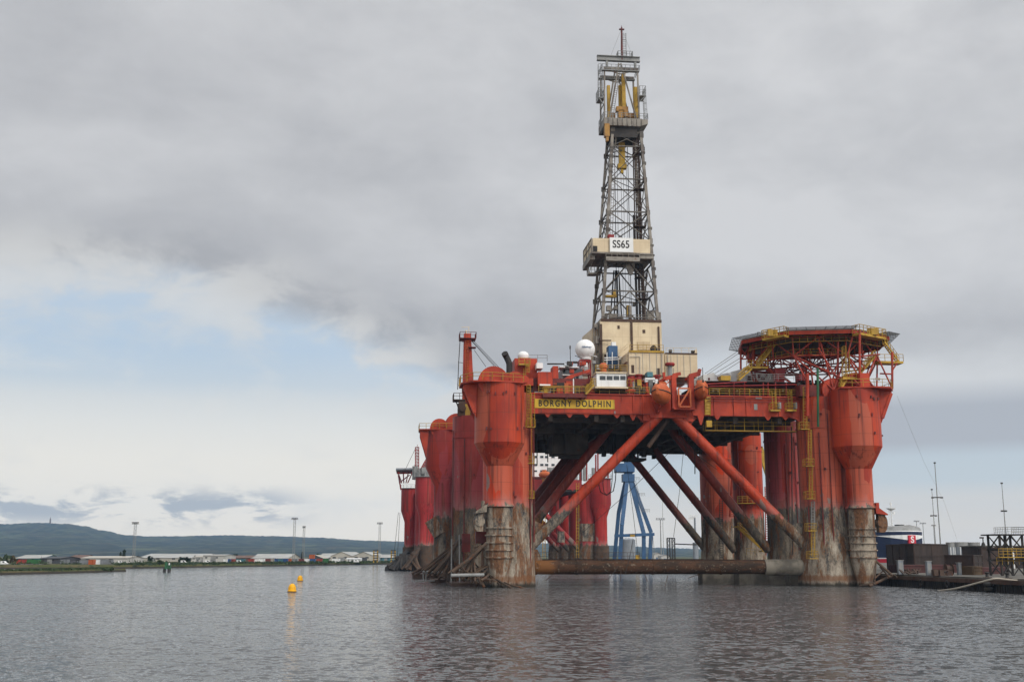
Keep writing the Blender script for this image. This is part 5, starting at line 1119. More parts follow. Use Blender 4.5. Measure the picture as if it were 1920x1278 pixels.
def rack2(n, up, lo, y0, y1, rr, mat, seed):
    q = random.Random(seed); g = MB()
    for k in range(n):
        f = k / (n - 1); y = q.uniform(y0, y1); a = Q(up[0][0] + (up[1][0] - up[0][0]) * f + q.uniform(-4, 4), up[0][1] + (up[1][1] - up[0][1]) * f + q.uniform(-4, 4), y); b_ = Q(lo[0][0] + (lo[1][0] - lo[0][0]) * f + q.uniform(-4, 4), lo[0][1] + (lo[1][1] - lo[0][1]) * f + q.uniform(-3, 3), y - q.uniform(1, 4)); g.tube(a, b_, rr * q.uniform(.7, 1.5), 6)
    return g.build('anchor_rack', mat, rg2, smooth=40)
rack2(16, ((790, 1022), (768, 1044)), ((752, 1066), (798, 1074)), -4, 0, .35, M['rust'], 3); rack2(22, ((764, 1034), (742, 1050)), ((729, 1064), (780, 1072)), 0, 10, .5, M['dark'], 6)
g = MB(); a = Q(760, 1050, 4); g.lathe(a.x, 6, [(4.5, -1), (4.2, 2.2), (2.5, 4.5), (1, 5.2)], 9); g.lathe(a.x + 5, 3, [(4.5, -1), (4.0, 2.6), (1.5, 4.8)], 8); g.lathe(a.x - 3.5, 7, [(3, -1), (2.6, 1.2), (.6, 2.6)], 8); g.build('rack_base', M['dark'], rg2)
def mini_boat(name, label, wp, L, Bm, yaw):
    t = thing('lifeboat', label, 'lifeboat', wp, yaw, 'enclosed lifeboats hanging from the davits'); g = MB(); rings = []
    for i in range(9):
        f = -1 + i / 4; k = max(.08, 1 - abs(f) ** 2.2); rings.append([(Bm / 2 * k * math.cos(a), f * L / 2, Bm * .45 * math.sin(a) * k ** .5) for a in [2 * math.pi * j / 10 for j in range(10)]])
    g.loft([r[::-1] for r in rings]); g.build('hull', M['orange'], t, smooth=60); g = MB(); g.box(-.4, .4, -.5, .7, Bm * .35, Bm * .6); g.build('wheelhouse', M['orange'], t); g = MB(); g.tube((0, -1.2, .5), (0, -1.2, 3.2), .06, 5); g.build('fall_wire', M['dark'], t)
c_ = W(1021, 889, 356); mini_boat('lifeboat', 'small orange lifeboat on the farther crimson rig, in front of its white block', c_, 4.5, 2.4, .9)

# ------------------------------------------------------------------ quay
def wl(x, y): p = FR.w(x, y, 0); return (p.x, p.y)
QT = 1.85
qp = [wl(35.2, -85), wl(35.2, 118), (40, 335), (34.5, 420), (34.5, 900), (2600, 1100), (900, 60)]
g = MB(); g.prism(qp, -1.5, QT)
g.build('quay', M['concrete']); struct(bpy.data.objects['quay'])
g = MB()
for k in range(150): y = -84 + k * .62; p0 = FR.w(35.08, y, -.8); g.tube(p0, FR.w(35.08, y, QT - .55), .17, 6)
o = g.build('sheet_piling', M['dark']); tag(o, 'dark ribbed sheet piling along the face of the quay on the right', 'quay piling')
g = MB(); a = FR.w(34.75, -84, QT - .5); b_ = FR.w(34.75, 8, QT - .5); g.beam(a, b_, .5, .55); tag(g.build('fender_beam', M['brown']), 'long dark timber fender along the top of the quay face', 'fender')
g = MB(); p0 = FR.w(34.4, -33.5, 0)
for dz in (.1, .75): g.lathe(p0.x, p0.y, [(.45, dz), (.62, dz + .15), (.62, dz + .4), (.45, dz + .55)], 14)
tag(g.build('fender', M['black'], smooth=40), 'black rubber fender hanging on the quay face below the white hawser', 'fender')

def block(name, label, cat, near, left, right, ytop, Y0, mat, base=QT, dl=14, dr=12, zt=None):
    """a block whose near vertical edge stands at 'near', with faces running away to both sides"""
    n_ = W(near, 1060, Y0); l_ = W(left, 1060, Y0 + dl); r_ = W(right, 1060, Y0 + dr); zt = zt or W(near, ytop, Y0).z
    pts = [(n_.x, n_.y), (r_.x, r_.y), (l_.x + r_.x - n_.x, l_.y + r_.y - n_.y), (l_.x, l_.y)]
    t = thing(name, label, cat, (n_.x, n_.y, base)); loc = [(x - n_.x, y - n_.y) for x, y in pts]
    g = MB(); g.prism(loc, 0, zt - base); g.build('plating', mat, t)
    g = MB()
    for (x0, y0), (x1, y1) in ((loc[0], loc[1]), (loc[0], loc[3])):
        d = Vector((x1 - x0, y1 - y0, 0)); k = max(1, int(d.length / 6.5)); nrm = Vector((d.y, -d.x, 0)).normalized() * (.03 if (x1, y1) == loc[1] else -.03)
        for i in range(k + 1): p = Vector((x0, y0, 0)) + d * (i / k) + nrm; g.beam(p + Vector((0, 0, .02)), p + Vector((0, 0, zt - base - .02)), .16, .1)
        p = Vector((x0, y0, 0)) + nrm * 1.2; g.beam(p + Vector((0, 0, zt - base - .1)), p + d + Vector((0, 0, zt - base - .1)), .14, .22); g.beam(p + Vector((0, 0, (zt - base) * .55)), p + d + Vector((0, 0, (zt - base) * .55)), .1, .16)
    g.build('stiffener', mat, t); return t
M['scrap_brown'] = paint('brown_scrap_steel', (.095, .062, .048), (.07, .048, .038), rust=.15, streak=.4, rough=.85)  # lighter brown than the barge plate, worn by the scrap pipes
block('barge_section', 'tall dark brown steel barge section on the quay in front of the ferry', 'barge section', 1715, 1664, 1779, 1018, 205, M['barge'], dl=26, dr=15)
block('barge_section', 'low dark brown steel block on the quay right of the tall barge section', 'barge section', 1826, 1772, 1842, 1039.5, 196, M['barge'], dl=3, dr=12)
block('barge_section', 'dark olive steel block on the quay behind the brown crate', 'barge section', 1842, 1838, 1884, 1025, 212, M['barge'], dl=10, dr=3)
M['maroon'] = paint('faded_maroon', (.085, .035, .032), (.06, .03, .028), rust=.15, streak=.3, rough=.85, dirt=(.03, .025, .022))
M['crate'] = paint('brown_plywood', (.10, .065, .035), (.08, .05, .03), rust=.05, streak=.3, rough=.85)
block('hull_plate_stack', 'low faded maroon hull plating lying along the quay under the barge sections', 'hull plating', 1690, 1668, 1800, 1058.5, 192, M['maroon'], dl=6, dr=4)
block('hull_plate_stack', 'low reddish brown hull plating on the quay beside the lattice gangway tower', 'hull plating', 1842, 1838, 1890, 1063, 178, M['maroon'], dl=5, dr=5)
block('crate', 'brown plywood crate at the quay edge right of the barge sections', 'crate', 1823, 1801, 1840, 1061, 172, M['crate'], dl=1.5, dr=2.5)
def cabinet(px, w_, y0, y1, Y, label):
    b_ = W(px, y1, Y); tp = W(px, y0, Y).z; hw = w_ / 2138 * Y / 2; t = thing('cabinet', label, 'cabinet', (b_.x, b_.y, QT), D2R(6), 'grey cabinets on the quay'); g = MB(); g.box(-hw, hw, -.3, .3, 0, tp - QT); g.build('body', M['silo'], t); g = MB(); g.box(-hw - .08, hw + .08, -.38, .38, tp - QT, tp - QT + .1); g.build('cap', M['grey'], t); g = MB(); g.box(-hw * .7, hw * .7, -.33, -.302, .3, (tp - QT) * .85); g.build('door', M['grey'], t)
cabinet(1688, 10, 1050.5, 1066, 178, 'grey upright cabinet in front of the tall barge section, leftmost of three'); cabinet(1742, 9, 1052, 1078, 170, 'grey upright cabinet in the middle of three on the quay, the tallest one'); cabinet(1799, 6, 1055, 1076, 172, 'narrow grey cabinet just left of the brown crate')
g = MB(); q = random.Random(2)
for k in range(36): p = W(q.uniform(1693, 1722), 1072, q.uniform(176, 181)); s_ = q.uniform(.12, .45); g.tube((p.x, p.y, QT + .1), (p.x + q.uniform(-1, 1), p.y + q.uniform(-.5, .5), QT + q.uniform(.2, 1.0)), s_ * .3, 6)
tag(g.build('scrap_heap', M['scrap_brown']), 'heap of brownish scrap pipes on the quay between two cabinets', 'scrap heap')
g = MB()
for k in range(40): p = W(q.uniform(1752, 1782), 1078, q.uniform(166, 171)); s_ = q.uniform(.15, .4); g.box(p.x - s_, p.x + s_, p.y - s_, p.y + s_, QT, QT + q.uniform(.2, .9))
tag(g.build('scrap_heap', M['brown']), 'brown heap of scrap timber on the quay right of the tallest cabinet', 'scrap heap')
p = W(1779, 1068, 172); t = thing('cable_reel', 'dark cable reel standing on the quay left of the brown crate', 'cable reel', (p.x, p.y, QT)); g = MB(); g.tube((-.45, 0, .85), (.45, 0, .85), .5, 16); g.build('drum', M['brown'], t, smooth=40)
for sx in (-.5, .45): g = MB(); g.tube((sx, 0, .85), (sx + .06, 0, .85), .85, 20); g.build('flange', M['brown'], t, smooth=40)
# ropes
def rope(label, pts, r):
    g = MB(); out = []
    P_ = [Vector(p) for p in pts]
    for i in range(len(P_) - 1):
        p0, p1, p2, p3 = P_[max(0, i - 1)], P_[i], P_[i + 1], P_[min(len(P_) - 1, i + 2)]
        for k in range(8): f = k / 8; out.append(.5 * ((2 * p1) + (p2 - p0) * f + (2 * p0 - 5 * p1 + 4 * p2 - p3) * f * f + (3 * p1 - p0 - 3 * p2 + p3) * f ** 3))
    out.append(P_[-1]); g.poly(out, r, 8); tag(g.build('mooring_rope', M['rope'], smooth=60), label, 'mooring rope')
rope('long pale hawser looping from the water up over the quay edge', [G(1758, 1107, -.1), W(1790, 1103, 152), W(1830, 1093, 148), W(1858, 1085.5, 146), W(1872, 1084, 146), W(1900, 1087, 145.5), W(1960, 1090, 145)], .115)
rope('short pale rope trailing in the water beside the starboard rusty trunk', [P(1616, 1099, -9), P(1631, 1096, -9), P(1645, 1100, -9.5), P(1664, 1104, -10)], .08)
g = MB(); o_ = FR.w(*P(1682, 742, -3)); e_ = W(1770, 940, 232); g.poly([o_, (o_ + e_) / 2 + Vector((0, 0, -1.2)), e_, Vector((e_.x + 10, e_.y + 20, QT + 6))], .014, 4); tag(g.build('aerial_wire', M['grey']), 'thin wire running from the near rig down towards the quay on the right', 'wire')

for px, Yb, lab in ((1712, 166, 'squat black mooring bollard on the quay edge below the scrap pipes'), (1818, 154, 'squat black mooring bollard on the quay edge before the brown crate'), (1858, 149, 'squat black mooring bollard where the pale hawser comes ashore')):
    p = W(px, 1080, Yb); b_ = FR.w(36.0, ((Vector((p.x, p.y)) - Vector(FR.o)).dot(Vector((-FR.s, FR.c)))), QT); t = thing('bollard', lab, 'bollard', b_, 0, 'bollards along the quay edge'); g = MB(); g.lathe(0, 0, [(.3, 0), (.22, .12), (.2, .45), (.34, .55), (.34, .68), (.1, .74)], 14); g.build('post', M['black'], t, smooth=40); g = MB(); g.box(-.45, .45, -.45, .45, 0, .05); g.build('base_plate', M['brown'], t)
for y_, lab in ((-14, 'black tyre fender hung on the quay face, leftmost'), (-22, 'black tyre fender hung on the quay face, middle one'), (-42, 'black tyre fender hung on the quay face, rightmost beyond the hawser')):
    g = MB(); c_ = FR.w(34.55, y_, .75); n_ = 20; rs_ = []
    for i in range(n_ + 1):
        a_ = 2 * math.pi * i / n_; rs_.append([FR.w(34.55 + .16 * math.cos(b2), y_ + (.42 + .16 * math.sin(b2)) * math.cos(a_), .75 + (.42 + .16 * math.sin(b2)) * math.sin(a_)) for b2 in [2 * math.pi * j / 8 for j in range(8)]])
    g.loft(rs_, cap=False); tag(g.build('tyre_fender', M['black'], smooth=60), lab, 'tyre fender', 'tyre fenders on the quay face')
# gangway tower
Yg = 165; p = W(1901, 1080, Yg); t = thing('gangway_tower', 'black lattice access tower with yellow railings at the right edge of the quay', 'access tower', (p.x, p.y, QT), D2R(6))
hz1, hz2 = W(1900, 1003, Yg).z - QT, W(1900, 1030, Yg).z - QT; hw = 1.72
g = MB()
for sx in (-1, 1):
    for sy in (0, 3.2): g.beam((sx * hw, sy, 0), (sx * hw, sy, hz1), .26, .26)
for sy in (0, 3.2):
    for z in (hz2, 2.2): g.beam((-hw - .3, sy, z), (hw + .3, sy, z), .2, .28)
    for z0, z1 in ((0, 2.2), (hz2, hz1)): g.tube((-hw, sy, z0), (0, sy, z1), .1, 6); g.tube((hw, sy, z0), (0, sy, z1), .1, 6); g.tube((0, sy, z0), (-hw, sy, z1), .08, 6); g.tube((0, sy, z0), (hw, sy, z1), .08, 6)
for sx in (-1, 1):
    for z0, z1 in ((0, 2.2), (2.2, hz2), (hz2, hz1)): g.tube((sx * hw, 0, z0), (sx * hw, 3.2, z1), .08, 6)
g.lathe(0, 1.6, [(.22, 0), (.22, hz1)], 8); g.build('tower_frame', M['dark'], t)
g = MB(); g.box(-hw - .9, hw + .6, -.4, 3.6, hz1, hz1 + .18); g.build('platform', M['dark'], t)
g = MB(); g.rail([(-hw * .3, 3.5, hz1 + .18), (-hw * .3, -.3, hz1 + .18), (hw + .5, -.3, hz1 + .18), (hw + .5, 3.5, hz1 + .18)], 1.0, .5, .03, (.35, .7)); g.build('railing', M['grey'], t)
g = MB(); g.box(-hw - .8, hw + 1.2, -.9, -.2, 2.6, 2.7); g.rail([(-hw - .8, -.9, 2.7), (hw + 1.2, -.9, 2.7)], 1.15, .7, .045, (.35, .7)); g.rail([(-hw - .8, -.2, 1.6), (hw, -.2, 1.6)], 1.0, .8, .04); g.build('yellow_railing', M['yellow'], t)
# thin masts on the right
def thin_mast(px, py, Y, r, label, bars, base=QT, name='lighting_mast'):
    tp = W(px, py, Y); t = thing(name, label, 'mast', (tp.x, tp.y, base)); H_ = tp.z - base; g = MB(); g.tube((0, 0, 0), (0, 0, H_), r, 7, r * .5); g.build('pole', M['grey'], t)
    g = MB()
    for by, w_ in bars: z = W(px, by, Y).z - base; g.box(-w_ / 2, w_ / 2, -.15, .15, z - .12, z + .12); g.box(-w_ / 2 - .1, -w_ / 2 + .35, -.25, .25, z - .2, z + .1); g.box(w_ / 2 - .35, w_ / 2 + .1, -.25, .25, z - .2, z + .1)
    g.box(-.2, .2, -.2, .2, H_ - .3, H_); g.build('crossbar', M['dark'], t); return t
thin_mast(1752.5, 866, 262, .16, 'tallest thin mast on the right, with a wide dark crossbar', ((932, 2.4),)); thin_mast(1747, 916, 290, .13, 'thin mast just left of the tallest mast, with a small crossbar low down', ((966, 1.4),)); thin_mast(1878, 904, 250, .13, 'thin mast rising behind the black access tower', ((957, 1.0),))
def flood(px, py, Y, label, base=1.3, w_=3.2, lat=True, r=.042, heads=2):
    tp = W(px, py, Y); t = thing('floodlight_tower', label, 'floodlight tower', (tp.x, tp.y, base), 0, 'floodlight towers'); H_ = tp.z - base; g = MB()
    if lat: w_ *= .88; lattice((0, 0, 0), (0, 0, H_ - 1), .85, 13, r, g)
    else: g.tube((0, 0, 0), (0, 0, H_ - 1), .32, 8, .2)
    g.build('mast', M['grey'], t); g = MB(); g.box(-w_ / 2, w_ / 2, -.6, .6, H_ - 1.3, H_ - 1.2)
    for hd_ in range(heads): g.tube((-w_ / 2, -.8, H_ - 1.2 + hd_ * .6), (w_ / 2, -.8, H_ - 1.2 + hd_ * .6), .06, 5)
    g.build('platform', M['dark'], t)
    for k in range(4): g = MB(); x = -w_ / 2 + w_ * (k + .5) / 4; g.box(x - .24, x + .24, -.5, .2, H_ - 1.0, H_ - .45); g.build('lamp', M['grey'], t)
flood(254.5, 976, 470, 'lattice floodlight tower standing alone before the hill, leftmost', w_=3.2); flood(553, 968, 520, 'tallest lattice floodlight tower above the far container yard', w_=3.4); flood(570.5, 984, 560, 'shorter floodlight tower just right of the tallest one, narrow head', w_=1.6); flood(712.5, 977, 560, 'lattice floodlight tower near the crimson rig, right end of the far shore', w_=3.2)
flood(1718, 974, 800, 'pale distant floodlight mast behind the ferry, left one', QT, 4, False); flood(1730, 978, 820, 'pale distant floodlight mast behind the ferry, second from left', QT, 4.5, False); flood(1750, 982, 840, 'pale distant floodlight mast behind the two thin masts', QT, 3.5, False)
flood(1238, 969, 560, 'pale twin-head floodlight mast seen under the near rig, right of the blue crane', QT, 4.6, False); thin_mast(1241.5, 925, 540, .14, 'thin pole beside the twin-head floodlight mast under the rig', ())

# ------------------------------------------------------------------ blue crane and dock things seen under the deck
Yc = 390; ap = W(1179, 895, Yc); t = thing('quay_crane', 'blue portal crane on splayed legs, seen under the near rig', 'crane', (ap.x, Yc, QT)); o_ = Vector((ap.x, Yc, QT)); R3 = lambda px, py, dy=0: W(px, py, Yc + dy) - o_
for (tx, ty, mx, my, bx, by, dy) in ((1174, 897, 1160, 960, 1151, 1052, 0), (1176, 897, 1166, 985, 1162, 1052, -6), (1181, 897, 1207, 1000, 1207, 1054, -6), (1183, 896, 1221, 998, 1218, 1054, 0)):
    g = MB(); b_ = R3(bx, by, dy); b_.z = 0; g.beam(R3(tx, ty, dy * .3), R3(mx, my, dy), 1.3, 1.2); g.beam(R3(mx, my, dy), b_, 1.25, 1.15); g.build('leg', M['blue'], t)
g = MB(); g.beam(R3(1152, 1004, -6.6), R3(1227, 1001, -6.6), .9, 1.0); g.build('cross_beam', M['blue'], t)
g = MB(); B_ = lambda q0, y0, q1, y1, d, dep: (lambda a, b2: g.box(a.x, b2.x, d, d + dep, a.z, b2.z))(R3(q0, y1, d), R3(q1, y0, d)); B_(1168, 888, 1190, 902, -3, 5); B_(1154, 868, 1190, 884, -3, 6); B_(1172, 848, 1188, 868, -2, 4); B_(1172, 884, 1186, 889, -2, 4); g.build('machinery_house', M['blue'], t)
g = MB(); g.beam(R3(1180, 850), R3(1195, 790), 1.2, 1.4); g.build('boom', M['blue'], t)
g = MB()
for py in (900, 930, 960): a = R3(1190 + (py - 900) * .3, py, -6); g.rail([a, a + Vector((1.8, 0, 0))], 1.1, .6, .05)
g.ladder(R3(1226, 1040, -6), R3(1222, 1000, -6), .6, r=.06); g.ladder(R3(1206, 960, -6), R3(1190, 900, -6), .6, r=.06); g.build('access_ladder', M['grey'], t)
g = MB(); a, b_ = R3(1180, 1005, -6.8), R3(1188, 1001, -6.8); a = R3(1186, 1004, -7.2); g.box(a.x - .8, a.x + .8, -7.3, -7.15, a.z - .3, a.z + .5); g.build('plate', M['yellow'], t)
p = W(1177, 1050, 420); t = thing('storage_tank', 'pale grey cylindrical storage tank between the legs of the blue crane', 'storage tank', (p.x, p.y, QT)); g = MB(); g.lathe(0, 0, [(2.95, 0), (2.95, W(1177, 1011, 420).z - QT), (2.0, W(1177, 1009, 420).z - QT), (.1, W(1177, 1008, 420).z - QT)], 28); g.build('shell', M['silo'], t, smooth=30); g = MB(); g.ladder((1.5, -2.7, 0), (1.5, -2.7, 7), .5); g.build('ladder', M['grey'], t)
p = W(1195, 1045, 380); t = thing('generator_box', 'small yellow generator box beside the storage tank under the rig', 'generator', (p.x, p.y, QT)); g = MB(); g.box(-.6, .6, -.6, .6, .2, 3); g.build('casing', M['yellow'], t); g = MB(); g.box(-.7, .7, -.7, .7, 0, .2); g.build('skid', M['dark'], t)
Yl = 400; p = W(1259.5, 1050, Yl); t = thing('lattice_tower', 'short black lattice tower carrying a pipe bridge, seen under the rig', 'lattice tower', (p.x, p.y, QT)); zt_ = W(1259, 1008, Yl).z - QT; g = MB()
for dx in (-1.3, -.4, .4, 1.3): g.tube((dx, 0, 0), (dx, 0, zt_), .12, 6); g.tube((dx, 2, 0), (dx, 2, zt_), .12, 6)
for k in range(5):
    z0, z1 = zt_ * k / 5, zt_ * (k + 1) / 5; g.tube((-1.3, 0, z0), (-.4, 0, z1), .08, 5); g.tube((-.4, 0, z0), (-1.3, 0, z1), .08, 5); g.tube((.4, 0, z0), (1.3, 0, z1), .08, 5); g.tube((1.3, 0, z0), (.4, 0, z1), .08, 5)
g.build('tower_frame', M['dark'], t); g = MB(); z = W(1270, 1019, Yl).z - QT; g.beam((1.3, .5, z), (9, .5, z - .3), .3, .4); g.beam((-1.4, .8, zt_), (1.4, .8, zt_), .3, .3); g.build('pipe_bridge', M['dark'], t)
Yw = 430; p = W(1305, 1050, Yw); t = thing('jib_crane', 'pale grey jetty crane half hidden behind the starboard columns', 'crane', (p.x, p.y, QT)); g = MB(); z = W(1305, 970, Yw).z - QT; g.tube((0, 0, 0), (0, 0, z * .45), 1.1, 12); g.tube((0, 0, z * .45), (0, 0, z), .35, 10); g.build('post', M['silo'], t, smooth=40); g = MB(); g.beam((.4, 0, z), (-2.2, 0, z - .4), .3, .9); g.rail([(-2.2, -.5, z), (1, -.5, z)], 1.0, .5, .05); g.build('jib', M['white'], t)
g = MB(); z = W(1305, 1022, Yw).z - QT; p = None
for q0, q1, y0, Y_, lab in ((1226, 1240, 1036, 520, 'low white dock shed left of the twin-head mast, under the rig'), (1240, 1256, 1040, 500, 'low pale dock shed right of the twin-head mast, under the rig')):
    a, b_ = W(q0, y0, Y_), W(q1, y0, Y_); t = thing('dock_shed', lab, 'shed', (a.x, Y_, QT)); g = MB(); w_ = b_.x - a.x; ht = a.z - QT; ext(g, [(0, 0), (w_, 0), (w_, ht * .8), (w_ / 2, ht), (0, ht * .8)], 0, 12); g.build('walls', M['pale'], t); g = MB(); ext(g, [(-.1, ht * .8), (w_ / 2, ht + .08), (w_ + .1, ht * .8), (w_ + .1, ht * .8 + .15), (w_ / 2, ht + .25), (-.1, ht * .8 + .15)], -.2, 12.2); g.build('roof', M['grey'], t); g = MB(); g.box(w_ * .3, w_ * .5, -.05, .05, 0, ht * .5); g.build('door', M['blue'], t)
Yy = 330; p = W(1470, 1040, Yy); t = thing('mobile_crane', 'yellow crane whose boom shows between the starboard columns', 'crane', (p.x, p.y, QT)); o_ = Vector((p.x, p.y, QT)); g = MB(); g.beam(W(1424, 838, Yy) - o_, W(1448, 912, Yy) - o_, 1.6, 1.6); g.beam(W(1448, 912, Yy) - o_, Vector((0, 0, 5)), 1.6, 1.6); g.build('boom', M['yellow'], t); g = MB(); g.box(-2.5, 2.5, -2, 4, 1, 5.2); g.build('cab', M['yellow'], t); g = MB(); g.box(-3, -1.8, -3, 5, 0, 1.4); g.box(1.8, 3, -3, 5, 0, 1.4); g.build('track', M['dark'], t)

# ferry
Yf = 450; p = W(1712, 1050, Yf); yaw = D2R(16); t = thing('ferry', 'large navy and white ferry with a red emblem on its bow, behind the barge sections', 'ferry', (p.x, Yf, 0), yaw)
def plan(k, y1=95): return [(-11.2 * k, y1), (-11.2 * k, 13), (-10.2 * k, 8), (-7.4 * k, 3.4), (-3.6 * k, .8), (0, 0), (3.6 * k, .8), (7.4 * k, 3.4), (10.2 * k, 8), (11.2 * k, 13), (11.2 * k, y1)]
def zf(py): return W(1712, py, Yf).z
g = MB(); g.loft([[(x, y, z) for x, y in plan(k)] for z, k in ((-.5, .93), (zf(1047), .96))]); g.build('boot_topping', M['signred'], t)
g = MB(); g.loft([[(x, y, z) for x, y in plan(k)] for z, k in ((zf(1047), .965), (zf(1045), .968))]); g.build('white_stripe', M['white'], t)
g = MB(); g.loft([[(x, y, z) for x, y in plan(k)] for z, k in ((zf(1045), .968), (zf(996), 1.0))]); hl = g.build('hull', M['navy'], t)
g = MB(); g.loft([[(x, y, z) for x, y in plan(k)] for z, k in ((zf(996), 1.01), (zf(994), 1.01))]); g.build('white_band', M['white'], t)
g = MB(); r0 = [(x, y, zf(994)) for x, y in plan(1.0)]; r1_ = [(x * .96, y + 1, zf(988) + 1.0 * max(0, 1 - abs(x) / 8) ) for x, y in plan(1.0)]; g.loft([r0, r1_]); g.build('bridge_front', M['grey'], t, smooth=30)
g = MB(); g.box(-10, 10, 14, 60, zf(988), zf(988) + .8); g.box(-9.5, -4, 10, 16, zf(988), zf(983)); g.box(-1.2, 1.2, 6, 9, zf(985), zf(982)); g.build('deckhouse', M['dark'], t)
for sx in (-1, 1):
    g = MB(); pts = plan(1.005)[5:9] if sx > 0 else plan(1.005)[5:1:-1]; zc_ = zf(1007); 
    for i in range(3):
        (xa_, ya), (xb_, yb) = pts[i], pts[i + 1]; l0, l1, u0, u1 = -1.3 + .62 * i, -1.3 + .62 * (i + 1), 1.1 - .12 * i, 1.1 - .12 * (i + 1)
        q4 = [(xa_, ya - .12, zc_ + l0), (xb_, yb - .12, zc_ + l1), (xb_, yb - .12, zc_ + u1), (xa_, ya - .12, zc_ + u0)]; g.add(q4, [(0, 1, 2, 3) if sx > 0 else (3, 2, 1, 0)])
    g.build('bow_wing', M['white'], hl)
g = MB(); zc_ = zf(1011.5); g.box(-1.6, 1.6, -.45, .5, zc_ - 2.2, zc_ + 1.8); em = g.build('emblem', M['signred'], hl); text('lettering', 'S', M['white'], em, (0, -.49, zc_ + .0), 3.5, bold=.09)
g = MB(); mp = W(1686, 985, Yf) - Vector((p.x, Yf, 0)); mx, my = mp.x * math.cos(yaw) + 10 * math.sin(yaw), 10; zt_ = W(1686, 938, Yf).z; z0 = zf(990); g.tube((mx, my, z0), (mx, my, zt_), .3, 8, .15); z1 = W(1686, 951, Yf).z; g.lathe(mx, my, [(.3, z1 - .9), (1.9, z1), (1.9, z1 + .15), (.3, z1 + .2)], 12); z2 = W(1686, 962, Yf).z; g.box(mx, mx + 1.7, my - .3, my + .3, z2, z2 + .2); g.box(mx + .8, mx + 1.7, my - .3, my + .3, z2 + .2, z2 + .9); g.box(mx - .3, mx + .3, my - .3, my + .3, zt_ - 1.2, zt_ - .5); g.ladder((mx - .9, my, z0), (mx - .9, my, z1), .5, r=.06); g.box(mx, mx + 1.2, my - .2, my + .2, W(1686, 975, Yf).z, W(1686, 974, Yf).z); g.build('mast', M['white'], t)
# silos
for i, (q0, q1, y0, lab) in enumerate(((1779, 1792, 1016, 'grey silo nearest the ferry, half hidden by the brown barge section'), (1792.5, 1820, 1015.5, 'widest grey silo behind the low barge block'), (1820.5, 1841, 1016, 'grey silo farthest right in the row behind the barge blocks'))):
    a, b_ = W(q0, 1050, 330), W(q1, y0, 330); r_ = (b_.x - a.x) / 2; t = thing('silo', lab, 'silo', ((a.x + b_.x) / 2, 330 + r_, QT), 0, 'grey silos behind the quay'); ht = b_.z - QT; g = MB(); g.lathe(0, 0, [(r_, 0), (r_, ht * .78), (r_ * 1.01, ht * .79)], 24); g.build('shell', M['silo'], t, smooth=30); g = MB(); g.lathe(0, 0, [(r_ * 1.02, ht * .79), (r_ * 1.02, ht)], 24); g.build('head', M['grey'], t, smooth=30); g = MB()
    for a_ in (200, 250, 290, 340): g.tube((r_ * 1.03 * math.cos(D2R(a_)), r_ * 1.03 * math.sin(D2R(a_)), 0), (r_ * 1.03 * math.cos(D2R(a_)), r_ * 1.03 * math.sin(D2R(a_)), ht * .79), .12, 5)
    g.build('downpipe', M['white'], t)
p = W(1846, 1050, 300); t = thing('light_post', 'short dark lamp post on the olive block beside the silos', 'lamp post', (p.x, p.y, QT)); g = MB(); zt_ = W(1846, 1006, 300).z - QT; g.tube((0, 0, 0), (0, 0, zt_ - .4), .15, 6); g.build('post', M['dark'], t); g = MB(); g.box(-.8, .2, -.2, .2, zt_ - .4, zt_); g.lathe(0, 0, [(.9, zt_ - 3), (.3, zt_ - 1.4)], 8); g.build('lamp', M['dark'], t)
a = W(1850, 1050, 260); t = thing('long_shed', 'long low dark shed behind the access tower', 'shed', (a.x, 260, QT)); b_ = W(1990, 1020, 262); g = MB(); g.box(0, b_.x - a.x, 0, 14, 0, W(1880, 1024, 260).z - QT); g.build('walls', M['barge'], t); g = MB(); z = W(1880, 1024, 260).z - QT; g.box(-.3, b_.x - a.x + .3, -.3, 14.3, z, z + .25); g.build('roof', M['concrete'], t); g = MB(); g.box(1.6, 1.9, -.2, -.02, 0, z); g.box(6, 6.3, -.2, -.02, 0, z); g.build('downpipe', M['white'], t)

# ------------------------------------------------------------------ buoys and beacon
def buoy(px, py, w_, label):
    c_ = G(px, py); r = w_ / 2138 * c_.y / 2; t = thing('buoy', label, 'buoy', (c_.x, c_.y, 0), 0, 'yellow buoys'); g = MB(); g.lathe(0, 0, [(r * .9, -.3), (r, 0), (r, r * .35), (r * .82, r * .5), (r * .78, r * 1.1), (r * .62, r * 1.55), (r * .3, r * 1.8), (.02, r * 1.86)], 24); g.build('float', M['buoy'], t, smooth=40)
    g = MB(); g.lathe(0, 0, [(r * .14, r * 1.8), (r * .14, r * 2.1)], 8); g.build('lifting_eye', M['grey'], t); g = MB(); g.lathe(0, 0, [(r * 1.03, -.02), (r * 1.03, r * .14)], 24, cap=False); g.build('waterline_band', M['brown'], t)
    g = MB()
    for k in range(6): a_ = math.pi * 2 * k / 6 + .3; g.box(r * .80 * math.cos(a_) - .03, r * .80 * math.cos(a_) + .03, r * .8 * math.sin(a_) - .03, r * .8 * math.sin(a_) + .03, r * .4, r * 1.15)
    g.build('rib', M['buoy'], t)
buoy(547.5, 1109, 16.5, 'larger nearer yellow mooring buoy floating on open water'); buoy(562.5, 1088.5, 11, 'smaller farther yellow buoy floating behind the nearer one')
c_ = G(313, 1072); t = thing('beacon', 'dark green navigation beacon on timber piles in the channel', 'beacon', (c_.x, c_.y, 0)); u = c_.y / 2138
for x in (-6.5, -3.5, 2.5, 6): g = MB(); g.tube((x * u, 0, -1), (x * u * .9, 0, 8 * u), 1.5 * u, 8); g.build('pile', M['dark'], t)
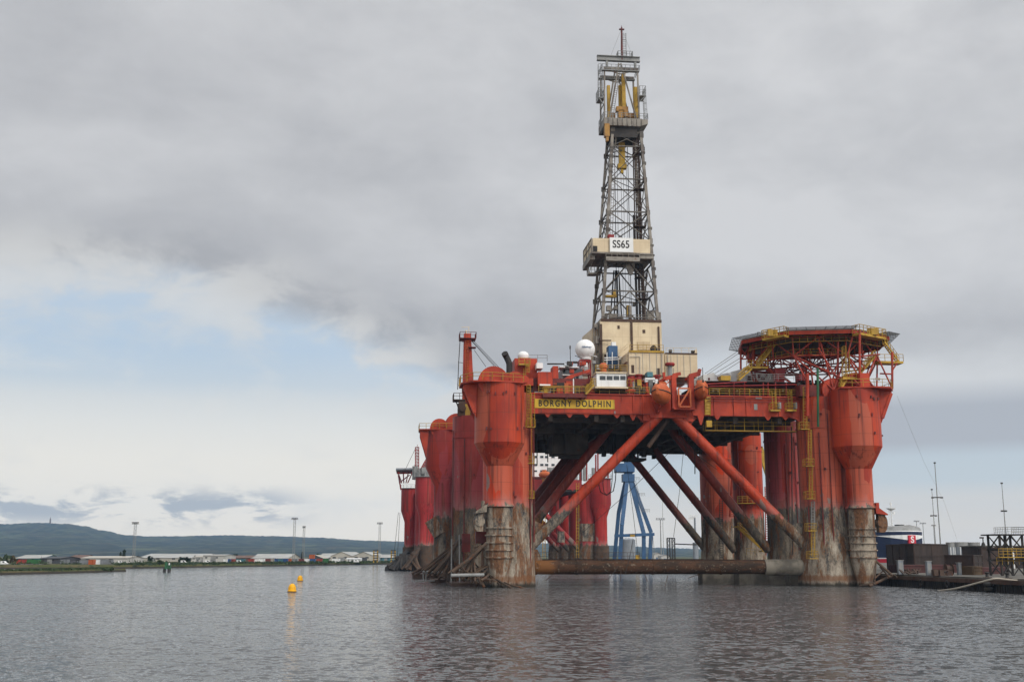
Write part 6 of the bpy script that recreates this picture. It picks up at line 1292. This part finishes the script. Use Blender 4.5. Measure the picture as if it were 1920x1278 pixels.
g = MB(); g.box(-4 * u, -.5 * u, -.3, .5, 6 * u, 19 * u); g.box(-6 * u, 7 * u, -.2, .6, 6 * u, 8 * u); g.box(1 * u, 6.5 * u, -.3, .5, 8 * u, 15 * u); g.build('board', M['green'], t); g = MB(); g.box(3 * u, 5.5 * u, -.4, -.3, 13 * u, 17 * u); g.build('panel', M['white'], t); g = MB(); g.tube((-2 * u, 0, 19 * u), (-2 * u, 0, 22 * u), .5 * u, 6); g.box(-3.6 * u, -.2 * u, -.3, .3, 19 * u, 20.4 * u); g.build('lamp', M['dark'], t)

# ------------------------------------------------------------------ far shore: sheds, containers, vans, trees
def shed(label, q0, q1, yt, yb, Y, wall, roof, gables=1, dep=22, eave=.62, name='warehouse', ridge_along=False, cat='warehouse'):
    a, b_ = W(q0, yt, Y), W(q1, yt, Y); w_ = b_.x - a.x; base = 1.2; ht = a.z - base; t = thing(name, label, cat, (a.x, Y, base)); g = MB()
    if ridge_along:
        g.add([(0, 0, 0), (w_, 0, 0), (w_, dep, 0), (0, dep, 0), (0, 0, ht * eave), (w_, 0, ht * eave), (w_, dep, ht * eave), (0, dep, ht * eave), (0, dep / 2, ht), (w_, dep / 2, ht)], [(0, 1, 5, 4), (2, 3, 7, 6), (1, 2, 6, 9, 5), (3, 0, 4, 8, 7)]); g.build('wall', wall, t)
        g = MB(); g.add([(-.4, -.5, ht * eave - .05), (w_ + .4, -.5, ht * eave - .05), (w_ + .4, dep / 2, ht + .1), (-.4, dep / 2, ht + .1), (w_ + .4, dep + .5, ht * eave - .05), (-.4, dep + .5, ht * eave - .05)], [(0, 1, 2, 3), (3, 2, 4, 5)]); g.build('roof', roof, t)
    else:
        gw = w_ / gables; walls = MB(); rf = MB()
        for k in range(gables):
            x = k * gw; ext(walls, [(x, 0), (x + gw, 0), (x + gw, ht * eave), (x + gw / 2, ht), (x, ht * eave)], 0, dep)
            rf.add([(x - .2, -.4, ht * eave + .02), (x + gw / 2, -.4, ht + .1), (x + gw / 2, dep + .4, ht + .1), (x - .2, dep + .4, ht * eave + .02), (x + gw + .2, -.4, ht * eave + .02), (x + gw + .2, dep + .4, ht * eave + .02)], [(0, 1, 2, 3), (1, 4, 5, 2)])
        walls.build('wall', wall, t); rf.build('roof', roof, t)
    n_ = max(1, int(w_ / 12))
    for k in range(n_ * 2): g = MB(); x = w_ * (k + .2) / (n_ * 2); zz = ht * eave * .6; g.box(x, x + min(1.8, w_ * .1), -.06, .05, zz, zz + min(.9, ht * .16)); g.build('window', M['glass'], t)
    for k in range(n_): g = MB(); x = w_ * (k + .35) / n_; g.box(x, x + min(4, w_ * .25), -.08, .05, 0, min(3.4, ht * eave * .8)); g.build('door', M['darkshed'] if k % 2 else M['grey'], t)
    return t
M['roofpale'] = paint('pale_sheet_roof', (.38, .375, .35), (.31, .305, .28), rust=0, streak=.1, scale=.4)
shed('pale shed with green-grey front at the far left behind red and green containers', 30, 80, 1040, 1058, 520, M['teal'], M['roofpale'], ridge_along=True)
shed('dark two-storey building left of the pale warehouse on the far shore', 76, 113, 1043, 1060, 470, M['darkshed'], M['darkshed'], ridge_along=True, eave=.8, name='building', cat='building'); shed('brown brick building behind the dark building on the far shore', 124, 152, 1040, 1056, 500, M['brick'], M['brick'], ridge_along=True, name='building', cat='building')
shed('small dark open shed in front of the brown brick building', 126, 146, 1052, 1062, 460, M['darkshed'], M['darkshed'], ridge_along=True, eave=.8, name='small_shed', cat='shed')
shed('off-white warehouse with ribbed wall left of the conifer', 152, 239, 1042, 1056, 490, M['pale'], M['beige'], ridge_along=True, eave=.75); shed('long low warehouse with wide pale roof behind the leftmost floodlight tower', 258, 376, 1037.5, 1050, 620, M['beige'], M['roofpale'], ridge_along=True, dep=50, eave=.5)
shed('white box warehouse left of the container row', 381, 421, 1039, 1055, 540, M['pale'], M['pale'], ridge_along=True, eave=.92); shed('off-white warehouse joined to the white box warehouse', 361, 381, 1041, 1054, 545, M['pale'], M['beige'], ridge_along=True, eave=.8)
shed('low pale green-roofed shed behind the left end of the container row', 470, 540, 1038, 1050, 640, M['beige'], M['roofpale'], ridge_along=True, dep=40, eave=.45); shed('brown low shed between the white box warehouse and the container row', 424, 470, 1041, 1050, 640, M['brick'], M['brick'], ridge_along=True); shed('dark hump-roofed shed behind the middle of the container row', 576, 606, 1040, 1050, 640, M['darkshed'], M['beige'], eave=.5)
shed('pale low shed right of the dark hump-roofed shed', 600, 630, 1037, 1050, 680, M['pale'], M['roofpale'], ridge_along=True, eave=.5); shed('big beige warehouse with two broad gables near the crimson rig', 620, 702, 1034, 1052, 640, M['beige'], M['roofpale'], gables=2, dep=60, eave=.55); shed('teal-walled shed with white roof next to the yellow and black frames', 712, 736, 1039, 1052, 620, M['teal'], M['roofpale'], ridge_along=True, eave=.6)
shed('white cabin office below the big beige warehouse', 650, 676, 1046, 1053, 575, M['white'], M['white'], ridge_along=True, eave=.85, dep=6, name='site_office', cat='site office'); shed('pale shed at the rail of the far left shore', 12, 78, 1057, 1064, 420, M['concrete'], M['concrete'], ridge_along=True, eave=.9, dep=4, name='boundary_wall', cat='wall')
# containers: one built, the rest copied
def container(mat):
    t = thing('shipping_container', 'x', 'container', (0, 0, 0), 0, 'shipping containers on the far shore'); g = MB(); n_ = 14; L_, h_ = 6.06, 2.6
    for i in range(n_): x = -L_ / 2 + L_ * i / n_; g.box(x, x + L_ / n_ * .5, -1.2, 1.2, .12, h_ - .1); g.box(x + L_ / n_ * .5, x + L_ / n_, -1.16, 1.16, .12, h_ - .1)
    b_ = g.build('body', mat, t); b_.material_slots[0].link = 'OBJECT'; b_.material_slots[0].material = mat
    g = MB()
    for sx in (-1, 1):
        for sy in (-1, 1): g.box(sx * L_ / 2 - .08, sx * L_ / 2 + .08, sy * 1.22 - .08, sy * 1.22 + .08, 0, h_)
    for sy in (-1, 1): g.box(-L_ / 2, L_ / 2, sy * 1.22 - .06, sy * 1.22 + .06, 0, .14); g.box(-L_ / 2, L_ / 2, sy * 1.22 - .06, sy * 1.22 + .06, h_ - .12, h_)
    f_ = g.build('frame', mat, t); f_.material_slots[0].link = 'OBJECT'; f_.material_slots[0].material = mat
    return t
M['cgreen'] = paint('container_green', (.035, .14, .04), (.03, .11, .035), rust=.05); M['cred'] = paint('container_red', (.30, .045, .03), (.24, .04, .03), rust=.06); M['cblue'] = paint('container_blue', (.03, .085, .22), (.03, .07, .18), rust=.04); M['corange'] = paint('container_orange', (.42, .10, .025), (.36, .085, .025), rust=.05); M['cgrey'] = paint('container_grey', (.20, .21, .22), (.16, .165, .17), rust=.05); M['cmar'] = paint('container_maroon', (.16, .04, .035), (.13, .035, .03), rust=.06)
row = [(42, 1057, 455, 'cred', 20, 'red container beside a green one in front of the far left pale shed'), (63, 1057.5, 450, 'cgreen', 21, 'green container beside a red one in front of the far left pale shed'), (121, 1062, 440, 'cgrey', 13, 'grey container in front of the small dark open shed'), (160, 1062.5, 435, 'cgrey', 18, 'grey container left of the orange one on the left shore'), (172, 1063, 432, 'corange', 9, 'lone orange container near the tip of the grass spit'), (184, 1061.5, 440, 'white', 10, 'white container right of the lone orange container'), (200, 1062, 440, 'cgrey', 20, 'long grey container right of the white one before the off-white warehouse'),
 (423, 1055, 500, 'white', 6, 'white container at the left end of the colourful row'), (429, 1055, 502, 'cblue', 6, 'narrow blue container near the left end of the colourful row'), (437, 1055, 505, 'cred', 7, 'short red container right of the narrow blue one'), (450, 1054.5, 510, 'teal', 18, 'long teal container in the left half of the row'), (471, 1054, 512, 'cred', 9, 'bright red container right of the long teal one'), (481, 1053.5, 515, 'white', 10, 'white container between the bright red and the maroon ones'), (492, 1053.5, 517, 'white', 8, 'second white container, touching the maroon one'), (502, 1053.5, 520, 'cmar', 10, 'maroon container in the middle of the row'), (511, 1053.5, 522, 'beige', 7, 'beige container right of the maroon one'), (518, 1053.5, 523, 'cblue', 6, 'blue container between the beige and a white one'), (525, 1053.5, 525, 'teal', 10, 'teal container right of the narrow white gap, left of the bright blue'), (535, 1053.5, 527, 'cblue', 9, 'bright blue container left of the tallest floodlight tower'), (543, 1053, 530, 'corange', 6, 'orange container just left of the tallest floodlight tower foot'), (553, 1053, 532, 'cgrey', 9, 'grey container at the foot of the tallest floodlight tower'), (565, 1053, 535, 'cmar', 9, 'dull maroon container right of the tallest floodlight tower'), (575, 1053, 538, 'white', 9, 'white container between dull maroon and dark blue'), (585, 1053, 540, 'cblue', 12, 'long dark blue container in the right half of the row'), (599, 1051.5, 545, 'cred', 10, 'red container at the right end of the colourful row'), (611, 1052.5, 547, 'cgreen', 9, 'green container right of the last red one'), (630, 1052.5, 560, 'white', 14, 'white container under the big beige warehouse'), (585, 1048.6, 545, 'corange', 9, 'orange container stacked behind the long dark blue one')]
proto = None
for px, py, Y, mk, wpx, lab in row:
    if proto is None: t = proto = container(M[mk])
    else: t = dup(proto)
    p = W(px, py, Y); t.location = (p.x, Y, 1.25 if lab.find('stacked') < 0 else 3.15); t.scale = (wpx / 2138 * Y / 6.06, 1, .72); t['label'] = lab
    for c_ in children(t): c_.material_slots[0].material = M[mk]
def van(label, px, Y, mat, L_=3.6):
    p = W(px, 1056, Y); t = thing('parked_van', label, 'van', (p.x, Y, 1.25), random.uniform(-.2, .2), 'vans parked along the far shore'); t.scale = (.68, .68, .68); g = MB(); ext(g, [(-L_ / 2, .35), (L_ / 2, .35), (L_ / 2, 1.0), (L_ / 2 - .9, 1.15), (L_ / 2 - 1.5, 2.0), (-L_ / 2, 2.05)], -.95, .95); g.build('body', mat, t)
    g = MB(); ext(g, [(L_ / 2 - 1.0, 1.2), (L_ / 2 - 1.5, 1.85), (L_ / 2 - 2.3, 1.85), (L_ / 2 - 2.3, 1.2)], -.97, .97); g.build('window', M['glass'], t)
    for x in (-L_ / 2 + .9, L_ / 2 - .9):
        for y in (-.9, .75): g = MB(); g.tube((x, y, .35), (x, y + .15, .35), .35, 10); g.build('wheel', M['black'], t)
for lab, px, Y in (('white van at the far left behind the grass spit', 8, 425), ('white van right of the long grey container', 226, 445), ('white van parked right of the beacon before the trees', 345, 470), ('white van beside the white box warehouse wall', 390, 480), ('white van in front of the long teal container', 449, 495), ('white van before the white cabin office', 668, 555)): van(lab, px, Y, M['white'])
# yellow and black frames
for px, lab in ((704.5, 'yellow and black striped upright frame on the far shore, left of the pair'), (737.5, 'yellow and black striped upright frame on the far shore beside the crimson rig')):
    Y_ = 560; a = W(px, 1030.5, Y_); t = thing('berth_marker', lab, 'berth frame', (a.x, Y_, 1.25), 0, 'yellow and black berth frames'); ht = a.z - 1.25
    for sx in (-1, 1): g = MB(); g.box(sx * .9 - .3, sx * .9 + .3, -.3, .3, 0, ht); g.build('upright', M['yellow'], t)
    g = MB()
    for k in range(5): z = ht * (k + .6) / 5; g.box(-1.25, 1.25, -.35, .35, z, z + .45)
    g.build('rung', M['black'], t)
# trees
def tree(px, yt, yb, wpx, Y, mk, label, conic=False, base=1.2):
    q = random.Random(int(px * 7)); c_ = W(px, yt, Y); ht = c_.z - base; hw = wpx / 2138 * Y / 2; t = thing('tree', label, 'tree', (c_.x, Y, base), 0, 'trees on the far shore')
    g = MB(); g.tube((0, 0, 0), (0, 0, ht * .45), ht * .03, 6, ht * .02)
    for k in range(4): a_ = q.uniform(0, 6.28); g.tube((0, 0, ht * .3), (hw * .5 * math.cos(a_), hw * .5 * math.sin(a_), ht * .7), ht * .015, 5, ht * .006)
    g.build('trunk', M['bark'], t)
    cl_ = [(q.gauss(0, .42), q.gauss(0, .42), q.uniform(.28, .92)) for _ in range(16)]; g = MB()
    for k in range(420):
        cx, cy, cz = cl_[k % 16]
        if conic: cz = q.random() ** 1.4; rr = (1 - cz) * .9 + .05; cx, cy = q.gauss(0, .4) * rr, q.gauss(0, .4) * rr; cz = .12 + .88 * cz
        x, y, z = (cx + q.gauss(0, .16)) * hw, (cy + q.gauss(0, .16)) * hw, (cz + q.gauss(0, .055)) * ht; s_ = ht * q.uniform(.06, .12)
        n_ = Vector((q.gauss(0, 1), q.gauss(0, 1), q.gauss(0, 1))).normalized(); u_ = n_.orthogonal().normalized() * s_; v_ = n_.cross(u_).normalized() * s_ * .8; o_ = Vector((x, y, z)); g.add([o_ - u_, o_ - v_, o_ + u_, o_ + v_], [(0, 1, 2, 3)])
    g.build('crown', M[mk], t)
for a in ((9, 1039, 1058, 16, 430, 'leaf', 'green-brown tree at the far left edge of the far shore'), (24, 1041, 1058, 14, 440, 'autumn', 'brown bushy tree second from the left edge'), (147, 1040, 1056, 12, 520, 'autumn', 'brown tree right of the brown brick building'), (233, 1032.5, 1046, 7, 500, 'conifer', 'pointed dark conifer rising over the off-white warehouse'), (226, 1036, 1046, 5, 505, 'conifer', 'smaller conifer beside the pointed one'), (253, 1041, 1052, 15, 520, 'autumn', 'bushy tree at the foot of the leftmost floodlight tower'), (281, 1040, 1052, 11, 500, 'conifer', 'round dark tree in front of the long low warehouse'), (300, 1048, 1060, 13, 400, 'leaf', 'round bush on the shore left of the beacon'), (338, 1043, 1054, 9, 490, 'conifer', 'dark tree left of the widest dark tree near the off-white warehouse'), (350, 1042, 1055, 14, 480, 'conifer', 'widest dark tree, left of the off-white warehouses'), (365, 1041, 1048, 8, 560, 'conifer', 'small dark tree behind the off-white warehouses'), (567, 1036, 1050, 6, 600, 'conifer', 'pointed conifer between the two middle floodlight towers'), (596, 1037, 1046, 5, 700, 'leaf', 'small tree behind the dark hump-roofed shed'), (443, 1038, 1046, 8, 700, 'conifer', 'low dark tree behind the brown low shed'), (540, 1038, 1048, 12, 690, 'autumn', 'brown tree behind the foot of the tallest floodlight tower')): tree(*a, conic=('conifer' in a[6]))
# scrub along both banks
g = MB(); q = random.Random(9)
def scrub(px0, px1, yfn, n_, z0, dz):
    for k in range(n_):
        px = q.uniform(px0, px1); b_ = G(px, yfn(px), 0); y = b_.y + q.uniform(1.5, 12); x = b_.x * y / b_.y; s_ = q.uniform(.2, .6); n2 = Vector((q.gauss(0, 1), q.gauss(0, 1), q.gauss(0, .4))).normalized(); u_ = n2.orthogonal().normalized() * s_; v_ = n2.cross(u_).normalized() * s_; o_ = Vector((x, y, z0 + q.uniform(0, dz))); g.add([o_ - u_, o_ - v_, o_ + u_, o_ + v_], [(0, 1, 2, 3)])
scrub(-60, 212, lambda x: 1077.3 - (x / 214) * 5.6, 1500, .6, .45); scrub(215, 735, lambda x: 1065.5 - (x - 215) / 525 * 8.2, 2600, 1.1, .7)
for k in range(70):
    px0 = q.choice((q.uniform(214, 430), q.uniform(214, 430), q.uniform(430, 735), q.uniform(-20, 150))); Yb = q.uniform(415, 450) if px0 < 430 else q.uniform(480, 500); b_ = W(px0, 1060, Yb); hb, wb_ = q.uniform(.5, 1.7), q.uniform(.8, 2.6)
    for j in range(46):
        o_ = Vector((b_.x + q.gauss(0, .5) * wb_, Yb + q.uniform(-1, 1), 1.2 + abs(q.gauss(0, .5)) * hb)); s_ = q.uniform(.12, .3); n2 = Vector((q.gauss(0, 1), q.gauss(0, 1), q.gauss(0, .6))).normalized(); u_ = n2.orthogonal().normalized() * s_; v_ = n2.cross(u_).normalized() * s_; g.add([o_ - u_, o_ - v_, o_ + u_, o_ + v_], [(0, 1, 2, 3)])
o = g.build('bank_scrub', M['leaf']); o['kind'] = 'stuff'; o['label'] = 'rough grass and scrub along the far shore banks'; o['category'] = 'scrub'

# extra access gear between the near rig's starboard columns
g = MB(); g.stair(P(1434, 1032, 30), P(1385, 989, 30), 1.2, (0, 1, 0), .08); B(1378, 986, 1388, 988, 30, 1.5, g); B(1430, 1032, 1441, 1034, 29, 2, g); g.rail([P(1400, 1040, 28), P(1416, 1040, 28)], 1.2, .8, .05); g.build('stair', M['yellow'], rig)
g = MB(); a, b_ = P(1383, 942, 36), P(1438, 942, 36); g.box(a.x, b_.x, 36, 37.2, a.z - .15, a.z); g.rail([(a.x, 36, a.z), (b_.x, 36, a.z)], 1.2, 1, .05, (.35, .7)); g.build('walkway', M['yellow'], rig)
g = MB(); g.ladder(P(1373, 968, 54), P(1377, 890, 54), 1.2, r=.12, cage=(0, -1, 0)); g.ladder(P(1440, 1040, 38), P(1438, 912, 38), .8, r=.1); g.build('ladder', M['red'], rig)
g = MB(); g.ladder(P(1353, 1048, 54), P(1352, 935, 54), .7, r=.08); g.tube(P(1486, 1040, 16.5), P(1484, 800, 16.5), .1, 6); g.tube(P(1504, 1030, 4), P(1503, 860, 4), .18, 6); g.build('riser_pipe', M['dark'], rig)

# ------------------------------------------------------------------ haze over the harbour
g = MB(); g.box(-4600, 4600, -60, 5600, -2.5, 260)
o = g.build('haze', None); o['kind'] = 'stuff'
m = bpy.data.materials.new('haze'); m.use_nodes = True; t = NT(m.node_tree); t.n.clear(); v = t.node('ShaderNodeVolumePrincipled'); v.inputs['Color'].default_value = (.45, .70, 1.0, 1); v.inputs['Density'].default_value = .00008; v.inputs['Anisotropy'].default_value = .2
ou = t.node('ShaderNodeOutputMaterial'); t.l.new(v.outputs[0], ou.inputs['Volume']); o.data.materials.append(m)
